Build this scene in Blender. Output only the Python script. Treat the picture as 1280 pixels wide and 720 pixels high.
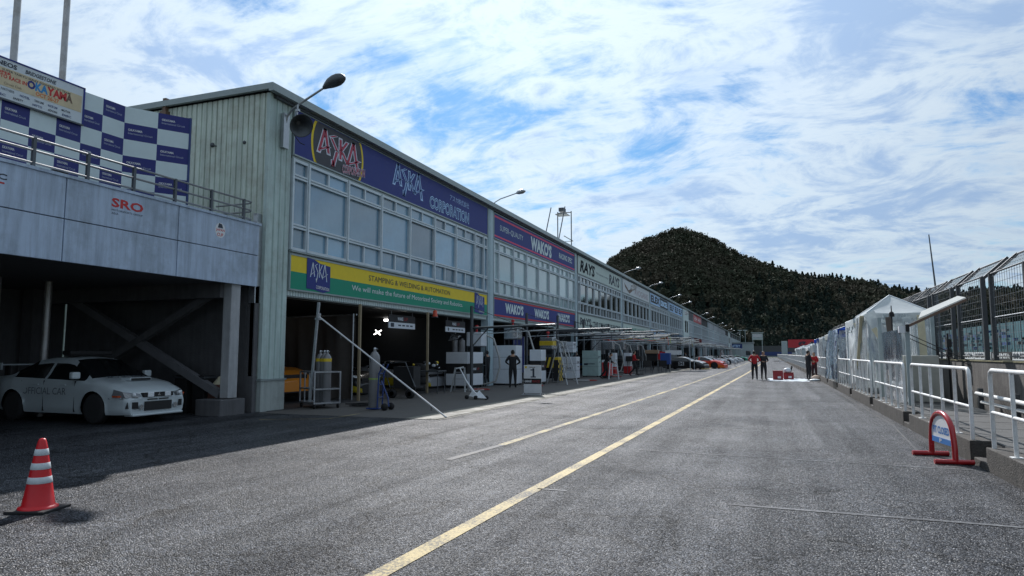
import bpy, bmesh, math, random
import numpy as np
from mathutils import Vector, Matrix, noise
random.seed(7)
R_ = math.radians
for o in list(bpy.data.objects): bpy.data.objects.remove(o, do_unlink=True)
scn = bpy.context.scene
COL = scn.collection

# ------------------------------------------------------------------ camera
cd = bpy.data.cameras.new('camera'); cam = bpy.data.objects.new('camera', cd); COL.objects.link(cam)
cd.sensor_width = 36.0; cd.lens = 853.0/1280*36; cd.clip_start = 0.05; cd.clip_end = 6000
PITCH = math.atan(82/853.0); YAW = math.atan(322/math.hypot(853, 82))
cam.location = (0, 0, 1.55); cam.rotation_euler = (math.pi/2+PITCH, 0, YAW)
scn.camera = cam

# ------------------------------------------------------------------ view
scn.view_settings.view_transform = 'Standard'; scn.view_settings.look = 'None'
scn.view_settings.gamma = 1; scn.view_settings.exposure = 0.0
try: scn.view_settings.use_curve_mapping = False
except Exception: pass

# ------------------------------------------------------------------ sun
SUN_AZ = R_(-23.6); SUN_EL = R_(38.4)         # azimuth from +Y towards +X
SD = Vector((math.sin(SUN_AZ)*math.cos(SUN_EL), math.cos(SUN_AZ)*math.cos(SUN_EL), math.sin(SUN_EL)))
ld = bpy.data.lights.new('sun', 'SUN'); ld.energy = 4.9; ld.angle = R_(0.55); ld.color = (1, .97, .955)
sun = bpy.data.objects.new('sun', ld); COL.objects.link(sun)
sun.rotation_euler = SD.to_track_quat('Z', 'Y').to_euler(); sun.location = (0, 0, 60)

# ------------------------------------------------------------------ world: Nishita sky with cloud layers
w = bpy.data.worlds.new('World'); scn.world = w; w.use_nodes = True
nt = w.node_tree; nt.nodes.clear(); N = nt.nodes; L = nt.links
def wn(t, **k):
    n = N.new(t)
    for a, b in k.items(): setattr(n, a, b)
    return n
def wmath(op, a, b=None, c=None, clamp=False):
    n = wn('ShaderNodeMath', operation=op, use_clamp=clamp)
    for i, v in enumerate((a, b, c)):
        if v is None: continue
        if isinstance(v, (int, float)): n.inputs[i].default_value = v
        else: L.new(v, n.inputs[i])
    return n.outputs[0]
def wmix(f, a, b):
    n = wn('ShaderNodeMix', data_type='RGBA')
    for i, v in ((0, f), (6, a), (7, b)):
        if isinstance(v, (int, float)): n.inputs[i].default_value = v
        elif isinstance(v, tuple): n.inputs[i].default_value = v+(1,)
        else: L.new(v, n.inputs[i])
    return n.outputs[2]
sky = wn('ShaderNodeTexSky', sky_type='NISHITA', sun_disc=False)
sky.sun_elevation = SUN_EL; sky.sun_rotation = SUN_AZ
sky.air_density = 1.3; sky.dust_density = 0.6; sky.ozone_density = 2.0
tc = wn('ShaderNodeTexCoord'); sp = wn('ShaderNodeSeparateXYZ'); L.new(tc.outputs['Generated'], sp.inputs[0])
zc = wmath('MAXIMUM', sp.outputs[2], 0.0)
den = wmath('ADD', zc, 0.27)
cx = wmath('DIVIDE', sp.outputs[0], den); cy = wmath('DIVIDE', sp.outputs[1], den)
cv = wn('ShaderNodeCombineXYZ'); L.new(cx, cv.inputs[0]); L.new(cy, cv.inputs[1])
def wnoise(scale, detail, rough, dist, off, stretch=(1, 1, 1), rot=0):
    mp = wn('ShaderNodeMapping'); mp.inputs['Location'].default_value = off
    mp.inputs['Scale'].default_value = stretch; mp.inputs['Rotation'].default_value = (0, 0, rot)
    L.new(cv.outputs[0], mp.inputs[0])
    n = wn('ShaderNodeTexNoise'); n.inputs['Scale'].default_value = scale; n.inputs['Detail'].default_value = detail
    n.inputs['Roughness'].default_value = rough; n.inputs['Distortion'].default_value = dist
    L.new(mp.outputs[0], n.inputs['Vector']); return n.outputs['Fac']
def wrange(v, a, b, c=0.0, d=1.0):
    n = wn('ShaderNodeMapRange', interpolation_type='SMOOTHSTEP')
    for i, q in enumerate((v, a, b, c, d)):
        if isinstance(q, (int, float)): n.inputs[i].default_value = q
        else: L.new(q, n.inputs[i])
    return n.outputs[0]
big = wnoise(1.1, 5, .55, .6, (3.1, 1.7, 0))
med = wnoise(3.1, 12, .66, .8, (8.3, 2.2, 0), (1, 1.5, 1), .5)
fine = wnoise(7.0, 10, .6, .9, (1.3, 7.2, 0), (1, 1.3, 1), -.4)
streak = wnoise(1.5, 9, .66, 1.6, (4.0, 9.0, 0), (1, 2.2, 1), .9)
dens = wmath('ADD', wmath('MULTIPLY', big, .34), wmath('ADD', wmath('MULTIPLY', med, .33), wmath('ADD', wmath('MULTIPLY', streak, .20), wmath('MULTIPLY', fine, .13))))
cover = wrange(dens, .385, .50)
thick = wrange(wmath('ADD', wmath('MULTIPLY', med, .55), wmath('ADD', wmath('MULTIPLY', big, .25), wmath('MULTIPLY', fine, .2))), .48, .60)
# clouds near the sun transmit more light (forward scattering)
dot = wn('ShaderNodeVectorMath', operation='DOT_PRODUCT'); L.new(tc.outputs['Generated'], dot.inputs[0]); dot.inputs[1].default_value = SD
glow = wmath('POWER', wmath('MAXIMUM', dot.outputs['Value'], 0.0), 3.6)
cb = wmath('ADD', wmath('MULTIPLY', glow, 6.0), 5.6)
cwhite = wn('ShaderNodeVectorMath', operation='SCALE'); cwhite.inputs[0].default_value = (.83, .97, 1.10); L.new(cb, cwhite.inputs['Scale'])
shade = wn('ShaderNodeVectorMath', operation='SCALE'); shade.inputs[0].default_value = (.41, .60, .92); L.new(cb, shade.inputs['Scale'])
ccol = wmix(wmath('MULTIPLY', thick, .85), cwhite.outputs[0], shade.outputs[0])
skyb = wn('ShaderNodeVectorMath', operation='MULTIPLY'); L.new(sky.outputs[0], skyb.inputs[0]); skyb.inputs[1].default_value = (.36, .66, .98)
full = wmix(wmath('MULTIPLY', cover, .93), skyb.outputs[0], ccol)
# below the horizon: dull ground tone
hz = wrange(sp.outputs[2], -0.03, 0.0)
full = wmix(hz, (1.2, 1.25, 1.3), full)
bg = wn('ShaderNodeBackground'); bg.inputs['Strength'].default_value = 0.1
L.new(full, bg.inputs['Color']); wo = wn('ShaderNodeOutputWorld'); L.new(bg.outputs[0], wo.inputs['Surface'])

# ------------------------------------------------------------------ materials
MATS = {}
def nn(m, t, **k):
    n = m.node_tree.nodes.new(t)
    for a, b in k.items(): setattr(n, a, b)
    return n
def mat(name, c, rough=.6, metal=0., var=.12, scale=4., bump=0., bscale=40., streak=0., dirt=None, dirtamt=0., spec=.5, emit=0., alpha=1., trans=0., coat=0.):
    if name in MATS: return MATS[name]
    m = bpy.data.materials.new(name); m.use_nodes = True; MATS[name] = m
    nt = m.node_tree; b = nt.nodes['Principled BSDF']; lk = nt.links.new
    b.inputs['Roughness'].default_value = rough; b.inputs['Metallic'].default_value = metal
    b.inputs['Specular IOR Level'].default_value = spec
    if coat: b.inputs['Coat Weight'].default_value = coat; b.inputs['Coat Roughness'].default_value = .08
    tcn = nn(m, 'ShaderNodeTexCoord')
    no = nn(m, 'ShaderNodeTexNoise'); no.inputs['Scale'].default_value = scale; no.inputs['Detail'].default_value = 6; no.inputs['Roughness'].default_value = .65
    lk(tcn.outputs['Object'], no.inputs['Vector'])
    mr = nn(m, 'ShaderNodeMapRange'); mr.inputs[1].default_value = .3; mr.inputs[2].default_value = .7; mr.inputs[3].default_value = 1-var; mr.inputs[4].default_value = 1+var
    lk(no.outputs['Fac'], mr.inputs[0])
    fac = mr.outputs[0]
    if streak:
        mp = nn(m, 'ShaderNodeMapping'); mp.inputs['Scale'].default_value = (5, 5, .35); lk(tcn.outputs['Object'], mp.inputs[0])
        n2 = nn(m, 'ShaderNodeTexNoise'); n2.inputs['Scale'].default_value = 1.6; n2.inputs['Detail'].default_value = 7; n2.inputs['Roughness'].default_value = .7
        lk(mp.outputs[0], n2.inputs['Vector'])
        m2 = nn(m, 'ShaderNodeMapRange'); m2.inputs[1].default_value = .42; m2.inputs[2].default_value = .75; m2.inputs[3].default_value = 1; m2.inputs[4].default_value = 1-streak
        lk(n2.outputs['Fac'], m2.inputs[0])
        mm = nn(m, 'ShaderNodeMath', operation='MULTIPLY'); lk(fac, mm.inputs[0]); lk(m2.outputs[0], mm.inputs[1]); fac = mm.outputs[0]
    vs = nn(m, 'ShaderNodeVectorMath', operation='SCALE'); vs.inputs[0].default_value = c[:3]; lk(fac, vs.inputs['Scale'])
    colout = vs.outputs[0]
    if dirt:
        n3 = nn(m, 'ShaderNodeTexNoise'); n3.inputs['Scale'].default_value = scale*.6; n3.inputs['Detail'].default_value = 9; n3.inputs['Roughness'].default_value = .75
        lk(tcn.outputs['Object'], n3.inputs['Vector'])
        m3 = nn(m, 'ShaderNodeMapRange'); m3.inputs[1].default_value = .48; m3.inputs[2].default_value = .66; m3.inputs[3].default_value = 0; m3.inputs[4].default_value = dirtamt
        lk(n3.outputs['Fac'], m3.inputs[0])
        mx = nn(m, 'ShaderNodeMix', data_type='RGBA'); lk(m3.outputs[0], mx.inputs[0]); lk(colout, mx.inputs[6]); mx.inputs[7].default_value = tuple(dirt)+(1,)
        colout = mx.outputs[2]
    lk(colout, b.inputs['Base Color'])
    r2 = nn(m, 'ShaderNodeMath', operation='MULTIPLY'); lk(mr.outputs[0], r2.inputs[0]); r2.inputs[1].default_value = rough; r2.use_clamp = True
    lk(r2.outputs[0], b.inputs['Roughness'])
    if bump:
        n4 = nn(m, 'ShaderNodeTexNoise'); n4.inputs['Scale'].default_value = bscale; n4.inputs['Detail'].default_value = 4
        lk(tcn.outputs['Object'], n4.inputs['Vector'])
        bp = nn(m, 'ShaderNodeBump'); bp.inputs['Strength'].default_value = bump; bp.inputs['Distance'].default_value = .02
        lk(n4.outputs['Fac'], bp.inputs['Height']); lk(bp.outputs[0], b.inputs['Normal'])
    if emit: b.inputs['Emission Color'].default_value = tuple(c[:3])+(1,); b.inputs['Emission Strength'].default_value = emit
    if alpha < 1: b.inputs['Alpha'].default_value = alpha
    if trans: b.inputs['Transmission Weight'].default_value = trans
    return m

CLAD = mat('cladding_paint', (.50, .62, .59), .55, var=.07, scale=1.5, streak=.32, dirt=(.20, .17, .12), dirtamt=.35)
CLADL = mat('cladding_paint_light', (.60, .70, .69), .5, var=.06, streak=.15)
TRIM = mat('trim_metal', (.30, .35, .35), .45, .3, var=.1)
ALU = mat('window_aluminium', (.56, .63, .67), .4, .15, var=.1)
COLM = mat('column_paint', (.42, .55, .60), .5, var=.08, streak=.2)
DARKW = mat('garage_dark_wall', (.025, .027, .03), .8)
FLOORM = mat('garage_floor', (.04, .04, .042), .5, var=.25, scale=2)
CONC = mat('concrete', (.26, .265, .27), .85, var=.18, scale=2.5, bump=.4, bscale=30, streak=.3, dirt=(.10, .10, .09), dirtamt=.6)
CONCP = mat('concrete_panel', (.48, .58, .72), .75, var=.10, scale=1.2, bump=.15, streak=.40, dirt=(.20, .24, .27), dirtamt=.5)
CONCD = mat('kerb_concrete', (.085, .078, .070), .9, var=.3, scale=5, bump=.7, bscale=45, streak=.4, dirt=(.035, .033, .03), dirtamt=.8)
PLINTH = mat('painted_plinth', (.42, .47, .45), .75, var=.1, scale=2, bump=.2, streak=.3, dirt=(.12, .12, .11), dirtamt=.3)
WALLC = mat('stained_wall_concrete', (.15, .14, .13), .9, var=.25, scale=1.2, bump=.4, bscale=20, streak=.6, dirt=(.04, .037, .035), dirtamt=.8)
PLATM = mat('platform_concrete', (.085, .085, .083), .85, var=.25, scale=3, bump=.5, bscale=35, dirt=(.05, .05, .045), dirtamt=.7)
LOGO_PO = mat('logo_pale_outline', (.42, .62, .95), .5)
mat('pale_pipe', (.55, .55, .52), .35)
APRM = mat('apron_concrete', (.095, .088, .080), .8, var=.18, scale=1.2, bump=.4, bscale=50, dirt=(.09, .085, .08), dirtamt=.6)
GALV = mat('galvanised_steel', (.42, .44, .46), .38, .75, var=.15, scale=8)
STEEL = mat('dark_steel', (.10, .11, .12), .45, .6, var=.15)
POSTM = mat('fence_post_steel', (.06, .065, .07), .5, .4, var=.15)
WRAIL = mat('white_rail_paint', (.78, .79, .78), .42, var=.08, scale=9, dirt=(.30, .24, .18), dirtamt=.35)
BLACK = mat('black_rubber', (.015, .015, .016), .7)
TYRE = mat('tyre_rubber', (.02, .02, .021), .8)
WHITE = mat('white_paint', (.72, .74, .76), .4, var=.05)
SHADEC = mat('shade_dark_concrete', (.12, .12, .125), .85, var=.2, scale=2.5, bump=.3, bscale=30, streak=.3)  # concrete darkened in colour for the shade under the balcony
CABW = mat('cabinet_white', (.70, .75, .80), .4, var=.05)
SILV = mat('silver_tank', (.50, .52, .54), .25, .85, var=.1)
RED = mat('red_paint', (.50, .02, .025), .4)
REDG = mat('red_glossy_pipe', (.42, .015, .02), .25, coat=.4, var=.1)
ORNG = mat('cone_plastic', (.62, .010, .016), .38, var=.06)
REFL = mat('reflective_band', (.62, .68, .70), .4, var=.12, scale=18)
BLUE = mat('blue_paint', (.02, .045, .18), .45)
NAVY = mat('navy_sign', (.016, .030, .21), .6, var=.05)
NAVYC = mat('navy_check', (.012, .018, .17), .5, var=.05)
RAILM = mat('dulled_rail_steel', (.26, .27, .28), .6, .2, var=.15)  # darker and rougher than galvanised, to tone down sun on the rails
CHKW = mat('white_check', (.62, .73, .75), .55, var=.04)
YEL = mat('yellow_sign', (.80, .60, .015), .6, var=.05)
GRN = mat('green_sign', (.0, .27, .16), .6, var=.05)
YELP = mat('yellow_plastic', (.70, .50, .03), .4)
CREAM = mat('poster_tan', (.62, .52, .34), .6)
PWHITE = mat('poster_white', (.62, .68, .72), .6, var=.03)
INKD = mat('ink_dark', (.03, .04, .06), .6)
INKR = mat('ink_red', (.55, .03, .03), .6)
INKB = mat('ink_blue', (.03, .25, .55), .6)
INKP = mat('ink_pink', (.75, .07, .16), .6)
INKO = mat('ink_orange', (.65, .16, .04), .6)
LBLUE = mat('ink_light_blue', (.50, .74, 1.0), .5)
SKYB = mat('sign_pale_blue', (.36, .56, .82), .5)
RAYW = mat('sign_pale_green', (.50, .60, .55), .5, var=.05, streak=.1)
REDS = mat('sign_red', (.50, .03, .04), .5)
BROWN = mat('ink_brown', (.16, .10, .07), .6)
LAMPG = mat('lamp_glass', (.75, .78, .8), .15)
LITLAMP = mat('lit_lamp', (1, .98, .95), .5, emit=6.)
DCLOTH = mat('curtain_cloth', (.10, .09, .08), .85, var=.2)
GLASSB = mat('window_glass_blind', (.12, .25, .36), .06, var=.20, scale=.7, spec=1.)
GLASSC = mat('window_glass_pale', (.34, .46, .48), .10, var=.10, scale=.7, spec=1.)
GLASSD = mat('window_glass_dark', (.015, .018, .02), .04, var=.1, spec=1.)
GLASSD.node_tree.nodes['Principled BSDF'].inputs['IOR'].default_value = 2.3
CGLASS = mat('car_glass', (.01, .012, .013), .05, spec=.8)
CARW = mat('car_white', (.50, .56, .58), .3, coat=.6, var=.03)
SKIN = mat('skin', (.42, .25, .17), .6)
HAIR = mat('hair', (.012, .010, .009), .6)
CLB = mat('black_cloth', (.014, .015, .019), .85, var=.2)
CLR = mat('red_cloth', (.42, .015, .02), .8, var=.12)
SHOE = mat('shoe', (.012, .012, .012), .6)

def add_weave(m):
    nt = m.node_tree; b = nt.nodes['Principled BSDF']
    wv = nn(m, 'ShaderNodeTexWave', wave_type='BANDS', bands_direction='DIAGONAL'); wv.inputs['Scale'].default_value = 14
    tcn = nn(m, 'ShaderNodeTexCoord'); nt.links.new(tcn.outputs['Object'], wv.inputs['Vector'])
    bp = nn(m, 'ShaderNodeBump'); bp.inputs['Strength'].default_value = .12; bp.inputs['Distance'].default_value = .01
    nt.links.new(wv.outputs['Fac'], bp.inputs['Height']); nt.links.new(bp.outputs[0], b.inputs['Normal'])
def vary_by_object(m, lo, hi):
    nt = m.node_tree; b = nt.nodes['Principled BSDF']; src = b.inputs['Base Color'].links[0].from_socket
    oi = nn(m, 'ShaderNodeObjectInfo'); mr = nn(m, 'ShaderNodeMapRange'); mr.inputs[3].default_value = lo; mr.inputs[4].default_value = hi; nt.links.new(oi.outputs['Random'], mr.inputs[0])
    s = nn(m, 'ShaderNodeVectorMath', operation='SCALE'); nt.links.new(src, s.inputs[0]); nt.links.new(mr.outputs[0], s.inputs['Scale']); nt.links.new(s.outputs[0], b.inputs['Base Color'])
    b.inputs['IOR'].default_value = 1.75
add_weave(GLASSB); vary_by_object(GLASSB, .50, 1.45); vary_by_object(GLASSC, .75, 1.15)
def add_waver(m, s, d):
    nt = m.node_tree; b = nt.nodes['Principled BSDF']
    wv = nn(m, 'ShaderNodeTexNoise'); wv.inputs['Scale'].default_value = s
    tcn = nn(m, 'ShaderNodeTexCoord'); nt.links.new(tcn.outputs['Object'], wv.inputs['Vector'])
    bp = nn(m, 'ShaderNodeBump'); bp.inputs['Strength'].default_value = d; bp.inputs['Distance'].default_value = .05
    nt.links.new(wv.outputs['Fac'], bp.inputs['Height']); nt.links.new(bp.outputs[0], b.inputs['Normal'])
add_waver(GLASSD, .6, .05)

def asphalt():
    m = bpy.data.materials.new('asphalt'); m.use_nodes = True; nt = m.node_tree; b = nt.nodes['Principled BSDF']; lk = nt.links.new
    t = nn(m, 'ShaderNodeTexCoord')
    def noi(scale, det=4, ro=.6, vec=None):
        n = nn(m, 'ShaderNodeTexNoise'); n.inputs['Scale'].default_value = scale; n.inputs['Detail'].default_value = det; n.inputs['Roughness'].default_value = ro
        lk(vec or t.outputs['Object'], n.inputs['Vector']); return n.outputs['Fac']
    def mr(v, a, b_, c, d):
        n = nn(m, 'ShaderNodeMapRange'); lk(v, n.inputs[0])
        for i, q in enumerate((a, b_, c, d)): n.inputs[i+1].default_value = q
        return n.outputs[0]
    def ma(op, a, b_):
        n = nn(m, 'ShaderNodeMath', operation=op)
        for i, v in enumerate((a, b_)):
            if isinstance(v, (int, float)): n.inputs[i].default_value = v
            else: lk(v, n.inputs[i])
        return n.outputs[0]
    vo = nn(m, 'ShaderNodeTexVoronoi'); vo.inputs['Scale'].default_value = 78; lk(t.outputs['Object'], vo.inputs['Vector'])
    sx = nn(m, 'ShaderNodeSeparateXYZ'); lk(vo.outputs['Color'], sx.inputs[0])
    stone = mr(sx.outputs[0], .5, 1, .36, 3.6)
    vo2 = nn(m, 'ShaderNodeTexVoronoi'); vo2.inputs['Scale'].default_value = 30; lk(t.outputs['Object'], vo2.inputs['Vector'])
    s2 = nn(m, 'ShaderNodeSeparateXYZ'); lk(vo2.outputs['Color'], s2.inputs[0])
    stone = ma('MULTIPLY', stone, mr(s2.outputs[0], 0, 1, .6, 1.4))
    patch = mr(noi(.35, 6, .7), .35, .68, .66, 1.35)
    mp = nn(m, 'ShaderNodeMapping'); mp.inputs['Scale'].default_value = (1.6, .05, 1); lk(t.outputs['Object'], mp.inputs[0])
    tyre = mr(noi(1.0, 6, .65, mp.outputs[0]), .35, .7, .58, 1.45)
    f = ma('MULTIPLY', ma('MULTIPLY', stone, patch), tyre)
    # cracks, only in some patches
    dv = nn(m, 'ShaderNodeTexNoise'); dv.inputs['Scale'].default_value = 2.2; dv.inputs['Detail'].default_value = 5; lk(t.outputs['Object'], dv.inputs['Vector'])
    vm = nn(m, 'ShaderNodeVectorMath', operation='MULTIPLY_ADD'); lk(dv.outputs['Color'], vm.inputs[0]); vm.inputs[1].default_value = (.8, .8, 0); lk(t.outputs['Object'], vm.inputs[2])
    vc = nn(m, 'ShaderNodeTexVoronoi', feature='DISTANCE_TO_EDGE'); vc.inputs['Scale'].default_value = .55; lk(vm.outputs[0], vc.inputs['Vector'])
    crack = mr(vc.outputs['Distance'], 0, .018, 1, 0)
    cm = mr(noi(.42, 3), .40, .48, 0, .95)
    f = ma('MULTIPLY', f, ma('SUBTRACT', 1.0, ma('MULTIPLY', crack, cm)))
    stain = mr(noi(.9, 7, .75), .56, .70, 1, .55)
    f = ma('MULTIPLY', f, stain)
    vs = nn(m, 'ShaderNodeVectorMath', operation='SCALE'); vs.inputs[0].default_value = (.033, .0352, .040); lk(f, vs.inputs['Scale'])
    lk(vs.outputs[0], b.inputs['Base Color'])
    lk(mr(sx.outputs[1], 0, 1, .36, .75), b.inputs['Roughness'])
    sv = ma('MULTIPLY', mr(sx.outputs[2], .55, 1, .12, 1.0), ma('MULTIPLY', mr(noi(.5, 6, .7), .35, .68, .45, 1.3), mr(noi(1.0, 6, .65, mp.outputs[0]), .35, .7, .6, 1.4)))
    lk(sv, b.inputs['Specular IOR Level'])
    h = ma('ADD', ma('MULTIPLY', vo.outputs['Distance'], -1.0), ma('MULTIPLY', sx.outputs[2], .5))
    bp = nn(m, 'ShaderNodeBump'); bp.inputs['Strength'].default_value = .75; bp.inputs['Distance'].default_value = .012
    lk(h, bp.inputs['Height']); lk(bp.outputs[0], b.inputs['Normal'])
    return m
ASPH = asphalt()
def worn(name, c, thr=.5, soft=.12, scale=22, base=(.07, .07, .075)):
    m = bpy.data.materials.new(name); m.use_nodes = True; nt = m.node_tree; b = nt.nodes['Principled BSDF']; lk = nt.links.new
    t = nn(m, 'ShaderNodeTexCoord'); n = nn(m, 'ShaderNodeTexNoise'); n.inputs['Scale'].default_value = scale; n.inputs['Detail'].default_value = 8; n.inputs['Roughness'].default_value = .75
    lk(t.outputs['Object'], n.inputs['Vector'])
    n2 = nn(m, 'ShaderNodeTexNoise'); n2.inputs['Scale'].default_value = 1.3; n2.inputs['Detail'].default_value = 4; lk(t.outputs['Object'], n2.inputs['Vector'])
    ad = nn(m, 'ShaderNodeMath', operation='MULTIPLY_ADD'); lk(n2.outputs['Fac'], ad.inputs[0]); ad.inputs[1].default_value = .6; lk(n.outputs['Fac'], ad.inputs[2])
    mr = nn(m, 'ShaderNodeMapRange'); mr.inputs[1].default_value = thr-soft+.3; mr.inputs[2].default_value = thr+soft+.3; lk(ad.outputs[0], mr.inputs[0])
    mx = nn(m, 'ShaderNodeMix', data_type='RGBA'); lk(mr.outputs[0], mx.inputs[0]); mx.inputs[6].default_value = tuple(base)+(1,); mx.inputs[7].default_value = tuple(c)+(1,)
    lk(mx.outputs[2], b.inputs['Base Color']); b.inputs['Roughness'].default_value = .7
    bp = nn(m, 'ShaderNodeBump'); bp.inputs['Strength'].default_value = .6; bp.inputs['Distance'].default_value = .01
    lk(n.outputs['Fac'], bp.inputs['Height']); lk(bp.outputs[0], b.inputs['Normal'])
    return m
YLINE = worn('worn_yellow_paint', (.54, .42, .19), .46, .09, 34, base=(.05, .05, .05))
YLINE2 = worn('faded_yellow_paint', (.50, .39, .14), .53, .14, base=(.045, .047, .052))
YLINE3 = worn('mostly_gone_yellow_paint', (.20, .18, .12), .66, .12, base=(.034, .036, .041))
WLINE = worn('faded_white_paint', (.24, .25, .26), .56, .12, base=(.04, .042, .047))
ENDC = mat('end_cladding_paint', (.60, .68, .60), .55, var=.09, scale=1.5, streak=.36, dirt=(.24, .19, .12), dirtamt=.4)

# ------------------------------------------------------------------ mesh helpers
class MB:
    def __init__(s): s.v = []; s.f = []; s.m = []; s.mats = []; s.sm = []
    def mi(s, m):
        if m not in s.mats: s.mats.append(m)
        return s.mats.index(m)
    def raw(s, vs, fs, m, smooth=False):
        b = len(s.v); i = s.mi(m); s.v += [tuple(v) for v in vs]
        for f in fs: s.f.append([b+k for k in f]); s.m.append(i); s.sm.append(smooth)
        return s
    def box(s, x0, x1, y0, y1, z0, z1, m):
        vs = [(x, y, z) for z in (z0, z1) for x, y in ((x0, y0), (x1, y0), (x1, y1), (x0, y1))]
        return s.raw(vs, [(3, 2, 1, 0), (4, 5, 6, 7), (0, 1, 5, 4), (1, 2, 6, 5), (2, 3, 7, 6), (3, 0, 4, 7)], m)
    def bar(s, p, q, w, h, m, up=(0, 0, 1)):
        p, q = Vector(p), Vector(q); d = (q-p).normalized(); u = Vector(up)
        if abs(d.dot(u)) > .98: u = Vector((1, 0, 0))
        r = d.cross(u).normalized(); u = r.cross(d)
        vs = [c+r*a*w/2+u*b*h/2 for c in (p, q) for a, b in ((-1, -1), (1, -1), (1, 1), (-1, 1))]
        return s.raw(vs, [(3, 2, 1, 0), (4, 5, 6, 7), (0, 1, 5, 4), (1, 2, 6, 5), (2, 3, 7, 6), (3, 0, 4, 7)], m)
    def tube(s, pts, r, m, n=8, caps=True):
        pts = [Vector(p) for p in pts]; rings = []; k = len(pts)
        rs = r if isinstance(r, (list, tuple)) else [r]*k
        d0 = (pts[1]-pts[0]).normalized(); u = Vector((0, 0, 1)) if abs(d0.z) < .95 else Vector((1, 0, 0))
        a = d0.cross(u).normalized(); vs = []
        for i, p in enumerate(pts):
            d = (pts[min(i+1, k-1)]-pts[max(i-1, 0)]).normalized()
            a = (a-d*a.dot(d)).normalized(); b = d.cross(a)
            for j in range(n):
                t = 2*math.pi*j/n; vs.append(p+(a*math.cos(t)+b*math.sin(t))*rs[i])
        fs = [(i*n+j, i*n+(j+1) % n, (i+1)*n+(j+1) % n, (i+1)*n+j) for i in range(k-1) for j in range(n)]
        s.raw(vs, fs, m, True)
        if caps:
            s.raw(vs[:n], [tuple(range(n))[::-1]], m); s.raw(vs[-n:], [tuple(range(n))], m)
        return s
    def lathe(s, prof, m, c=(0, 0, 0), n=20, axis='z', smooth=True):
        vs = []
        for (r, z) in prof:
            for j in range(n):
                t = 2*math.pi*j/n; a, b = r*math.cos(t), r*math.sin(t)
                v = {'z': (a, b, z), 'x': (z, a, b), 'y': (b, z, a)}[axis]
                vs.append((v[0]+c[0], v[1]+c[1], v[2]+c[2]))
        k = len(prof)
        fs = [(i*n+j, i*n+(j+1) % n, (i+1)*n+(j+1) % n, (i+1)*n+j) for i in range(k-1) for j in range(n)]
        s.raw(vs, fs, m, smooth)
        if prof[0][0] > 1e-4: s.raw(vs[:n], [tuple(range(n))[::-1]], m)
        if prof[-1][0] > 1e-4: s.raw(vs[-n:], [tuple(range(n))], m)
        return s
    def quad(s, a, b, c, d, m): return s.raw([a, b, c, d], [(0, 1, 2, 3)], m)
    def prism(s, pts, O, r, u, nrm, t, m):
        """2-D outline pts in the plane (O,r,u), extruded by t along nrm"""
        O, r, u, nrm = Vector(O), Vector(r), Vector(u), Vector(nrm); n = len(pts)
        a = [O+r*x+u*y for x, y in pts]; b = [p+nrm*t for p in a]
        return s.raw(a+b, [tuple(range(n))[::-1], tuple(range(n, 2*n))]+[(i, (i+1) % n, n+(i+1) % n, n+i) for i in range(n)], m)
    def sphere(s, c, r, m, sc=(1, 1, 1), n=12, h=8):
        vs = []
        for i in range(h+1):
            p = math.pi*i/h
            for j in range(n):
                t = 2*math.pi*j/n; vs.append((c[0]+r*sc[0]*math.sin(p)*math.cos(t), c[1]+r*sc[1]*math.sin(p)*math.sin(t), c[2]+r*sc[2]*math.cos(p)))
        return s.raw(vs, [(i*n+j, (i+1)*n+j, (i+1)*n+(j+1) % n, i*n+(j+1) % n) for i in range(h) for j in range(n)], m, True)
    def mesh(s, name, off=(0, 0, 0)):
        me = bpy.data.meshes.new(name)
        me.from_pydata([(a-off[0], b-off[1], c-off[2]) for a, b, c in s.v], [], s.f)
        for m in s.mats: me.materials.append(m)
        me.polygons.foreach_set('material_index', s.m); me.polygons.foreach_set('use_smooth', s.sm)
        me.update(); return me
def rootloc(o):
    while o.parent: o = o.parent
    return o.location
def part(name, mb, parent, world=True, label=None, kind=None, bevel=0):
    """links mb as ONE mesh object under parent; world=True: mb holds world coordinates (unrotated things)"""
    off = rootloc(parent) if (world and parent) else (0, 0, 0)
    o = bpy.data.objects.new(name, mb.mesh(name, off) if isinstance(mb, MB) else mb); COL.objects.link(o)
    o.parent = parent
    if label: o['label'] = label
    if kind: o['kind'] = kind
    if bevel:
        bm = o.modifiers.new('bevel', 'BEVEL'); bm.width = bevel; bm.segments = 2; bm.limit_method = 'ANGLE'
    return o
def thing(name, label, cat, loc=(0, 0, 0), rz=0, group=None):
    o = bpy.data.objects.new(name, None); COL.objects.link(o); o.location = loc; o.rotation_euler = (0, 0, rz)
    o.empty_display_size = .2; o['label'] = label; o['category'] = cat
    if group: o['group'] = group
    return o
def single(name, mb, label, cat, group=None, bevel=0, kind=None):
    o = part(name, mb, None, True, label, kind, bevel); o['category'] = cat
    if group: o['group'] = group
    return o
def struct(name, mb, mesh=None):
    o = bpy.data.objects.new(name, mesh or mb.mesh(name)); COL.objects.link(o); o['kind'] = 'structure'; return o
def dup(root, loc, rz=None, label=None, group=None):
    r = root.copy(); COL.objects.link(r); r.location = loc
    if rz is not None: r.rotation_euler = (0, 0, rz)
    if label: r['label'] = label
    if group: r['group'] = group
    for ch in list(root.children):
        c = ch.copy(); COL.objects.link(c); c.parent = r
        for g in ch.children:
            d = g.copy(); COL.objects.link(d); d.parent = c
    return r
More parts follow.
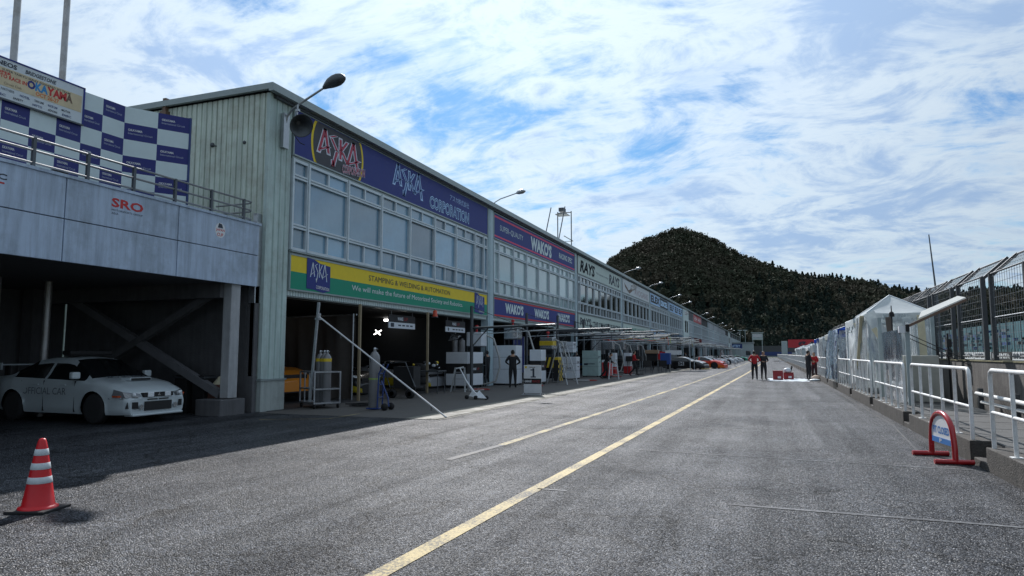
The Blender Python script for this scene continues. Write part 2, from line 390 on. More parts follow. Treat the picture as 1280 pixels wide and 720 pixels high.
# ---- lettering -> mesh (flat print, 2 mm thick)
_tc = {}
def text_mesh(s, bold=0., shear=0.):
    k = (s, bold, shear)
    if k in _tc: return _tc[k]
    cu = bpy.data.curves.new('t', 'FONT'); cu.body = s; cu.offset = bold; cu.shear = shear; cu.resolution_u = 2; cu.fill_mode = 'FRONT'
    o = bpy.data.objects.new('t', cu); COL.objects.link(o)
    dg = bpy.context.evaluated_depsgraph_get(); dg.update()
    me = bpy.data.meshes.new_from_object(o.evaluated_get(dg))
    vs = [v.co.copy() for v in me.vertices]; fs = [tuple(p.vertices) for p in me.polygons]
    bpy.data.objects.remove(o); bpy.data.meshes.remove(me); bpy.data.curves.remove(cu)
    _tc[k] = (vs, fs); return _tc[k]
def letters(mb, s, O, r, u, W, H, m, bold=0., shear=0., pad=0.):
    """text s fills the W x H rectangle whose lower left corner is O, axes r (right) and u (up)"""
    vs, fs = text_mesh(s, bold, shear)
    if not vs: return mb
    v0, _ = text_mesh(s, 0., shear)
    x0 = min(v.x for v in v0); x1 = max(v.x for v in v0); y0 = min(v.y for v in v0); y1 = max(v.y for v in v0)
    O, r, u = Vector(O), Vector(r), Vector(u)
    mb.raw([O+r*((v.x-x0)/(x1-x0)*W)+u*((v.y-y0)/max(y1-y0, 1e-6)*H) for v in vs], fs, m); return mb
YR, ZU = (0, 1, 0), (0, 0, 1)
# ------------------------------------------------------------------ ground
GRASS = mat('dry_grass', (.09, .10, .035), .9, var=.4, scale=.8, bump=.6, bscale=30, dirt=(.16, .13, .06), dirtamt=.6)
def grid(name, x0, x1, y0, y1, z, m):
    mb = MB(); mb.quad((x0, y0, z), (x1, y0, z), (x1, y1, z), (x0, y1, z), m); return struct(name, mb)
grid('ground', -3000, 3000, -3000, 3000, -.06, GRASS)
grid('pit_lane', -45, 2.66, -40, 288, 0, ASPH)
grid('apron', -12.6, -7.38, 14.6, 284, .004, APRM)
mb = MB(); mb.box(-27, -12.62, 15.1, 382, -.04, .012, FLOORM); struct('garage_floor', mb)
TRACK = mat('track_asphalt', (.07, .07, .075), .7, var=.15)
grid('race_track', 4.9, 17.5, -40, 700, -.02, TRACK)
# worn painted lines
def line(name, pts, wd, m, z=.005):
    mb = MB()
    for (p, q) in zip(pts[:-1], pts[1:]):
        p, q = Vector(p+(z,)), Vector(q+(z,)); d = (q-p).normalized(); n = Vector((-d.y, d.x, 0))*wd/2
        mb.quad(p-n, q-n, q+n, p+n, m)
    return struct(name, mb)
line('yellow_lane_line', [(-2.72, -2), (-2.63, 4.3), (-2.35, 19.6), (-1.69, 59), (-1.2, 120), (-1.0, 260)], .155, YLINE)
line('faded_lane_line', [(-4.46, 9.2), (-4.32, 11.0)], .13, YLINE3)
line('faded_lane_line', [(-4.32, 11.0), (-3.93, 34), (-3.5, 80), (-3.2, 250)], .15, YLINE2)
line('white_cross_line', [(-.45, 7.55), (3.1, 7.46)], .07, WLINE)
line('white_cross_line', [(-2.0, 11.2), (2.5, 10.85)], .05, WLINE)
line('white_cross_line', [(-2.55, 7.62), (-2.2, 7.63)], .05, WLINE)
line('white_slip_line', [(2.15, 12.6), (2.45, 17), (2.5, 30)], .04, YLINE3)
line('sunlit_apron_strip', [(-7.76, 14.62), (-7.76, 284)], .95, mat('sunlit_apron_concrete', (.21, .20, .165), .8, var=.25, scale=1.5, bump=.3, dirt=(.09, .085, .075), dirtamt=.6))  # sunlit band of the apron painted in as paler concrete
line('apron_edge_line', [(-7.40, 14.6), (-7.38, 284)], .06, mat('edge_dirt', (.33, .31, .27), .8, var=.3))
for k, (a, b) in enumerate((((-6.9, 23.5), (-4.4, 23.1)), ((-7.2, 28.2), (-5.6, 28.0)), ((-3.6, 17.0), (-4.9, 16.6)))):
    line('tar_seam', [a, b], .03, BLACK)
for k in range(3):
    line('chalk_mark', [(-4.7+.3*k, 37+4*k), (-3.9+.1*k, 33+4*k)], .05, WLINE)

# ------------------------------------------------------------------ pit building
XF = -12.8; BAY = 16.0; Y0 = 14.9; NB = 23
def bl(i): return Y0+BAY*i
B = thing('pit_building', 'long two storey pit garage building with glazed upper floor beside the lane', 'building', (XF, Y0, 0))
mb = MB()                                                   # body
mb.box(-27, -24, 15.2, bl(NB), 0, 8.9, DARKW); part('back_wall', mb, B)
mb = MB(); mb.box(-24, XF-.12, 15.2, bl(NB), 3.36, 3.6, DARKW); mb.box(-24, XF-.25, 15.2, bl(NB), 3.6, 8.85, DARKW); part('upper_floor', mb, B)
mb = MB(); mb.box(-27.3, XF+.22, 14.72, bl(NB)+.3, 8.92, 9.02, TRIM); part('roof', mb, B)
mb = MB(); mb.box(XF+.14, XF+.30, 14.66, bl(NB)+.3, 8.76, 8.96, TRIM); mb.box(-27.3, XF+.14, 14.70, 14.80, 8.84, 8.96, TRIM)
mb.box(XF+.0, XF+.14, 15.0, bl(NB)+.2, 8.68, 8.80, STEEL); part('gutter', mb, B)
# end wall cladding: trapezoid ribs every 0.24 m
def ribs_x(x0, x1, y, z0, z1, m, pitch=.19, dep=.045):      # faces -Y
    mb = MB(); x = x0; prof = []
    while x < x1-1e-6:
        e = min(x+pitch, x1)
        prof += [(x, y), (x+pitch*.12, y), (x+pitch*.20, y-dep), (x+pitch*.92, y-dep)]; x += pitch
    prof = [(min(a, x1), b) for a, b in prof]+[(x1, y)]
    n = len(prof); vs = [(a, b, z0) for a, b in prof]+[(a, b, z1) for a, b in prof]
    mb.raw(vs, [(i, i+1, n+i+1, n+i) for i in range(n-1)], m); return mb
def ribs_y(y0, y1, x, z0, z1, m, pitch=.24, dep=.035):      # faces +X
    mb = MB(); y = y0; prof = []
    while y < y1-1e-6:
        prof += [(x, y), (x, y+pitch*.14), (x+dep, y+pitch*.22), (x+dep, y+pitch*.92)]; y += pitch
    prof = [(a, min(b, y1)) for a, b in prof]+[(x, y1)]
    n = len(prof); vs = [(a, b, z0) for a, b in prof]+[(a, b, z1) for a, b in prof]
    mb.raw(vs, [(i, i+1, n+i+1, n+i) for i in range(n-1)], m); return mb
part('end_cladding', ribs_x(-27, XF-.02, 14.9, .86, 8.8, ENDC), B)
part('corner_cladding', ribs_y(14.9, 15.82, XF, .86, 8.8, CLAD, .23), B)
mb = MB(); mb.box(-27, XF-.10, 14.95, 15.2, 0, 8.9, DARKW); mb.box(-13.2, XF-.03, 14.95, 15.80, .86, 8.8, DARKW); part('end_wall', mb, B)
mb = MB(); mb.box(-27, XF+.06, 14.84, 15.14, -.02, .82, PLINTH); mb.box(-13.2, XF+.06, 15.14, 15.80, -.02, .82, PLINTH); part('concrete_plinth', mb, B)
mb = MB(); mb.box(-27, XF+.09, 14.80, 14.90, .82, .87, TRIM); mb.box(XF, XF+.09, 14.9, 15.84, .82, .87, TRIM); part('plinth_flashing', mb, B)
mb = MB(); mb.box(XF-.06, XF+.05, 14.84, 14.93, .88, 8.78, CLAD); part('corner_trim', mb, B)
mb = MB(); mb.box(-16.62, -16.50, 14.74, 14.88, 4.9, 9.1, BROWN); mb.box(-16.68, -16.44, 14.7, 14.88, 8.45, 8.7, BROWN); part('downpipe', mb, B)
mb = MB(); mb.box(-13.02, -12.90, 14.66, 14.84, .95, 5.35, GALV); mb.box(-13.06, -12.86, 14.62, 14.86, 2.9, 5.1, GALV); part('cable_duct', mb, B)
mb = MB(); mb.sphere((-13.6, 14.84, 7.45), .05, STEEL); part('wall_bracket', mb, B)
mb = MB(); mb.sphere((-14.75, 14.84, 7.5), .07, STEEL); mb.tube([(-14.8, 14.85, 7.52), (-14.6, 14.83, 7.45)], .02, STEEL); part('wall_bracket', mb, B)
mb = MB(); mb.raw([(-13.25, 14.835, .95), (-12.98, 14.835, .9), (-12.93, 14.835, 1.3), (-12.98, 14.835, 1.62), (-13.2, 14.835, 1.58), (-13.3, 14.835, 1.25)], [tuple(range(6))], BLACK)
mb.raw([(-13.1, 14.834, .72), (-12.98, 14.834, .75), (-13.0, 14.834, .88), (-13.12, 14.834, .85)], [(0, 1, 2, 3)], BLACK); part('tar_stain', mb, B)
TOWERS = (6, 14)
# columns
cm = MB(); cm.box(XF-.30, XF+.08, -.33, .33, 0, 8.7, COLM); cm.box(XF+.08, XF+.10, -.16, .16, 0, 8.66, COLM); cmesh = cm.mesh('column', (XF, 0, 0))
cm2 = MB(); cm2.box(XF-.30, XF+.06, -.22, .22, 0, 8.7, COLM); cmesh2 = cm2.mesh('column', (XF, 0, 0))
for i in range(1, NB+1):
    o = part('column', cmesh if i == 1 else cmesh2, B); o.location = (0, bl(i)-Y0, 0)
# partitions between garages
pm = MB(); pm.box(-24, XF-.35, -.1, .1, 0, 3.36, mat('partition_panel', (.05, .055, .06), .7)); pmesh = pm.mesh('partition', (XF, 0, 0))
for i in range(1, 12):
    o = part('partition', pmesh, B); o.location = (0, bl(i)-Y0, 0)

def spans(i):
    if i == 0: return [15.85, 16.58]+[16.58+2.062*k for k in range(1, 7)]+[30.0, 30.5]
    a, b = bl(i)+.36, bl(i+1)-.36
    return [a, a+.7]+[a+.7+(b-a-1.4)/6.5*k for k in range(1, 7)]+[b]
def frame_mesh(wd, two):
    """window frame local: y 0..wd, z 4.5..7.22, x 0 = glass plane"""
    m = MB(); d0, d1 = -.05, .07
    def bx(y0, y1, z0, z1, a=d0, b=d1): m.box(a, b, y0, y1, z0, z1, ALU)
    bx(0, .07, 4.52, 7.20, d0, .10)
    bx(wd-.05, wd-.002, 4.52, 7.20)
    bx(.07, wd-.05, 4.52, 4.60); bx(.07, wd-.05, 7.12, 7.20)
    for z in (5.16, 6.62):
        bx(.07, wd-.05, z, z+.05, d0, .09); bx(.07, wd-.05, z+.09, z+.14, d0, .075)
        bx(.07, wd-.05, z+.05, z+.09, d0, .03)
    if two:
        bx(wd/2-.035, wd/2+.035, 4.60, 5.16, d0, .06); bx(wd/2-.035, wd/2+.035, 6.76, 7.12, d0, .06)
    return m
_fm = {}
def window(y, wd, gm):
    two = wd > 1.2; key = (round(wd, 2), gm.name)
    if key not in _fm:
        panes = []
        def pane(a, b, z0, z1):
            p = MB(); p.box(-.022, -.01, a, b, z0, z1, gm); panes.append(p.mesh('pane'))
        hs = [(.07, wd/2-.035), (wd/2+.035, wd-.05)] if two else [(.07, wd-.05)]
        for a, b in hs: pane(a, b, 4.6, 5.16); pane(a, b, 6.76, 7.12)
        pane(.07, wd-.05, 5.30, 6.62)
        _fm[key] = (frame_mesh(wd, two).mesh('window'), panes)
    fm, ps = _fm[key]
    o = part('window', fm, B); o.location = (0, y-Y0, 0)
    for p in ps: part('pane', p, o)
for i in range(NB):
    if i in TOWERS:
        part('tower_cladding', ribs_y(bl(i)+.23, bl(i)+7.9, XF+.10, 3.2, 8.72, CLADL, .5, .05), B)
        for yy in (bl(i)+2.2, bl(i)+4.6):
            mb = MB(); mb.box(XF+.11, XF+.17, yy, yy+1.5, 5.0, 6.9, STEEL); o = part('window', mb, B)
            mb = MB(); mb.box(XF+.172, XF+.178, yy+.1, yy+1.4, 5.1, 6.8, GLASSD); part('pane', mb, o)
        s = [bl(i)+8.0+1.25*q for q in range(7)]
    gm = GLASSB if i < 1 else GLASSC if i < 2 else GLASSD
    s = s if i in TOWERS else spans(i)
    if i < 8 and i not in TOWERS:
        for a, b in zip(s[:-1], s[1:]): window(a, b-a, gm)
    else:
        mb = MB()
        for a, b in zip(s[:-1], s[1:]):
            for bx in ((a, a+.4, 4.5, 7.2), ): mb.box(XF, XF+.09, bx[0], bx[1], bx[2], bx[3], ALU)
        for z in (4.52, 5.16, 6.62, 7.12): mb.box(XF, XF+.07, s[0], s[-1], z, z+.12, ALU)
        mb.box(XF-.02, XF-.01, s[0], s[-1], 4.6, 7.12, GLASSD)
        part('window', mb, B, kind='stuff')
    # sills, lintel, spandrels
    mb = MB(); mb.box(XF-.2, XF+.03, s[0], s[-1], 4.42, 4.52, TRIM); mb.box(XF-.2, XF+.12, s[0], s[-1], 4.46, 4.50, TRIM)
    mb.box(XF-.2, XF+.05, s[0], s[-1], 7.20, 7.30, TRIM); mb.box(XF-.12, XF-.03, s[0], s[-1], 3.36, 4.42, DARKW); mb.box(XF-.12, XF-.03, s[0], s[-1], 7.3, 8.72, DARKW)
    part('spandrel', mb, B)
    if i < 9:
        part('shutter_housing', ribs_y(s[0], s[-1], XF-.02, 3.2, 3.36, CLADL, .12, .03), B)
        mb = MB(); mb.box(XF-.5, XF-.03, s[0], s[-1], 3.17, 3.2, TRIM); part('shutter_soffit', mb, B)
mb = MB(); mb.box(XF-.4, XF, bl(9), bl(NB), 3.1, 3.4, CLADL); part('shutter_housing', mb, B)
# ribbed grey screens over the far upper floors
for i in range(5, NB):
    mb = ribs_y(bl(i)+(8.0 if i in TOWERS else .3), bl(i+1)-.3, XF+.02, 3.4, 4.45, mat('grey_spandrel', (.30, .32, .36), .6), .5, .06); part('spandrel_panel', mb, B)
# mullion posts in the first garage openings
for y in (19.35, 24.15):
    mb = MB(); mb.box(XF+.12, XF+.20, y-.035, y+.035, 0, 3.18, mat('door_post_tan', (.30, .24, .15), .6)); part('door_post', mb, B)
for i in (1, 2, 3, 4):
    for k in (1, 2):
        y = bl(i)+BAY*k/3; mb = MB(); mb.box(XF+.02, XF+.12, y-.05, y+.05, 0, 3.18, ALU); part('door_post', mb, B)
# some shutters down
for (i, k) in ((2, 1), (3, 0), (4, 2), (5, 0), (5, 1), (7, 0), (8, 1), (8, 2), (7, 2)):
    y = bl(i)+.3+5.2*k; mb = MB(); z = .1
    while z < 3.1: mb.box(XF-.30, XF-.26+.02, y, y+5, z, z+.12, mat('shutter_slats', (.20, .21, .22), .5)); z += .14
    part('roller_shutter', mb, B)

# ------------------------------------------------------------------ sign boards on the facade
def sign(y0, y1, z0, z1, m, label, rows, stripes=(), x=XF+.05, extra=None):
    T = thing('sign_board', label, 'sign', (x, y0, z0), group='sign boards along the pit building')
    mb = MB(); mb.box(x-.04, x+.03, y0, y1, z0, z1, m); part('panel', mb, T)
    mb = MB(); q = x+.034
    for a, b, c, d in ((y0, y1, z0-.03, z0+.015), (y0, y1, z1-.015, z1+.03), (y0-.03, y0+.012, z0-.03, z1+.03), (y1-.012, y1+.03, z0-.03, z1+.03)): mb.box(x-.04, q+.012, a, b, c, d, TRIM)
    part('edge_frame', mb, T)
    for (a, b, c, d, sm) in stripes:
        mb = MB(); mb.box(x+.03, x+.033, a, b, c, d, sm); part('stripe', mb, T)
    for r in rows:
        s, a, b, c, d, lm = r[:6]; bold = r[6] if len(r) > 6 else .0; sh = r[7] if len(r) > 7 else 0.
        mb = MB(); letters(mb, s, (x+.037, a, c), YR, ZU, b-a, d-c, lm, bold, sh); part('lettering', mb, T)
    if extra: extra(T, x)
    return T
# hand drawn angular capitals, unit cell 1 x 1: strokes as quads
def stroke(mb, O, r, u, p, q, wdt, m, t=0.):
    O, r, u = Vector(O), Vector(r), Vector(u); nrm = r.cross(u).normalized()
    def P(c): return O+r*c[0]+u*c[1]+nrm*t
    a, b = Vector(p), Vector(q); w2 = wdt/2
    mb.raw([P((a[0]-w2, a[1])), P((a[0]+w2, a[1])), P((b[0]+w2, b[1])), P((b[0]-w2, b[1]))], [(0, 1, 2, 3)] if b[1] > a[1] else [(3, 2, 1, 0)], m)
SPIKY = {  # tall angular letters, x 0..4, y 0..1.3
    'strokes': [((.05, .05), (.42, 1.2)), ((.42, 1.2), (.72, .12)), ((.12, .22), (.75, .50)),
                ((.78, .95), (1.18, 1.12)), ((.84, .95), (1.28, .45)), ((1.28, .48), (1.02, -.30)), ((1.02, -.3), (1.0, .0)),
                ((1.48, 1.12), (1.52, .10)), ((1.52, .52), (1.98, 1.08)), ((1.62, .55), (2.08, .02)),
                ((2.02, .05), (2.42, 1.2)), ((2.42, 1.2), (2.80, -.15)), ((2.1, .12), (2.95, .48))]}
def spiky(mb, O, r, u, W, H, mo, mi, w0=.22, w1=.12, t=0.):
    r = Vector(r)*W/2.9; u = Vector(u)*H/1.5; O = Vector(O)+u*.3; n = Vector(r).cross(Vector(u)).normalized()
    for k, (a, b) in enumerate(SPIKY['strokes']):
        stroke(mb, O, r, u, a, b, w0*1.25, mo, t)
    for k, (a, b) in enumerate(SPIKY['strokes']):
        a2 = (a[0]+(b[0]-a[0])*.07, a[1]+(b[1]-a[1])*.07); b2 = (b[0]+(a[0]-b[0])*.07, b[1]+(a[1]-b[1])*.07)
        stroke(mb, O, r, u, a2, b2, w1*1.25, mi, t+.004)
INKN = mat('logo_blue_fill', (.03, .10, .30), .5)
def first_upper(T, x):
    # dark disc with yellow ring, cropped by the board
    cy, cz, R = 18.05, 7.98, 1.42
    mb = MB(); pts = []
    def clip(R, xo, m):
        P = []
        for k in range(64):
            t = 2*math.pi*k/64; yy, zz = cy+R*1.0*math.cos(t), cz+R*math.sin(t)*.98
            P.append((yy-cy, max(min(zz, 8.62), 7.34)-cz))
        mb.raw([(x+xo, cy+a, cz+b) for a, b in P], [tuple(range(64))], m)
    clip(R, .034, YEL); clip(R-.10, .038, mat('logo_dark', (.03, .03, .04), .5)); part('disc', mb, T)
    mb = MB(); spiky(mb, (x+.042, 16.95, 7.42), YR, (0, .02, 1), 2.25, 1.1, mat('logo_outline', (.62, .64, .75), .5), mat('logo_red', (.42, .02, .06), .5)); part('emblem', mb, T)
    mb = MB(); letters(mb, 'CORPORATION', (x+.050, 18.25, 7.36), (0, 1, .12), ZU, 1.3, .26, mat('logo_outline', (0, 0, 0)), .055); letters(mb, 'CORPORATION', (x+.054, 18.25, 7.36), (0, 1, .12), ZU, 1.3, .26, mat('logo_red', (0, 0, 0)), .0); part('lettering', mb, T)
    mb = MB(); spiky(mb, (x+.036, 21.45, 7.47), YR, ZU, 2.3, 1.13, mat('logo_pale_outline', (.42, .62, .95), .5), INKN, .20, .09); part('emblem', mb, T)
    mb = MB(); letters(mb, 'CORPORATION', (x+.037, 24.35, 7.48), YR, ZU, 3.85, .46, LBLUE, .05); letters(mb, 'CORPORATION', (x+.041, 24.35, 7.48), YR, ZU, 3.85, .46, INKN, .0); part('lettering', mb, T)
sign(15.86, 30.44, 7.31, 8.66, NAVY, 'navy upper sign board with red spiky logo in a yellow ring, nearest the camera', [('アスカ株式会社', 26.2, 28.2, 8.16, 8.42, mat('logo_pale_outline', (0, 0, 0)), 0.)], extra=first_upper)
def first_lower(T, x):
    mb = MB(); mb.box(x+.03, x+.034, 15.86, 30.4, 3.38, 3.90, GRN); part('stripe', mb, T)
    for yy in (16.6, 28.9):
        mb = MB(); pts = [(0, -.42), (0, .50), (.35, .47), (.6, .38), (1.15, .34), (1.15, -.42), (.8, -.50), (.4, -.44)]
        mb.prism(pts, (x+.036, yy, 3.89), YR, ZU, (1, 0, 0), .01, NAVY if yy < 20 else NAVY); part('flag_emblem', mb, T)
        mb = MB(); spiky(mb, (x+.05, yy+.15, 3.68), YR, ZU, .85, .6, LBLUE, WHITE, .1, .07); letters(mb, 'CORPORATION', (x+.05, yy+.45, 3.50), (0, 1, -.06), ZU, .65, .10, WHITE, .01); part('lettering', mb, T)
sign(15.86, 30.4, 3.38, 4.38, YEL, 'yellow and green lower sign board about stamping and welding above the first garage',
     [('STAMPING & WELDING & AUTOMATION', 19.95, 26.3, 4.03, 4.22, INKD, 0.), ('We will make the future of Motorized Society and Robotics.', 18.95, 27.6, 3.56, 3.79, WHITE, 0.)], extra=first_lower)
PK = INKP
sign(31.3, 46.4, 7.32, 8.60, NAVY, 'navy upper sign board with two pink stripes above the second garage',
     [('SUPER–QUALITY', 32.1, 35.6, 7.78, 8.12, CHKW, 0.), ('WAKO\'S', 37.0, 40.9, 7.58, 8.30, CHKW, .05), ('RACING SPEC', 42.6, 45.8, 7.80, 8.15, CHKW, .02, .2)],
     [(31.3, 46.4, 8.40, 8.50, PK), (31.3, 46.4, 7.42, 7.50, PK)])
sign(31.3, 46.4, 3.38, 4.38, NAVY, 'navy lower sign board with three repeats of white lettering above the second garage',
     [('WAKO\'S', 32.9, 35.6, 3.66, 4.14, CHKW, .05), ('WAKO\'S', 37.6, 40.3, 3.66, 4.14, CHKW, .05), ('WAKO\'S', 42.3, 45.0, 3.66, 4.14, CHKW, .05)],
     [(31.3, 46.4, 4.26, 4.34, INKR), (31.3, 46.4, 3.42, 3.50, INKR)])
sign(47.3, 62.5, 7.32, 8.60, RAYW, 'pale upper sign board with the same outlined word at both ends',
     [('RAYS', 48.0, 52.4, 7.55, 8.35, INKD, .04, .2), ('RAYS', 48.0, 52.4, 7.55, 8.35, INKD, .0, .2), ('The concept is racing', 52.9, 57.2, 7.82, 8.02, INKD), ('RAYS', 57.6, 61.9, 7.55, 8.35, INKD, .04, .2)])
sign(47.3, 62.5, 3.38, 4.38, RAYW, 'pale lower sign board crowded with black lettering above the third garage',
     [('RAYS', 47.9, 51.0, 3.6, 4.15, INKD, .03), ('THE CONCEPT IS RACING', 51.8, 62.0, 3.62, 4.02, INKD, .02)])
def bird(T, x):
    mb = MB(); mb.raw([(x+.036, 64.2, 8.3), (x+.036, 66.3, 7.7), (x+.036, 69.2, 8.35), (x+.036, 68.8, 7.95), (x+.036, 66.8, 7.42), (x+.036, 64.6, 7.9)], [tuple(range(6))], BROWN); part('emblem', mb, T)
sign(63.3, 78.6, 7.32, 8.60, mat('sign_white', (.58, .62, .64), .5), 'white upper sign board with a brown wing shape and pale washed out lettering',
     [('AVOGANIS', 69.5, 77.6, 7.55, 8.15, mat('ink_faint', (.42, .36, .38), .6), .02)], extra=bird)
sign(63.3, 78.6, 3.38, 4.38, RAYW, 'pale green lower sign board above the fourth garage', [('RACING WHEELS', 65, 76, 3.6, 4.1, mat('ink_green', (.05, .25, .18)), .03)])
def two_blue(y0, z0, z1):
    def f(T, x):
        mb = MB(); mb.box(x+.03, x+.036, y0+7.6, y0+14.6, z0+.05, z1-.05, mat('deep_blue_sign', (.02, .06, .30), .5)); part('stripe', mb, T)
        mb = MB(); letters(mb, 'DIXCEL', (x+.04, y0+8.2, z0+.3), YR, ZU, 5.8, (z1-z0)*.5, LBLUE, .06); part('lettering', mb, T)
    return f
sign(79.3, 94.6, 7.32, 8.60, SKYB, 'half pale half deep blue upper sign board on the fifth bay', [('ELEX', 80, 86.3, 7.6, 8.35, mat('deep_blue_sign', (0, 0, 0)), .05)], extra=two_blue(79.3, 7.32, 8.6))
sign(79.3, 94.6, 3.38, 4.38, SKYB, 'half pale half deep blue lower sign board on the fifth bay', [('ELEX', 80, 86.3, 3.6, 4.15, mat('deep_blue_sign', (0, 0, 0)), .05)], extra=two_blue(79.3, 3.38, 4.38))
DB = mat('deep_blue_sign', (0, 0, 0))
sign(95.3, 110.5, 7.32, 8.60, SKYB, 'pale blue upper sign board with three short blue words', [('ELF', 96.2, 100, 7.6, 8.3, DB, .04), ('ELF', 101.4, 105, 7.6, 8.3, DB, .04), ('ELF', 106, 109.8, 7.6, 8.3, DB, .04)])
sign(95.3, 110.5, 3.38, 4.38, SKYB, 'pale blue lower sign board on the sixth bay', [('ELF', 96.2, 100, 3.6, 4.1, DB, .04), ('ELF', 101.4, 105, 3.6, 4.1, DB, .04), ('ELF', 106, 109.8, 3.6, 4.1, DB, .04)])
sign(119.2, 126.4, 7.32, 8.60, mat('sign_dark', (.06, .06, .07)), 'dark upper sign board left of the red one far along the building', [])
sign(127.3, 142.4, 7.32, 8.9, REDS, 'red upper sign board far along the building', [('HH', 129, 134, 7.6, 8.4, WHITE, .02), ('HH', 136, 141, 7.6, 8.4, WHITE, .02)])
sign(127.3, 142.4, 3.38, 4.38, REDS, 'red lower sign board far along the building', [])
for k in range(9, 13):
    sign(bl(k)+.4, bl(k+1)-.4, 7.32, 8.60, mat('sign_grey', (.28, .31, .34)), 'plain grey upper sign board, %s past the red one' % ['second', 'third', 'fourth'][k-10] if k > 9 else 'plain grey upper sign board just past the red one', [])

# ------------------------------------------------------------------ roof and wall lamps
def wall_lamp():
    T = thing('wall_lamp', 'grey swan neck lamp on the near corner of the building with a horn speaker below', 'lamp', (XF+.06, 15.42, 7.9), group='lamps along the building roof')
    mb = MB(); mb.box(-.0, .10, -.12, .12, -.55, .45, GALV); part('bracket', mb, T, False)
    mb = MB(); mb.tube([(.05, .0, .1), (.10, -.0, .36), (.30, -.03, .55), (.65, -.08, .68), (1.55, -.22, .96)], [.035]*4+[.03], GALV, 10); part('arm', mb, T, False)
    mb = MB(); mb.tube([(1.48, -.21, .94), (1.60, -.23, .99), (1.72, -.245, 1.03), (1.85, -.26, 1.06), (2.0, -.28, 1.08), (2.12, -.30, 1.09), (2.20, -.31, 1.09), (2.24, -.315, 1.09)], [.05, .10, .145, .165, .165, .13, .08, .02], STEEL, 20); h = part('lamp_head', mb, T, False)
    mb = MB(); mb.sphere((1.95, -.28, 1.02), .13, LAMPG, (1.35, .95, .75), 16, 10); part('lamp_glass', mb, h, False)
    return T
wl = wall_lamp()
T = thing('horn_speaker', 'round grey horn loudspeaker hanging from the near lamp arm', 'speaker', (XF+.62, 15.30, 8.02))
mb = MB(); mb.lathe([(.05, -.25), (.09, -.12), (.10, .0), (.14, .12), (.22, .26), (.33, .38), (.31, .37), (.18, .22), (.06, .08)], STEEL, n=20); o = part('horn', mb, T, False)
o.rotation_euler = Vector((.70, -.42, -.5)).to_track_quat('Z', 'Y').to_euler()
mb = MB(); mb.tube([(0, 0, .50), (-.02, .0, .28), (0, 0, .08)], .025, GALV); mb.box(-.05, .05, -.04, .04, .30, .36, GALV); part('hanger', mb, T, False)
mb = MB(); mb.tube([(-.1, 0, -.02), (-.16, .1, -.35), (-.02, .16, -.55), (.12, .2, -.62)], .012, BLACK, 5); part('cable', mb, T, False)
def roof_lamp(first=True):
    T = thing('roof_lamp', 'roof lamp', 'lamp', (XF, 0, 9.0), group='lamps along the building roof')
    mb = MB(); mb.tube([(-.1, 0, 0), (.0, 0, .2), (.3, 0, .35), (1.2, 0, .58)], .028, GALV, 6); part('arm', mb, T, False)
    mb = MB(); mb.tube([(1.15, 0, .57), (1.28, 0, .61), (1.5, 0, .64), (1.65, 0, .63)], [.04, .11, .12, .03], GALV, 10); part('lamp_head', mb, T, False)
    return T
RL = None
WHERE = {31.6: 'above the pink striped sign board', 64.5: 'above the sign board with the brown wing', 78.9: 'at the start of the blue sign boards', 110.0: 'above the near clad stair tower'}
for q, y in enumerate((31.6, 64.5, 78.9, 110.0, 142, 158, 190, 206, 236, 252, 284, 300, 330, 350)):
    lab = 'curved roof lamp '+WHERE.get(y, 'on the far roof edge, %s past the near stair tower' % ['', '', '', '', 'first', 'second', 'third', 'fourth', 'fifth', 'sixth', 'seventh', 'eighth', 'ninth', 'tenth'][q])
    if RL is None: RL = roof_lamp(); RL.location = (XF, y, 9.0); RL['label'] = lab
    else: dup(RL, (XF, y, 9.0), label=lab)
dup(RL, (XF, 96.5, 9.0), label='curved roof lamp above the pale blue board with three words')
for k, (y, lab) in enumerate(((66, 'horn loudspeaker on the wing sign board'), (111, 'horn loudspeaker by the near stair tower'))):
    mb = MB(); mb.lathe([(.06, -.3), (.12, 0), (.34, .35), (.1, .1)], WHITE, (0, 0, 0), 12); 
    o = part('horn_speaker', mb, None, label='small white '+lab); o['category'] = 'speaker'; o.location = (XF+.5, y, 8.1); o.rotation_euler = (R_(120), 0, R_(40))
# camera scaffold on the roof
T = thing('camera_scaffold', 'thin tubular scaffold with a box on top standing on the roof', 'scaffold', (-16, 54, 9.02))
for (x, y) in ((-.6, -1.5), (.6, -1.5), (-.6, 1.3), (.6, 1.3)):
    mb = MB(); mb.tube([(x, y+(.9 if y < 0 else 0), 4.6), (x, y-(1.9 if y < 0 else 0), 0)], .045, STEEL, 6); part('leg', mb, T, False)
mb = MB(); mb.tube([(-.6, -.9, 2.1), (-.6, 1.8, 2.1), (.6, 1.8, 2.1), (.6, -.9, 2.1)], .035, STEEL, 6); mb.tube([(-.6, 1.3, 4.5), (.6, 1.3, 4.5)], .04, STEEL, 6); part('rail', mb, T, False)
mb = MB(); mb.box(-.5, .5, .2, 1.3, 4.18, 4.22, STEEL); mb.box(-.22, .22, .3, 1.0, 4.45, 4.75, STEEL); part('platform', mb, T, False)

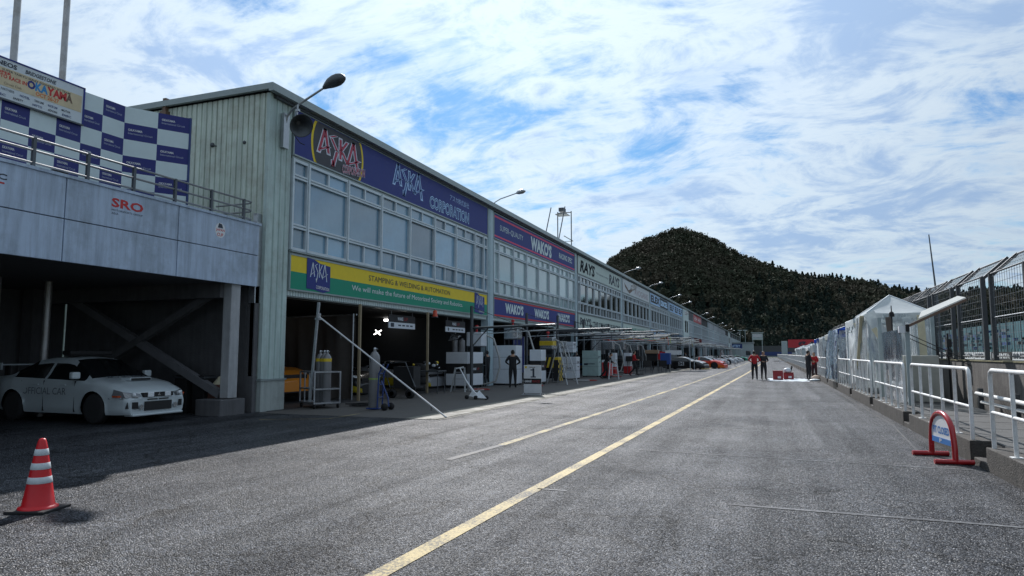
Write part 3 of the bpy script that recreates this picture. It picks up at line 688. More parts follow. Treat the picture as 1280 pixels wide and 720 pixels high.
# ------------------------------------------------------------------ podium balcony at the left
BT = thing('podium_balcony', 'raised concrete podium balcony over the parked official car', 'balcony', (XF, 5.0, 0))
mb = MB(); mb.box(-20, XF-.02, -8, 14.62, 3.36, 4.92, SHADEC); part('slab', mb, BT)
mb = MB(); mb.box(-13.1, XF+.06, -8, 14.66, 4.98, 5.04, CONCP); part('coping', mb, BT)
js = [-7.18, -4.45, -1.72, 1.01, 3.74, 6.47, 9.20, 11.93, 14.62]
for a, b in zip(js[:-1], js[1:]):
    for z0, z1 in ((3.33, 4.155), (4.175, 4.98)):
        mb = MB(); mb.box(XF-.04, XF+.03, a+.012, b-.012, z0, z1, CONCP); part('panel', mb, BT, bevel=.006)
def blet(name, s, y0, y1, z0, z1, m, bold=0., T=BT):
    mb = MB(); letters(mb, s, (XF+.034, y0, z0), YR, ZU, y1-y0, z1-z0, m, bold); return part(name, mb, T)
blet('lettering', 'SRO', 10.20, 10.95, 4.62, 4.80, INKR, .03)
blet('lettering', 'MOTORSPORTS GROUP', 10.20, 10.95, 4.53, 4.57, INKD); blet('lettering', 'ASIA', 10.20, 10.36, 4.46, 4.50, INKD)
blet('lettering', 'SPEC', 7.55, 8.08, 4.66, 4.76, INKD, .03); mb = MB(); mb.box(XF+.03, XF+.034, 7.5, 8.05, 4.58, 4.61, INKR); part('underline', mb, BT); blet('lettering', 'JAPAN', 7.6, 7.98, 4.38, 4.44, INKD)
mb = MB(); mb.raw([(XF+.033, 13.22+.17*math.cos(t*math.pi/12), 4.62+.19*math.sin(t*math.pi/12)) for t in range(24)], [tuple(range(24))], WHITE)
mb.raw([(XF+.035, 13.13, 4.68), (XF+.035, 13.31, 4.68), (XF+.035, 13.27, 4.78), (XF+.035, 13.17, 4.80)], [(0, 1, 2, 3)], INKD); part('emblem', mb, BT)
blet('lettering', 'JAPAN', 13.08, 13.36, 4.58, 4.66, INKR, .02); blet('lettering', 'CUP', 13.12, 13.32, 4.47, 4.55, INKR, .02)
# structure below
mb = MB(); mb.box(-20.3, -20.0, -8, 14.6, 0, 3.36, SHADEC); part('rear_wall', mb, BT)
mb = MB(); mb.box(-20, -12.86, 14.66, 14.80, 0, 3.36, SHADEC); part('side_wall', mb, BT)
mb = MB(); mb.box(-13.12, XF-.05, 13.78, 14.10, .42, 3.36, mat('pale_pillar_concrete', (.40, .41, .42), .8, var=.12, scale=3, bump=.2, streak=.3)); part('pillar', mb, BT, bevel=.02)
mb = MB(); mb.box(-13.60, XF+.0, 13.48, 14.35, -.02, .40, SHADEC); part('pillar_base', mb, BT, bevel=.02)
for x in (-16.9,): 
    mb = MB(); mb.box(x-.22, x+.22, 3.2, 3.6, 0, 3.36, SHADEC); part('pillar', mb, BT)
mb = MB(); mb.box(-20.0, -19.5, 6.2, 6.7, 0, 3.36, SHADEC); part('pillar', mb, BT)
mb = MB(); mb.box(-20.0, -19.5, 9.6, 10.1, 0, 3.36, SHADEC); part('pillar', mb, BT)
mb = MB(); mb.box(-19.8, -19.35, 13.2, 13.62, 0, 3.36, SHADEC); part('pillar', mb, BT)
mb = MB(); mb.bar((-13.2, 13.92, .50), (-19.3, 13.92, 3.35), .17, .20, mat('brace_paint', (.17, .17, .18), .7, var=.15)); part('brace', mb, BT)
mb = MB(); mb.bar((-13.2, 13.90, 3.30), (-19.3, 13.90, .35), .15, .18, SHADEC); part('brace', mb, BT)
mb = MB(); mb.box(-20, -13.1, 13.65, 13.98, 2.98, 3.36, SHADEC); part('beam', mb, BT)
# steel railing on the balcony
RT = thing('steel_railing', 'grey three rail steel railing along the top of the balcony', 'railing', (XF-.08, 14.0, 5.04))
for z in (5.13, 5.37, 5.60):
    mb = MB(); mb.tube([(XF-.08, -7, z), (XF-.08, 14.40, z), (XF-.22, 14.52, z), (-14.2, 14.52, z)], .024, RAILM, 8); part('rail', mb, RT)
for y in (-2.0, -.7, .6, 1.9, 3.2, 4.5, 5.8, 7.2, 8.6, 9.7, 10.78, 11.89, 13.0, 14.12):
    mb = MB(); mb.box(XF-.11, XF-.05, y-.03, y+.03, 5.04, 5.62, STEEL); part('post', mb, RT)
mb = MB(); mb.box(XF-.2, XF-.08, 9.02, 9.3, 5.05, 5.12, BLACK); single('cable_box', mb, 'small black box lying on the balcony edge', 'box')

# checkered backdrop
KT = thing('checkered_backdrop', 'folding blue and white checkered podium backdrop behind the steel railing', 'backdrop', (-14.5, 9, 5.0))
path = [(-14.5, 10.70), (-14.47, 11.19), (-14.45, 11.75), (-14.07, 12.37), (-13.67, 12.96)]
x, y = -14.5, 10.70
left = []
for k in range(12): left.append((-14.5, 10.70-.575*(k+1)))
path = left[::-1]+path
nc = len(path)-1; top = 7.53; hs = .405
for c in range(nc):
    (xa, ya), (xb, yb) = path[c], path[c+1]
    d = Vector((xb-xa, yb-ya, 0)).normalized(); nrm = Vector((d.y, -d.x, 0))
    for r in range(7):
        z1 = top-hs*r; z0 = max(z1-hs, 4.95)
        blue = ((nc-1-c)+r) % 2 == 0
        m = NAVYC if blue else CHKW
        mb = MB(); O = Vector((xa, ya, z0)); mb.prism([(0, 0), ((Vector((xb, yb, 0))-Vector((xa, ya, 0))).length, 0), ((Vector((xb, yb, 0))-Vector((xa, ya, 0))).length, z1-z0), (0, z1-z0)], O-nrm*.03, d, ZU, nrm, .03, m)
        sq = part('square', mb, KT)
        if blue and c > 3 and z1-z0 > .3:
            Wd = (Vector((xb, yb))-Vector((xa, ya))).length
            mb = MB(); letters(mb, 'OKAYAMA', O+nrm*.004+d*Wd*.12+Vector((0, 0, .22)), d, ZU, Wd*.42, .055, WHITE, .02); letters(mb, 'International Circuit', O+nrm*.004+d*Wd*.12+Vector((0, 0, .14)), d, ZU, Wd*.74, .05, mat('ink_pale', (.45, .50, .62)), .0); part('lettering', mb, sq)
mb = MB()
for q in (path[-1],): mb.box(q[0]-.05, q[0]+.03, q[1], q[1]+.05, 5, top+.01, BLUE)
part('edge_post', mb, KT)
# race poster on the backdrop
PT = thing('race_poster', 'large white race poster with tan strip on the checkered backdrop', 'poster', (-14.46, 8.5, 6.75))
px = -14.44
mb = MB(); mb.box(px-.03, px, 6.1, 10.68, 6.73, 7.57, PWHITE); part('sheet', mb, PT)
mb = MB(); mb.box(px+.001, px+.004, 6.1, 10.63, 6.99, 7.37, CREAM); part('tan_strip', mb, PT)
mb = MB(); mb.box(px-.03, px+.012, 6.1, 10.70, 7.555, 7.585, NAVY); mb.box(px-.03, px+.012, 10.66, 10.70, 6.73, 7.585, NAVY); mb.box(px-.03, px+.012, 6.1, 10.70, 6.70, 6.735, STEEL); part('border', mb, PT)
def plet(s, y0, y1, z0, z1, m, bold=0., sh=0.):
    mb = MB(); letters(mb, s, (px+.006, y0, z0), YR, ZU, y1-y0, z1-z0, m, bold, sh); part('lettering', mb, PT)
plet('ENEOS', 8.72, 9.18, 7.41, 7.50, INKD, .03); plet('BRIDGESTONE', 9.36, 10.02, 7.41, 7.49, INKD, .02, .2)
plet('SUPER TAIKYU SERIES POWERED BY TEAM', 8.9, 10.35, 7.30, 7.345, INKD, .01)
plet('SUPER', 8.75, 9.08, 7.24, 7.29, INKR, .03); plet('MOTO RACE IN', 8.72, 9.40, 7.155, 7.23, INKR, .03)
for s, a, b, m in (('O', 9.42, 9.57, NAVY), ('K', 9.59, 9.70, INKB), ('A', 9.71, 9.84, INKB), ('Y', 9.85, 9.97, INKR), ('A', 9.98, 10.11, INKR), ('M', 10.12, 10.26, INKR), ('A', 10.27, 10.40, BROWN)):
    plet(s, a, b, 7.13, 7.29, m, .05)
plet('OCT 26-27', 9.60, 10.10, 7.02, 7.10, INKO, .03)
plet('PARTNERS', 8.9, 9.16, 6.90, 6.95, INKD); plet('Circuit Club', 8.95, 9.3, 7.03, 7.08, BROWN)
for k, (s, a, z) in enumerate((('HOTEL', 9.28, 6.88), ('TAXI LINE', 9.58, 6.88), ('RACE LAB', 9.88, 6.88), ('MOTOR', 10.18, 6.88), ('MEC', 8.8, 6.78), ('SAFETY', 9.15, 6.78), ('NITTO', 9.55, 6.78), ('ADVAN', 9.88, 6.78), ('DISC', 10.2, 6.78))):
    plet(s, a, a+.2, z, z+.045, INKD if k % 2 else BLUE, .02)
# flagpoles
FG = 'flagpoles behind the checkered backdrop'
for k, (y, lab) in enumerate(((11.95, 'tall pale flagpole behind the tan and white poster, right of the two'), (10.72, 'tall pale flagpole at the left edge of the photo'))):
    mb = MB(); mb.tube([(-17, y, 0), (-17, y, 9), (-17.0, y, 19)], [.085, .08, .06], mat('flagpole_paint', (.42, .42, .42), .35, .5, dirt=(.2, .16, .12), dirtamt=.5), 12); single('flagpole', mb, lab, 'flagpole', FG)
line('faded_yellow_corner', [(-11.3, 13.15), (-9.9, 13.9), (-10.0, 15.4)], .06, YLINE2)
# the building continues past the camera, as the paved lane does
# ------------------------------------------------------------------ pit wall side (right)
XK = 2.65
mb = MB(); mb.box(XK+.30, 4.45, -20, 300, -.05, .30, PLATM)
struct('signal_platform', mb)
mb = MB(); y = 9.7
while y > -12: y -= 2.6
k = 0
while y < 60:
    mb.box(XK+.30, 4.45, y, y+.03, .296, .303, BLACK); y += 1.3
struct('platform_joints', mb)
# kerb blocks and their white railings
blocks = [(-12.0, -5.3), (-4.6, 1.0), (1.7, 5.9-.35), (6.3, 10.87)]
y = 11.65
while y < 270: blocks.append((y, y+4.62)); y += 5.27
KG = 'concrete kerb blocks along the pit wall walkway'; RG = 'white tube railings on the pit wall walkway'
ords = ['nearest', 'second', 'third', 'fourth', 'fifth', 'sixth', 'seventh', 'eighth', 'ninth', 'tenth', 'eleventh', 'twelfth']
def rail_parts(T, n, L, detail):
    """local: starts at y=0, length L, top 1.06 above the kerb"""
    r = .028 if detail else .032; nseg = 12 if detail else 6
    mb = MB(); c = .10
    mb.tube([(0, 0, 0), (0, 0, 1.02-c), (0, c*.3, 1.02-c*.3), (0, c, 1.02), (0, L-c, 1.02), (0, L-c*.3, 1.02-c*.3), (0, L, 1.02-c), (0, L, 0)], r, WRAIL, nseg); part('frame', mb, T, False)
    mb = MB(); mb.tube([(0, .02, .47), (0, L-.02, .47)], r*.8, WRAIL, nseg); part('mid_rail', mb, T, False)
    for k in range(1, n):
        yy = L*k/n; mb = MB(); mb.tube([(0, yy, 0), (0, yy, 1.0)], r*.92, WRAIL, nseg)
        if detail: mb.box(-.06, .06, yy-.06, yy+.06, 0, .008, WRAIL)
        part('post', mb, T, False)
KP = None; RP = {}
vis = 0
for i, (a, b) in enumerate(blocks):
    if b > 0 and b <= 10.9: nm = 'nearest' if i == 3 else 'out of frame'
    if i >= 3: vis = i-3
    where = ords[vis]+' from the camera' if vis < 12 else 'far along the lane towards the hill'
    if i < 3: where = 'beside the camera'
    mb = MB(); mb.box(XK, XK+.28, a, b, -.03, .31, CONCD)
    if i < 14: mb.box(XK+.002, XK+.278, b+.001, b+.62, -.03, .10, CONCD)
    o = single('kerb_block', mb, 'weathered dark concrete kerb block under the white railing, '+where, 'kerb', KG, bevel=.012 if i < 14 else 0)
    det = i < 12; L_ = b-a-.24; n = 5; key = (det, round(L_, 2))
    lab = 'white tube railing panel on the kerb, '+where
    if key in RP: dup(RP[key], (XK+.07, a+.12, .31), label=lab, group=RG)
    else:
        T = thing('white_railing', lab, 'railing', (XK+.07, a+.12, .31), group=RG); rail_parts(T, n, L_, det); RP[key] = T
# pit wall
mb = MB(); MOSS = mat('mossy_wall_top', (.17, .16, .09), .9, var=.4, scale=6, bump=.5, dirt=(.26, .22, .10), dirtamt=.8)
mb.box(4.86, 5.16, -20, 320, -.05, 1.36, WALLC); single('pit_wall', mb, 'long stained concrete pit wall with debris fence posts on top', 'wall')
mb = MB(); mb.box(4.84, 5.18, -20, 320, 1.36, 1.385, MOSS); struct('wall_top_moss', mb)
mb = MB(); mb.box(4.45, 4.86, -20, 320, -.05, .02, BLACK); struct('shaded_trench', mb)  # trench floor coloured black to stand for its shade
PG = 'white guard pipes running low along the pit wall'
for k, (x, z, lab) in enumerate(((4.52, .62, 'upper white pipe along the pit wall behind the railing'), (4.60, .42, 'lower thin white pipe along the pit wall behind the railing'))):
    T = thing('guard_pipe', lab, 'pipe', (x, 10, 0), group=PG)
    mb = MB(); mb.tube([(x, -10, z), (x, 11.5, z), (x, 12.2, z+(.0 if k else -.04)), (x, 19.0, z)], .045 if k == 0 else .04, WRAIL, 10); part('pipe', mb, T)
    if k == 0:
        for yy in (-2, 2, 6, 9, 11.5, 14, 16.5, 19):
            mb = MB(); mb.box(x+.03, x+.13, yy-.05, yy+.05, 0.02, z+.12, STEEL); part('support', mb, T)
# debris fence panels
WIRE = mat('fence_wire', (.16, .17, .18), .5, .5)
FG2 = 'debris fence panels on the pit wall'
def wires(n0, L, full):
    WIRE = mat('fence_wire', (0, 0, 0)) if full else POSTM
    mb = MB(); r = .0032 if full else .005; sp = .17 if full else .36
    z = .12
    while z < 2.0: mb.bar((0, 0, z), (0, L, z), r*2, r*2, WIRE); z += sp
    y = sp
    while y < L: mb.bar((0, y, .05), (0, y, 2.04), r*2, r*2, WIRE, (0, 1, 0)); y += sp
    # slanted top
    t = .05
    while t < 1:
        mb.bar((.54*t, 0, 2.06+.44*t), (.54*t, L, 2.06+.44*t), r*2, r*2, WIRE); t += sp/.55
    y = sp
    while y < L: mb.bar((0, y, 2.06), (.54, y, 2.50), r*2, r*2, WIRE, (0, 1, 0)); y += sp
    return mb
def fence_panel(loc, lab, full):
    T = thing('debris_fence_panel', lab, 'fence', loc, group=FG2); L = 2.36
    for yy in (0, L):
        mb = MB(); mb.box(-.05, .05, yy-.045, yy+.045, 0, 2.06, POSTM); mb.box(-.09, .09, yy-.08, yy+.08, 0, .02, POSTM); part('post', mb, T, False)
        mb = MB(); mb.bar((0, yy, 2.0), (.56, yy, 2.52), .07, .08, POSTM, (0, 1, 0)); part('arm', mb, T, False)
    mb = MB(); mb.tube([(0, 0, 2.06), (0, L, 2.06)], .02, POSTM, 6); mb.tube([(.55, 0, 2.51), (.55, L, 2.51)], .025, POSTM, 6); mb.tube([(0, 0, 1.02), (0, L, 1.02)], .012, GALV if full else POSTM, 6); mb.tube([(0, 0, .10), (0, L, .10)], .016, POSTM, 6); part('rail', mb, T, False)
    part('wire_mesh', wires(0, L, full), T, False, kind='stuff')
    return T
fa = fence_panel((5.0, 19.85, 1.385), 'dark steel debris fence panel, third from the right edge of the photo', True)
fb = None
n = 0; y = 19.85-3.05*4; 
while y < 66:
    if abs(y-19.85) > .1:
        q = round((y-13.75)/3.05)
        lab = 'dark steel debris fence panel '+('at the right edge of the photo' if q == 1 else 'standing beyond the tents, %s past the awning' % (['first', 'second', 'third', 'fourth', 'fifth', 'sixth', 'seventh'][q-3]) if 3 <= q <= 9 else 'behind the %s tents' % (['blue topped', 'grey', 'farther grey', 'pale', 'second pale', 'small blue', 'white', 'far white', 'last'][min(q-10, 8)]) if q > 9 else 'beside the camera outside the photo')
        if y < 40: dup(fa, (5.0, y, 1.385), label=lab)
        elif fb is None: fb = fence_panel((5.0, y, 1.385), lab, False)
        else: dup(fb, (5.0, y, 1.385), label=lab)
    y += 3.05

# ------------------------------------------------------------------ red arch stand with pit sign
T = thing('arch_sign', 'red tubular arch stand with a small white and blue sign by the kerb', 'sign', (2.33, 11.75, 0), rz=R_(8))
mb = MB(); pts = []
for k in range(17):
    t = math.pi*k/16; pts.append((0, .40*-math.cos(t), .40+.30*math.sin(t) if True else 0))
pts = [(0, -.44, .04), (0, -.43, .25)]+[(0, -.40*math.cos(math.pi*k/14), .38+.30*math.sin(math.pi*k/14)) for k in range(15)]+[(0, .43, .25), (0, .44, .04)]
mb.tube(pts, .038, REDG, 14); part('arch_tube', mb, T, False)
for yy in (-.44, .44):
    mb = MB(); mb.tube([(-.27, yy, .038), (.23, yy, .038)], .036, REDG, 12); part('foot', mb, T, False)
mb = MB(); P = [(-.35, .24), (.35, .24)]+[(.36*math.cos(math.pi*k/12), .37+.27*math.sin(math.pi*k/12)) for k in range(13)]
mb.prism(P, (-.005, 0, 0), (0, -1, 0), ZU, (-1, 0, 0), .008, WHITE); pl = part('sign_plate', mb, T, False)
mb = MB(); mb.box(-.018, -.014, -.35, .35, .24, .32, mat('sign_blue_band', (.03, .18, .50), .45)); part('blue_band', mb, pl, False)
mb = MB(); letters(mb, 'PIT CLOSED', (-.016, .30, .38), (0, -1, 0), ZU, .60, .10, mat('sign_blue_band', (0, 0, 0)), .03); letters(mb, 'P', (-.021, .05, .255), (0, -1, 0), ZU, .08, .05, WHITE, .02); part('lettering', mb, pl, False)

# ------------------------------------------------------------------ tents on the walkway
def plastic(name, tint, base, amt=.5):
    m = bpy.data.materials.new(name); m.use_nodes = True; nt = m.node_tree; nt.nodes.clear(); lk = nt.links.new
    t = nn(m, 'ShaderNodeTexCoord'); mp = nn(m, 'ShaderNodeMapping'); mp.inputs['Scale'].default_value = (2.2, 2.2, .5); mp.inputs['Rotation'].default_value = (.5, .15, 0); lk(t.outputs['Object'], mp.inputs[0])
    no = nn(m, 'ShaderNodeTexNoise'); no.inputs['Scale'].default_value = 1.7; no.inputs['Detail'].default_value = 5; no.inputs['Distortion'].default_value = 1.5; lk(mp.outputs[0], no.inputs['Vector'])
    mr = nn(m, 'ShaderNodeMapRange'); mr.inputs[1].default_value = .42; mr.inputs[2].default_value = .62; mr.inputs[3].default_value = base; mr.inputs[4].default_value = min(base+amt, .95); lk(no.outputs['Fac'], mr.inputs[0])
    tr = nn(m, 'ShaderNodeBsdfTransparent'); tr.inputs[0].default_value = tuple(tint)+(1,)
    df = nn(m, 'ShaderNodeBsdfDiffuse'); df.inputs[0].default_value = (.82, .86, .88, 1)
    tl = nn(m, 'ShaderNodeBsdfTranslucent'); tl.inputs[0].default_value = (.62, .66, .68, 1)
    gl = nn(m, 'ShaderNodeBsdfGlossy'); gl.inputs['Roughness'].default_value = .12; gl.inputs[0].default_value = (.9, .95, 1, 1)
    bp = nn(m, 'ShaderNodeBump'); bp.inputs['Strength'].default_value = .8; bp.inputs['Distance'].default_value = .08; lk(no.outputs['Fac'], bp.inputs['Height'])
    for g in (df, gl, tl): lk(bp.outputs[0], g.inputs['Normal'])
    a = nn(m, 'ShaderNodeMixShader'); a.inputs[0].default_value = .5; lk(df.outputs[0], a.inputs[1]); lk(tl.outputs[0], a.inputs[2])
    b = nn(m, 'ShaderNodeMixShader'); lk(mr.outputs[0], b.inputs[0]); lk(tr.outputs[0], b.inputs[1]); lk(a.outputs[0], b.inputs[2])  # white noise streaks stand for light reflected in the clear sheet
    fr = nn(m, 'ShaderNodeFresnel'); fr.inputs[0].default_value = 1.45; lk(bp.outputs[0], fr.inputs['Normal'])
    c = nn(m, 'ShaderNodeMixShader'); lk(fr.outputs[0], c.inputs[0]); lk(b.outputs[0], c.inputs[1]); lk(gl.outputs[0], c.inputs[2])
    o = nn(m, 'ShaderNodeOutputMaterial'); lk(c.outputs[0], o.inputs[0]); return m
CLEARP = plastic('clear_vinyl', (.90, .94, .94), .26, .62)
FROSTP = plastic('frosted_vinyl', (.8, .85, .85), .5, .45)
def canvas(name, c):
    m = bpy.data.materials.new(name); m.use_nodes = True; nt = m.node_tree; nt.nodes.clear(); lk = nt.links.new
    t = nn(m, 'ShaderNodeTexCoord'); no = nn(m, 'ShaderNodeTexNoise'); no.inputs['Scale'].default_value = 2.5; no.inputs['Detail'].default_value = 5; no.inputs['Distortion'].default_value = 1.; lk(t.outputs['Object'], no.inputs['Vector'])
    df = nn(m, 'ShaderNodeBsdfDiffuse'); df.inputs[0].default_value = tuple(c)+(1,); tl = nn(m, 'ShaderNodeBsdfTranslucent'); tl.inputs[0].default_value = tuple(v*.75 for v in c)+(1,)
    bp = nn(m, 'ShaderNodeBump'); bp.inputs['Strength'].default_value = .5; bp.inputs['Distance'].default_value = .06; lk(no.outputs['Fac'], bp.inputs['Height']); lk(bp.outputs[0], df.inputs['Normal'])
    a = nn(m, 'ShaderNodeMixShader'); a.inputs[0].default_value = .42; lk(df.outputs[0], a.inputs[1]); lk(tl.outputs[0], a.inputs[2])
    o = nn(m, 'ShaderNodeOutputMaterial'); lk(a.outputs[0], o.inputs[0]); return m
CANV = canvas('white_canvas', (.78, .83, .84)); CANVB = canvas('blue_canvas', (.03, .08, .36)); CANVG = canvas('grey_canvas', (.55, .57, .55))
def drape(x0, y0, x1, y1, z0, z1, m, amp=.05, waves=5, n=36, rows=7, slant=0., seed=0, lean=(0, 0)):
    rnd = random.Random(seed); mb = MB(); vs = []; ph = [rnd.uniform(0, 6.3) for _ in range(4)]
    d = Vector((x1-x0, y1-y0, 0)); nr = Vector((-d.y, d.x, 0)).normalized()
    for j in range(rows+1):
        v = j/rows
        for i in range(n+1):
            u = i/n
            a = amp*(1-.55*v)*(math.sin(u*waves*6.28+ph[0]+v*1.3)+.5*math.sin(u*waves*2.3*6.28+ph[1]-v*2)+.4*math.sin(v*5+u*7+ph[2]))
            p = Vector((x0, y0, 0))+d*(u+slant*(1-v)*.1*math.sin(u*3+ph[3]))+nr*a+Vector((lean[0]*(1-v), lean[1]*(1-v), z0+(z1-z0)*v)); vs.append(p)
    fs = [(j*(n+1)+i, j*(n+1)+i+1, (j+1)*(n+1)+i+1, (j+1)*(n+1)+i) for j in range(rows) for i in range(n)]
    mb.raw(vs, fs, m, True); return mb
def roof4(x0, x1, y0, y1, ze, zp, m, val=.22, px=None, py=None, n=7):
    """hip canopy with slightly sagging faces and a valance"""
    mb = MB(); cx = px if px is not None else (x0+x1)/2; cy = py if py is not None else (y0+y1)/2
    cs = [(x0, y0), (x1, y0), (x1, y1), (x0, y1)]
    for k in range(4):
        a, b = cs[k], cs[(k+1) % 4]; vs = []
        for j in range(n+1):
            v = j/n
            for i in range(n+1):
                u = i/n; bx = a[0]+(b[0]-a[0])*u; by = a[1]+(b[1]-a[1])*u
                sag = -.10*math.sin(math.pi*u)*math.sin(math.pi*min(v*1.0, 1))*(1-v*.3)
                edge = -.03*math.sin(math.pi*u)*(1-v)
                vs.append((bx+(cx-bx)*v, by+(cy-by)*v, ze+(zp-ze)*v+sag+edge))
        mb.raw(vs, [(j*(n+1)+i, j*(n+1)+i+1, (j+1)*(n+1)+i+1, (j+1)*(n+1)+i) for j in range(n) for i in range(n)], m, True)
    vm = MB()
    for k in range(4):
        a, b = cs[k], cs[(k+1) % 4]; vs = []
        for j in range(3):
            for i in range(13):
                u = i/12; vs.append((a[0]+(b[0]-a[0])*u, a[1]+(b[1]-a[1])*u, ze-.03*math.sin(math.pi*u)-val*j/2-.02*math.sin(u*19)*(j == 2)))
        vm.raw(vs, [(j*13+i, j*13+i+1, (j+1)*13+i+1, (j+1)*13+i) for j in range(2) for i in range(12)], m, True)
    return mb, vm
def tent(label, x0, x1, y0, y1, ze, zp, m, vm_, sides, seed, group='canopies over the pit wall walkway', zf=.30, cat='tent'):
    T = thing('tent', label, cat, ((x0+x1)/2, (y0+y1)/2, zf), group=group)
    r, v = roof4(x0, x1, y0, y1, ze, zp, m); part('canopy', r, T); part('valance', v, T) if vm_ is None else part('valance', MBrecolor(v, vm_), T)
    for x, y in ((x0+.06, y0+.06), (x1-.06, y0+.06), (x1-.06, y1-.06), (x0+.06, y1-.06)):
        mb = MB(); mb.box(x-.025, x+.025, y-.025, y+.025, zf, ze+.0, ALU); part('leg', mb, T)
    mb = MB()
    for k in range(2):
        yy = (y0+.06, y1-.06)[k]; mb.bar((x0+.06, yy, ze-.10), (x1-.06, yy, ze-.42), .025, .03, ALU); mb.bar((x0+.06, yy, ze-.42), (x1-.06, yy, ze-.10), .025, .03, ALU)
        xx = (x0+.06, x1-.06)[k]
        for a, b in ((y0+.06, (y0+y1)/2), ((y0+y1)/2, y1-.06)): mb.bar((xx, a, ze-.10), (xx, b, ze-.45), .025, .03, ALU, (1, 0, 0)); mb.bar((xx, a, ze-.45), (xx, b, ze-.10), .025, .03, ALU, (1, 0, 0))
    part('truss', mb, T)
    mb = MB()
    for x, y in ((x0, y0), (x1, y0), (x1, y1), (x0, y1)): mb.tube([(x, y, ze+.012), ((x0+x1)/2, (y0+y1)/2, zp+.012)], .014, ALU, 5)
    part('ridge_seam', mb, T)
    for k, s in enumerate(sides):
        if not s: continue
        a, b = [((x0, y0), (x1, y0)), ((x1, y0), (x1, y1)), ((x1, y1), (x0, y1)), ((x0, y1), (x0, y0))][k]
        part('side_sheet', drape(a[0], a[1], b[0], b[1], zf+.03, ze-.05, s, .035, 4, seed=seed+k, lean=(-.05 if k == 3 else 0, -.10 if k == 0 else 0)), T)
    return T
def MBrecolor(mb, m): mb.mats = [m]; mb.m = [0]*len(mb.m); return mb
T1 = tent('tall white peaked canopy with clear vinyl sides, largest of the walkway tents', 2.98, 4.78, 24.6, 27.8, 2.86, 3.52, CANV, None, (CLEARP, CLEARP, FROSTP, CLEARP), 3)
# loose diagonal sheets and rolled flaps hanging in the big tent
for k, (a, b, c, m) in enumerate((((3.0, 24.38, 2.85), (3.95, 24.30, .9), .34, CANV), ((3.12, 24.34, 2.35), (4.05, 24.28, .7), .15, mat('tan_flap', (.66, .60, .42), .8)), ((3.55, 24.4, 2.7), (3.68, 24.42, .5), .16, mat('brown_flap', (.16, .13, .11), .8)), ((4.05, 24.40, 2.7), (4.32, 24.30, .4), .24, CANV), ((2.93, 25.4, 2.8), (2.93, 27.2, 1.0), .14, mat('tan_flap', (0, 0, 0))), ((4.45, 24.42, 2.75), (4.5, 24.44, .6), .20, mat('tan_flap', (0, 0, 0))))):
    mb = MB(); mb.bar(a, b, c, .03, m, (0, 1, 0)); part('flap', mb, T1)
mb = MB(); mb.tube([(3.62, 24.2, .3), (3.62, 24.2, 2.75), (3.62, 24.2, 3.05)], [.02, .02, .015], BLACK, 6); mb.sphere((3.62, 24.2, 2.80), .07, BLACK); mb.box(3.55, 3.69, 24.14, 24.26, 2.70, 2.78, BLACK); single('black_mast', mb, 'thin black pole with a clamp in front of the big white tent', 'pole')
T2 = tent('smaller white canopy just behind the big peaked tent', 2.98, 4.78, 28.6, 31.4, 2.82, 3.15, CANV, None, (CLEARP, None, FROSTP, None), 11)
mb = MB(); mb.bar((3.05, 28.5, 2.7), (3.5, 28.5, 1.2), .12, .03, mat('tan_flap', (0, 0, 0)), (0, 1, 0)); part('flap', mb, T2)
mb = MB(); mb.bar((3.3, 28.5, 2.7), (3.75, 28.5, 1.3), .14, .03, mat('blue_flap', (.05, .12, .35), .7), (0, 1, 0)); part('flap', mb, T2)
T3 = tent('blue topped canopy with hanging clear vinyl curtains', 2.85, 4.78, 33.2, 37.2, 2.62, 3.0, CANVB, CANVB, (CLEARP, None, None, FROSTP), 21)
mb = MB(); letters(mb, 'G', (3.35, 33.16, 2.47), (1, 0, 0), ZU, .3, .16, WHITE, .05); mb.box(3.2, 3.75, 33.165, 33.17, 2.42, 2.66, mat('pale_blue_patch', (.35, .55, .60))); part('emblem', mb, T3)
part('curtain', drape(2.80, 33.1, 2.62, 35.2, .45, 2.6, CLEARP, .09, 3, seed=5, lean=(-.25, -.5)), T3)
T = tent('low white rounded canopy tucked between the blue tent and the second white one', 3.3, 4.7, 31.9, 33.0, 2.28, 2.6, CANV, None, (None, None, None, None), 31)
farT = [(39.5, 42.5, 2.55, 2.85, CANVG, 'grey white canopy with flaps behind the blue tent'), (44.2, 47.2, 2.5, 2.8, CANV, 'pale canopy, second behind the blue tent'), (49.5, 52.5, 2.5, 2.75, CANVB, 'small blue roofed canopy behind the people in the lane'), (54.5, 58, 2.2, 2.6, CANV, 'white canopy near the far end of the walkway'), (61, 65, 2.0, 2.5, CANV, 'small white canopy beyond the blue roofed one'), (72, 76, 2.1, 2.5, CANV, 'white canopy far along the walkway'), (88, 92, 2.1, 2.5, CANV, 'farthest white canopy on the walkway')]
for k, (a, b, ze, zp, m, lab) in enumerate(farT):
    tent(lab, 2.95, 4.75, a, b, ze, zp, m, None, (CLEARP if k < 3 else FROSTP, None, None, FROSTP if k % 2 else None), 40+k)
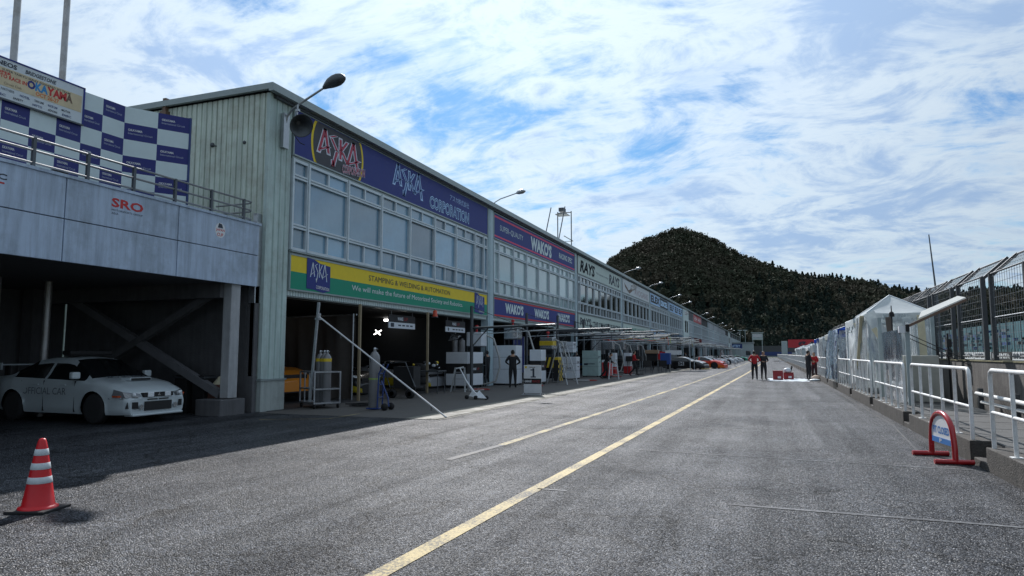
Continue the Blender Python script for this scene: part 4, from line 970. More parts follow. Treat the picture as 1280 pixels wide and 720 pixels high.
# awning booth nearest the camera
T = thing('awning_booth', 'half open booth with a slanting white awning and glassy vinyl side', 'tent', (3.7, 20, .3), group='canopies over the pit wall walkway')
mb = MB(); mb.prism([(0, 0), (1.35, .66), (1.36, .60), (.02, -.06)], (3.08, 18.98, 2.2), (1, 0, 0), ZU, (0, 1, 0), .05, BROWN); part('beam', mb, T)
vs = [(3.42, 19.03, 2.38), (4.43, 19.03, 2.86), (4.43, 19.75, 2.95), (3.62, 19.75, 2.58)]
mb = MB(); mb.raw(vs+[(a, b, c+.03) for a, b, c in vs], [(3, 2, 1, 0), (4, 5, 6, 7), (0, 1, 5, 4), (1, 2, 6, 5), (2, 3, 7, 6), (3, 0, 4, 7)], canvas('awning_canvas', (.8, .82, .8))); part('awning', mb, T)
mb = MB(); mb.box(2.98, 3.14, 18.95, 19.1, 2.06, 2.22, WHITE); mb.box(3.12, 3.2, 18.92, 19.0, 2.08, 2.26, BLACK); part('bracket', mb, T)
for x, y, z1 in ((3.16, 19.02, 2.15), (3.05, 22.6, 2.6), (4.4, 22.6, 2.85)):
    mb = MB(); mb.box(x-.05, x+.05, y-.03, y+.03, .3, z1, mat('booth_post', (.30, .36, .37), .4)); part('post', mb, T)
part('side_sheet', drape(3.18, 19.3, 4.0, 23.0, .33, 2.35, CLEARP, .05, 3, seed=77), T)
part('side_sheet', drape(3.05, 19.2, 3.05, 22.4, .33, 2.15, CLEARP, .04, 3, seed=78), T)
for k in range(2):
    mb = MB(); mb.tube([(3.15, 19.05, 2.05-.1*k), (4.6, 19.6, 1.35-.1*k)], .010, BLACK, 4); part('stay', mb, T)
mb = MB(); mb.box(3.3, 4.1, 20.5, 22.0, .3, 1.5, mat('cream_cabinet', (.42, .41, .36), .6)); single('booth_cabinet', mb, 'cream cabinet behind the vinyl sheet of the awning booth', 'cabinet', bevel=.02)
# camera / monitor gear behind the booths, on the pit wall
for k, (y, lab) in enumerate(((21.6, 'black monitor stack on the pit wall right of the awning'), (23.1, 'slim black aerial stand right of the awning'))):
    T = thing('timing_stand', lab, 'stand', (4.3, y, .3))
    mb = MB(); mb.tube([(4.55, y, .3), (4.55, y, 2.1-.3*k)], .025, BLACK, 6); part('pole', mb, T)
    for q in range(2-k):
        mb = MB(); mb.box(4.50, 4.62, y-.10, y+.10, 1.45+.28*q, 1.66+.28*q, BLACK); part('monitor', mb, T)
    for q in range(5):
        mb = MB(); mb.tube([(4.55, y, 2.0), (4.52+.02*q, y-.1, 1.7), (4.48+.04*q, y-.05+.03*q, 1.38)], .008, BLACK, 4); part('cable', mb, T)
for k, (y, lab) in enumerate(((34.0, 'black equipment case inside the blue topped tent'), (41, 'black equipment case in the grey canopy'))):
    mb = MB(); mb.box(3.25, 4.1, y, y+1.0, .3, 1.75, BLACK); mb.box(3.25, 4.1, y-.03, y, .5, 1.6, STEEL); single('equipment_case', mb, lab, 'case', bevel=.03)
for k, (x, y, h, lab) in enumerate(((3.6, 25.7, 1.2, 'cream folding table panel inside the big white tent'),)):
    mb = MB(); mb.box(x, x+.9, y, y+.6, .3, .3+h, mat('cream_cabinet', (0, 0, 0))); single('tent_cabinet', mb, lab, 'cabinet', bevel=.02)

# ------------------------------------------------------------------ beyond the track
mb = MB(); mb.box(17.5, 24, -30, 420, -.04, .55, GRASS); struct('track_verge', mb)
BW = thing('sponsor_barrier', 'low white sponsor barrier with black lettering beyond the track', 'barrier', (21, 60, .5))
mb = MB(); mb.box(20.9, 21.05, 20, 420, .5, 1.72, STEEL); part('backing', mb, BW)
# lettering cycles along the barrier
words = ['POTENZA', 'SUPER GT', 'TAKATA', 'OKAYAMA', 'YOKOHAMA', 'MOTUL', 'BRIDGE']
for k in range(28):
    ya = 32+k*6.2; dark = k % 3 == 1
    mb = MB(); mb.box(20.84, 20.9, ya, ya+5.9, .95, 1.70, BLACK if dark else WHITE); p_ = part('banner', mb, BW)
    mb = MB(); letters(mb, words[k % 7], (20.83, ya+5.5, 1.12), (0, -1, 0), ZU, 5.0, .42, WHITE if dark else INKD, .05); part('lettering', mb, p_)
TEAL = mat('teal_netting', (.035, .115, .135), .7, var=.35, scale=.7)
GT = thing('grandstand', 'long low teal and blue grandstand beyond the track behind the debris fence', 'grandstand', (34, 90, 0))
mb = MB()
for s in range(6): mb.box(32+1.1*s, 33.1+1.1*s, 50, 210, 0, 2.2+.62*s, TEAL)
part('tiers', mb, GT)
mb = MB()
for k in range(54): mb.box(31.7, 31.8, 50+3*k, 50.1+3*k, 0, 6.2, STEEL)
part('net_posts', mb, GT, kind='stuff')
mb = MB()
rnd = random.Random(4)
for k in range(300):
    s = rnd.randrange(6); y = 50+rnd.random()*158; mb.box(32.2+1.1*s, 32.7+1.1*s, y, y+rnd.uniform(.5, 2.5), 2.2+.62*s, 2.65+.62*s, [mat('seat_blue', (.03, .07, .19)), mat('seat_teal', (.05, .15, .17)), mat('seat_grey', (.12, .14, .15))][k % 3])
part('seats', mb, GT, kind='stuff')
mb = MB(); mb.box(38.7, 39, 50, 210, 0, 6.9, TEAL); part('rear_wall', mb, GT)
for k, (y, x, lab) in enumerate(((118, 47, 'small white gabled hut behind the grandstand, left of the two'), (100, 48, 'small white gabled hut behind the grandstand, right of the two'))):
    T = thing('gabled_hut', lab, 'hut', (x, y, 0))
    mb = MB(); mb.prism([(0, 0), (6, 0), (6, 6.6), (3, 8.6), (0, 6.6)], (x, y, 0), (1, 0, 0), ZU, (0, 1, 0), 6, WHITE); part('walls', mb, T)
    mb = MB(); mb.prism([(-.3, 6.4), (3, 8.6), (6.3, 6.4), (6.3, 6.6), (3, 8.85), (-.3, 6.6)], (x, y-.3, 0), (1, 0, 0), ZU, (0, 1, 0), 6.6, STEEL); part('roof', mb, T)
    for q in (1.2, 3.8):
        mb = MB(); mb.box(x+q, x+q+1, y-.06, y-.01, 3.5, 4.8, GLASSD); part('window', mb, T)
# thin mast
mb = MB(); mb.tube([(12.6, 62, 0), (12.55, 62, 5), (12.2, 62, 11.0)], [.09, .08, .04], STEEL, 8); mb.tube([(11.7, 62, 6.4), (12.9, 62, 6.45)], .02, STEEL, 4); single('aerial_mast', mb, 'thin dark aerial mast rising behind the tents', 'mast')

# far end of the lane
T = thing('red_billboard', 'wide red billboard with black lettering at the end of the lane', 'billboard', (12, 231, 0))
mb = MB(); mb.box(5.5, 26, 230, 230.3, 3.4, 5.9, REDS); part('panel', mb, T)
mb = MB(); letters(mb, '@ AUTOBACS', (8.5, 229.95, 3.95), (1, 0, 0), ZU, 15.5, 1.35, INKD, .04, .15); part('lettering', mb, T)
for x in (8, 14, 20, 25):
    mb = MB(); mb.box(x-.15, x+.15, 230.3, 230.5, 0, 3.4, STEEL); part('post', mb, T)
T = thing('control_hut', 'pale flat roofed building with a blue sign where the lane ends', 'building', (-13, 262, 0))
mb = MB(); mb.box(-22, -5.5, 262, 272, 0, 5.3, mat('pale_hut_wall', (.38, .45, .45))); part('walls', mb, T)
mb = MB(); mb.box(-22.3, -5.2, 261.7, 272.3, 5.3, 5.6, TRIM); part('roof', mb, T)
mb = MB(); mb.box(-16.2, -9.2, 261.9, 262, 3.3, 5.1, BLUE); part('sign_panel', mb, T)
mb = MB(); letters(mb, 'PIT ENTRY', (-15.5, 261.85, 3.8), (1, 0, 0), ZU, 5.6, .9, LBLUE, .03); part('lettering', mb, T)
for x in (-20, -17.5, -8):
    mb = MB(); mb.box(x, x+1.6, 261.93, 261.99, 1.0, 2.6, GLASSD); part('window', mb, T)
T = thing('watch_tower', 'small pale watch tower on stilts at the end of the lane', 'tower', (-4, 300, 0))
mb = MB(); mb.box(-6.6, -2.4, 300, 304, 7.2, 10.0, mat('pale_hut_wall', (0, 0, 0))); part('cabin', mb, T)
mb = MB(); mb.box(-7, -2, 299.6, 304.4, 10, 10.3, TRIM); part('roof', mb, T)
mb = MB(); mb.box(-6.2, -2.8, 299.93, 299.98, 8.3, 9.5, GLASSD); part('window', mb, T)
for x, y in ((-6.3, 300.3), (-2.7, 300.3), (-6.3, 303.7), (-2.7, 303.7)):
    mb = MB(); mb.box(x-.15, x+.15, y-.15, y+.15, 0, 7.2, TRIM); part('leg', mb, T)
mb = MB(); mb.box(-4, 60, 318, 318.4, 0, 2.0, mat('white_barrier', (.45, .5, .5))); mb.box(-4, 9, 317.8, 318, .6, 2.3, BLUE); single('end_barrier', mb, 'low pale barrier across the end of the lane', 'barrier')
mb = MB(); mb.box(-60, 90, 325, 325.4, 0, 5.0, mat('dark_fence', (.05, .055, .06))); single('end_fence', mb, 'dark tall fence in front of the wooded hill', 'fence')
mb = MB(); mb.box(3.2, 4.7, 205, 206, 0, 5, mat('pale_hut_wall', (0, 0, 0))); single('marshal_post', mb, 'narrow pale post cabin left of the red billboard', 'cabin', bevel=.05)
for k, x in enumerate((-10.5, -8.6)):
    mb = MB(); mb.tube([(x, 280, 0), (x, 280, 10.6)], .12, TRIM, 6); mb.box(x-.8, x+.8, 279.8, 280.2, 10.4, 10.7, TRIM); single('floodlight_pole', mb, 'thin floodlight pole above the flat roofed building, '+('left' if k == 0 else 'right')+' of the pair', 'lamp', 'floodlight poles at the lane end')

# ------------------------------------------------------------------ wooded hill
PX = [-420, -300, -220, -170, -135, -113, -93, -75, -58, -41, -20, 1, 21, 36, 50, 64, 78, 92, 120, 160, 200, 260, 340, 480, 700]
PZ = [20, 26, 34, 44, 54, 63, 77.5, 85.5, 90, 85, 73, 61, 54, 52, 49, 46, 43, 40, 40, 42, 44, 42, 44, 40, 30]
def hill_h(x, y):
    c = float(np.interp(x, PX, PZ))-8.0
    t = min(max((y-335)/(500-335), 0), 1); t = t*t*(3-2*t)
    b = 1 if y <= 505 else max(1-(y-505)/260, 0)
    return c*t*b+3.2*noise.noise(Vector((x*.03, y*.03, 0)))*t
HILLM = mat('hill_floor', (.022, .022, .016), .95, var=.4, scale=.05)
mb = MB(); nx, ny = 90, 40; vs = []
for j in range(ny+1):
    for i in range(nx+1):
        x = -430+1140*i/nx; y = 328+450*j/ny; vs.append((x, y, hill_h(x, y)-.1))
mb.raw(vs, [(j*(nx+1)+i, j*(nx+1)+i+1, (j+1)*(nx+1)+i+1, (j+1)*(nx+1)+i) for j in range(ny) for i in range(nx)], HILLM, True)
struct('hill', mb)
def leafmat(name, cols, sc=.035):
    m = bpy.data.materials.new(name); m.use_nodes = True; nt = m.node_tree; b = nt.nodes['Principled BSDF']; lk = nt.links.new
    g = nn(m, 'ShaderNodeNewGeometry'); n = nn(m, 'ShaderNodeTexNoise'); n.inputs['Scale'].default_value = sc; n.inputs['Detail'].default_value = 5; n.inputs['Roughness'].default_value = .7; lk(g.outputs['Position'], n.inputs['Vector'])
    ad = nn(m, 'ShaderNodeMath', operation='MULTIPLY_ADD'); lk(g.outputs['Random Per Island'], ad.inputs[0]); ad.inputs[1].default_value = .05; lk(n.outputs['Fac'], ad.inputs[2])
    cr = nn(m, 'ShaderNodeValToRGB'); e = cr.color_ramp.elements
    e[0].position = .38; e[0].color = cols[0]+(1,); e[1].position = .85; e[1].color = cols[-1]+(1,)
    for k, c in enumerate(cols[1:-1]): q = e.new(.38+.47*(k+1)/(len(cols)-1)); q.color = c+(1,)
    lk(ad.outputs[0], cr.inputs[0]); lk(cr.outputs[0], b.inputs['Base Color']); b.inputs['Roughness'].default_value = .9; b.inputs['Specular IOR Level'].default_value = .1
    vm = nn(m, 'ShaderNodeVectorMath', operation='MULTIPLY_ADD'); lk(g.outputs['Normal'], vm.inputs[0]); vm.inputs[1].default_value = (.42, .42, .42); vm.inputs[2].default_value = (0, -.35, .62)
    vn = nn(m, 'ShaderNodeVectorMath', operation='NORMALIZE'); lk(vm.outputs[0], vn.inputs[0]); lk(vn.outputs[0], b.inputs['Normal'])
    return m
LEAF = leafmat('autumn_foliage', [(.040, .052, .032), (.066, .068, .044), (.086, .076, .054), (.092, .080, .060), (.060, .068, .044)])
CONI = leafmat('conifer_foliage', [(.022, .036, .030), (.032, .046, .034), (.040, .052, .038)])
rs = np.random.RandomState(5)
def crowns(P, R, H, nleaf, leaf, conifer=False):
    """P: n x 3 crown bases, R radius, H height -> leaf clump quads, vectorised"""
    n = len(P); k = nleaf
    if conifer:
        t = rs.rand(n, k)**.95; ang = rs.rand(n, k)*2*np.pi
        rad = (1-t)**.75*(.75+.35*rs.rand(n, k))*(.82+.18*np.sign(np.sin(t*26)))
        c = np.stack([rad*np.cos(ang), rad*np.sin(ang), t], -1)
        cen = c*np.stack([R, R, H], -1)[:, None, :]
    else:
        d = rs.randn(n, k, 3); d /= np.linalg.norm(d, axis=2, keepdims=True); d[..., 2] = np.abs(d[..., 2])*1.0-.25
        lump = 1+.16*np.sin(d[..., 0]*5+rs.rand(n, 1)*6)+.16*np.sin(d[..., 1]*6+d[..., 2]*4+rs.rand(n, 1)*6)
        cen = d*(lump*(.78+.25*rs.rand(n, k)))[..., None]*np.stack([R, R, H*.55], -1)[:, None, :]; cen[..., 2] += (H*.5)[:, None]
    cen = cen+P[:, None, :]
    a = rs.randn(n, k, 3); a /= np.linalg.norm(a, axis=2, keepdims=True); b = rs.randn(n, k, 3); b -= a*np.sum(a*b, 2, keepdims=True); b /= np.linalg.norm(b, axis=2, keepdims=True)
    s = (leaf*(.6+.8*rs.rand(n, k)))[..., None]
    v = np.stack([cen-a*s-b*s*.7, cen+a*s-b*s*.5, cen+a*s*.8+b*s*.8, cen-a*s*.6+b*s], 2).reshape(-1, 3)
    return v
def quads_mesh(name, v, m):
    me = bpy.data.meshes.new(name); nv = len(v); me.vertices.add(nv); me.vertices.foreach_set('co', v.astype(np.float32).ravel())
    me.loops.add(nv); me.loops.foreach_set('vertex_index', np.arange(nv, dtype=np.int32)); me.polygons.add(nv//4)
    me.polygons.foreach_set('loop_start', np.arange(0, nv, 4, dtype=np.int32)); me.polygons.foreach_set('loop_total', np.full(nv//4, 4, dtype=np.int32))
    me.materials.append(m); me.update(calc_edges=True); return me
pb, pc = [], []
y = 338.
while y < 512:
    step = 6.2; x = -190.+rs.rand()*4
    while x < 330:
        xx, yy = x+rs.uniform(-2, 2), y+rs.uniform(-2.2, 2.2); h = hill_h(xx, yy)
        # conifer belts: upper right ridge and the lower slope
        cz = (xx > 18 and yy > 478-rs.rand()*14) or (yy < 415+12*math.sin(xx*.06) and rs.rand() < .75) or (xx > -5 and yy < 450+10*math.sin(xx*.09) and rs.rand() < .45)
        (pc if cz else pb).append((xx, yy, h-.6)); x += step*(.62 if cz else .92)
    y += 5.2
pb = np.array(pb); pc = np.array(pc)
def wood(name, v, m, label):
    o = bpy.data.objects.new(name, quads_mesh(name, v, m)); COL.objects.link(o); o['kind'] = 'stuff'; o['label'] = label; o['category'] = 'wood'
wood('broadleaf_wood', crowns(pb, rs.uniform(3.8, 6.6, len(pb)), rs.uniform(7, 11.5, len(pb)), 230, .52), LEAF, 'brown and olive autumn broadleaf wood covering the hill')
wood('conifer_wood', crowns(pc, rs.uniform(2.6, 3.6, len(pc)), rs.uniform(8, 11.5, len(pc)), 150, .42, True), CONI, 'dark conifer plantation on the lower slope of the hill')
# dark cores so that the ground does not show between leaf clumps
mb = MB()
for P, r, h, m in [(p, 3.7, 7.2, LEAF) for p in pb]+[(p, 2.1, 7.6, CONI) for p in pc]:
    rk = r*random.uniform(.85, 1.1); ring = [(P[0]+rk*math.cos(a), P[1]+rk*math.sin(a), P[2]+h*(.28 if m is LEAF else .15)) for a in (0, 1.05, 2.09, 3.14, 4.19, 5.24)]
    r2 = rk*(.72 if m is LEAF else .5); ring2 = [(P[0]+r2*math.cos(a+.5), P[1]+r2*math.sin(a+.5), P[2]+h*(.75 if m is LEAF else .6)) for a in (0, 1.05, 2.09, 3.14, 4.19, 5.24)]
    mb.raw(ring+ring2+[(P[0], P[1], P[2]+h)], [(k, (k+1) % 6, 6+(k+1) % 6, 6+k) for k in range(6)]+[(6+k, 6+(k+1) % 6, 12) for k in range(6)], m, True)
o = single('inner_branches', mb, 'dark inner branches of the wood on the hill', 'wood', kind='stuff')
# ridge-line conifers one can tell apart
BARK = mat('bark', (.05, .04, .03), .9)
def conifer(h, r, seed):
    T = thing('conifer_tree', 'x', 'tree', (0, 0, 0), group='conifers standing out on the ridge line')
    mb = MB(); mb.tube([(0, 0, -1.5), (0, 0, h*.55), (.1, 0, h*.93)], [.35, .2, .05], BARK, 6); part('trunk', mb, T, False)
    global rs; rs = np.random.RandomState(seed)
    v = crowns(np.array([[0, 0, h*.08]]), np.array([r]), np.array([h*.95]), 420, .42, True)
    part('crown', quads_mesh('crown', v, CONI), T, False); return T
protos = [conifer(12, 3.4, 3), conifer(10.5, 3.1, 8), conifer(13, 3.3, 12)]
spots = [(-99, 496, 'on the left shoulder of the hill'), (2, 499, 'first dark spire right of the dip in the ridge')]
CX = [4, 9, 13, 19, 22.5, 26, 30, 33, 37, 41, 44.5, 49, 52, 56, 61, 65, 68, 72, 77, 80, 85, 89, 118, 137, 151]
places = ['in the first ridge group right of the saddle', 'in the second ridge group right of the saddle', 'in the third ridge group right of the saddle', 'in the last ridge group at the right']
for k, x in enumerate(CX): spots.append((x, 499+rs.uniform(-3, 3), '%s %s' % (ords[k % 7] if k % 7 else 'nearest the hilltop', places[k//7])))
for k, (x, y, lab) in enumerate(spots):
    z = hill_h(x, y)-.3; L_ = 'pointed conifer '+lab; p = protos[k % 3]
    if k < 3: p.location = (x, y, z); p['label'] = L_
    else:
        d = dup(p, (x, y, z), rs.rand()*6, L_); s = rs.uniform(.62, 1.05); d.scale = (s, s, s)
# nearer trees behind the grandstand
BG = 'broadleaf trees behind the grandstand'
for k, (x, y, h, lab) in enumerate(((60, 150, 13, 'left of the gabled huts'), (66, 138, 11, 'just behind the left hut'), (58, 118, 12, 'between the two huts'), (62, 100, 12, 'at the right edge of the photo'), (72, 170, 15, 'farthest left'))):
    T = thing('broadleaf_tree', 'dark round tree behind the grandstand, '+lab, 'tree', (x, y, 0), group=BG)
    mb = MB(); mb.tube([(0, 0, 0), (.1, 0, h*.4), (0, .2, h*.8)], [.35, .25, .08], BARK, 8); mb.tube([(0, 0, h*.35), (1.5, .5, h*.65)], [.15, .04], BARK, 5); mb.tube([(0, 0, h*.3), (-1.4, -.6, h*.6)], [.15, .04], BARK, 5); part('trunk', mb, T, False)
    part('crown', quads_mesh('crown', crowns(np.array([[0, 0, h*.22], [2, 0, h*.1], [-2, 1, h*.15]]), np.array([3.6, 2.8, 2.8]), np.array([h*.78, h*.6, h*.6]), 900, .3), CONI), T, False)
# ------------------------------------------------------------------ traffic cone
T = thing('traffic_cone', 'red traffic cone with three white bands on a dark square base', 'cone', (-6.86, 4.86, 0), rz=R_(18))
mb = MB(); mb.prism([(-.20, -.20), (.20, -.20), (.20, .20), (-.20, .20)], (0, 0, 0), (1, 0, 0), (0, 1, 0), (0, 0, 1), .028, BLACK)
part('base', mb, T, False, bevel=.006)
def cr(z): return .145-(z-.04)/.66*.108
mb = MB(); mb.lathe([(.175, .028), (.172, .040), (.15, .048), (cr(.06), .06), (cr(.24), .24), (cr(.25), .25), (cr(.4), .4), (cr(.62), .62), (.036, .68), (.028, .698), (.012, .705), (0, .706)], ORNG, n=32); part('cone_body', mb, T, False)
for z in (.27, .405, .54):
    mb = MB(); mb.lathe([(cr(z)+.002, z), (cr(z)+.004, z+.002), (cr(z+.062)+.004, z+.060), (cr(z+.062)+.002, z+.062)], REFL, n=32); part('reflective_band', mb, T, False)

# ------------------------------------------------------------------ cars
def lerp(tab, x): return float(np.interp(x, [a for a, b in tab], [b for a, b in tab]))
SEDAN = dict(x0=-2.2, x1=2.27, top=[(-2.2, .90), (-2.12, 1.0), (-1.55, 1.04), (-1.42, 1.07), (-.82, 1.38), (-.4, 1.43), (.15, 1.42), (.35, 1.38), (1.12, .99), (1.25, .96), (1.75, .88), (2.08, .76), (2.2, .66), (2.27, .56)],
             belt=[(-2.2, .82), (-2.1, .93), (-1.4, .97), (0, .93), (1.12, .90), (1.35, .89), (1.75, .81), (2.08, .70), (2.2, .62), (2.27, .52)],
             low=[(-2.2, .34), (-1.9, .24), (-.9, .20), (.9, .20), (1.8, .20), (2.27, .21)],
             wid=[(-2.2, .70), (-2.1, .79), (-1.7, .86), (-1.3, .89), (-.8, .86), (.7, .86), (1.33, .89), (1.7, .87), (2.0, .84), (2.16, .80), (2.27, .72)],
             wheels=(-1.29, 1.33), r=.325, arch=.375, win=(-1.30, .98), ws=(.34, 1.12), rw=(-1.42, -.82), lean=.55, pil=(-.32, -.24))
GT = dict(x0=-2.25, x1=2.3, top=[(-2.25, .80), (-2.15, .92), (-1.5, .96), (-1.3, .98), (-.75, 1.18), (-.3, 1.23), (.1, 1.22), (.3, 1.18), (1.0, .90), (1.2, .87), (1.8, .76), (2.1, .60), (2.3, .42)],
          belt=[(-2.25, .72), (-2.1, .88), (-1.3, .90), (0, .82), (1.0, .82), (1.35, .84), (1.75, .74), (2.1, .56), (2.3, .38)],
          low=[(-2.25, .22), (-1.9, .12), (2.0, .09), (2.3, .09)], wid=[(-2.25, .80), (-2.1, .92), (-1.7, .98), (-1.3, 1.0), (-.7, .90), (.7, .90), (1.3, 1.0), (1.7, .97), (2.1, .88), (2.3, .70)],
          wheels=(-1.32, 1.32), r=.34, arch=.38, win=(-1.1, .85), ws=(.3, 1.0), rw=(-1.3, -.75), lean=.6, pil=(-.35, -.25))
def car(T, S, body, roofm=None, side2=None, fine=True):
    st = sorted(set([round(v, 3) for v in list(np.arange(S['x0'], S['x1'], .085 if fine else .17))+[S['x1'], *S['ws'], *S['rw'], *S['pil'], *S['win'], S['x1']-.04, S['x1']-.1]]))
    NL, NG, NT = (10, 4, 5) if fine else (7, 3, 3)
    rows = []
    for x in st:
        tp, be, lo, wd = (lerp(S[k], x) for k in ('top', 'belt', 'low', 'wid')); sec = []
        for j in range(NL+1):
            t = j/NL; z = lo+(be-lo)*t; sh = 1-.07*(1-min(t/.25, 1))**2-.055*max((t-.72)/.28, 0)**2-.012*math.sin(t*6.28)
            sec.append((wd*sh, z))
        yb = sec[-1][0]; gh = max(tp-be-.035, .004); yr = max(yb-.05-gh*S['lean'], .35*wd)
        for j in range(1, NG+1):
            t = j/NG; sec.append((yb-.035*min(1, t*4)-(yb-.035-yr)*t**1.15, be+gh*t))
        for j in range(1, NT+1):
            t = j/NT; sec.append((yr*(1-t), be+gh+(tp-be-gh)*math.sin(t*math.pi/2)))
        rows.append(sec)
    # wheel arches: snap points of the lower side on to the arch circle
    nx = len(st); nj = NL+NG+NT
    P = [[Vector((st[i], rows[i][j][0], rows[i][j][1])) for j in range(nj+1)] for i in range(nx)]
    hole = [[False]*(nj+1) for _ in range(nx)]
    for wc in S['wheels']:
        c = Vector((wc, 0, S['r']))
        for i in range(nx):
            for j in range(NL+1):
                p = P[i][j]; d = Vector((p.x-c.x, p.z-c.z)); 
                if d.length < S['arch'] or (abs(d.x) < S['arch'] and p.z < c.z and j < 3 and d.length < S['arch']+.02):
                    hole[i][j] = True
        for i in range(nx):
            for j in range(NL+1):
                if not hole[i][j] or abs(P[i][j].x-wc) > .6: continue
                nb = [(a, b) for a in (i-1, i, i+1) for b in (j-1, j, j+1) if 0 <= a < nx and 0 <= b <= nj]
                if any(not hole[a][b] for a, b in nb):
                    p = P[i][j]; d = Vector((p.x-c.x, p.z-c.z)); d = d.normalized()*S['arch'] if d.length > 1e-4 else Vector((0, S['arch']))
                    P[i][j] = Vector((c.x+d.x, p.y+.012, max(c.z+d.y, rows[i][0][1]))); P[i][j].y = p.y+.01
    mbs = {k: MB() for k in ('body', 'windscreen', 'rear_screen', 'side_window_00', 'side_window_01', 'side_window_10', 'side_window_11', 'roof')}
    for sgn in (1, -1):
        for i in range(nx-1):
            xm = (st[i]+st[i+1])/2
            for j in range(nj):
                if j < NL and hole[i][j] and hole[i+1][j] and hole[i][j+1] and hole[i+1][j+1]: continue
                q = [P[i][j], P[i+1][j], P[i+1][j+1], P[i][j+1]]
                q = [(a.x, a.y*sgn, a.z) for a in q]
                if sgn > 0: q = q[::-1]
                k = 'body'
                gh = lerp(S['top'], xm)-lerp(S['belt'], xm)
                if NL <= j < NL+NG:
                    if S['win'][0] < xm < S['win'][1] and gh > .14 and NL <= j < NL+NG-0 and not (S['pil'][0] < xm < S['pil'][1]) and not (j == NL+NG-1 and gh > .4 and fine): k = 'side_window_%d%d' % (sgn > 0, xm > S['pil'][0])
                if j >= NL+NG:
                    if S['ws'][0] < xm < S['ws'][1]: k = 'windscreen'
                    elif S['rw'][0] < xm < S['rw'][1]: k = 'rear_screen'
                    elif roofm and S['rw'][1] < xm < S['ws'][0]: k = 'roof'
                m = {'body': body, 'roof': roofm or body}.get(k, CGLASS)
                if k == 'body' and side2 and j < NL*.45: m = side2
                mbs[k].raw(q, [(0, 1, 2, 3)], m, True)
    # nose and tail caps
    for i, s in ((0, -1), (nx-1, 1)):
        vs = [(p.x, p.y, p.z) for p in P[i]]+[(p.x, -p.y, p.z) for p in P[i][::-1][1:]]
        mbs['body'].raw(vs, [tuple(range(len(vs)))], body)
    lo = MB(); lo.box(S['x0']+.1, S['x1']-.1, -.60, .60, .16, .62, BLACK); part('underbody', lo, T, False)
    for k, mb in mbs.items():
        if mb.v:
            k = 'side_window' if k.startswith('side') else k; me = mb.mesh(k); bm = bmesh.new(); bm.from_mesh(me); bmesh.ops.remove_doubles(bm, verts=bm.verts, dist=.0008); bm.to_mesh(me); bm.free(); part(k, me, T, False)
    for wc in S['wheels']:
        for s in (1, -1):
            wy = lerp(S['wid'], wc)-.13; r = S['r']
            w_ = MB(); w_.lathe([(r-.12, -.11), (r-.03, -.11), (r, -.08), (r, .08), (r-.03, .11), (r-.12, .11)], TYRE, (wc, wy*s, r), 20, 'y'); wo_ = part('wheel', w_, T, False)
            rm = MB(); rm.lathe([(0, .05*s), (.06, .06*s), (.07, .03*s), (r-.13, .02*s), (r-.115, .10*s)], mat('wheel_rim', (.10, .10, .11), .4, .6), (wc, wy*s, r), 20, 'y')
            if fine:
                for q in range(6):
                    a = q*math.pi/3; rm.bar((wc+.05*math.cos(a), (wy+.07)*s, r+.05*math.sin(a)), (wc+(r-.125)*math.cos(a), (wy+.09)*s, r+(r-.125)*math.sin(a)), .05, .03, mat('wheel_rim', (0, 0, 0)), (0, 1, 0))
            part('rim', rm, wo_, False)
def mirror(T, S, m, x=.78):
    for s in (1, -1):
        y = lerp(S['wid'], x)*.95; z = lerp(S['belt'], x)+.06; mb = MB(); mb.box(x-.06, x+.06, min(s*(y+.02), s*(y+.22)), max(s*(y+.02), s*(y+.22)), z-.02, z+.13, m); part('wing_mirror', mb, T, False, bevel=.03)
def rear_wing(T, m, z, x=-2.1, w=.75):
    mb = MB(); mb.box(x-.14, x+.16, -w, w, z, z+.03, m)
    for s in (-.5, .5): mb.box(x-.05, x+.10, s-.02, s+.02, z-.28, z, BLACK)
    for s in (-1, 1): mb.box(x-.18, x+.2, s*w-.015, s*w+.015, z-.10, z+.06, m)
    part('rear_wing', mb, T, False)
# official car
OC = thing('official_car', 'white saloon with a roof light bar and hood scoop parked under the concrete balcony', 'car', (-15.33, 11.86, 0), rz=R_(0)); OC.scale = (1, 1, 1.04)
car(OC, SEDAN, CARW); mirror(OC, SEDAN, CARW, .82); rear_wing(OC, CARW, 1.22)
mb = MB(); mb.box(-.18, .12, -.55, .55, 1.46, 1.56, BLACK); part('light_bar', mb, OC, False, bevel=.03)
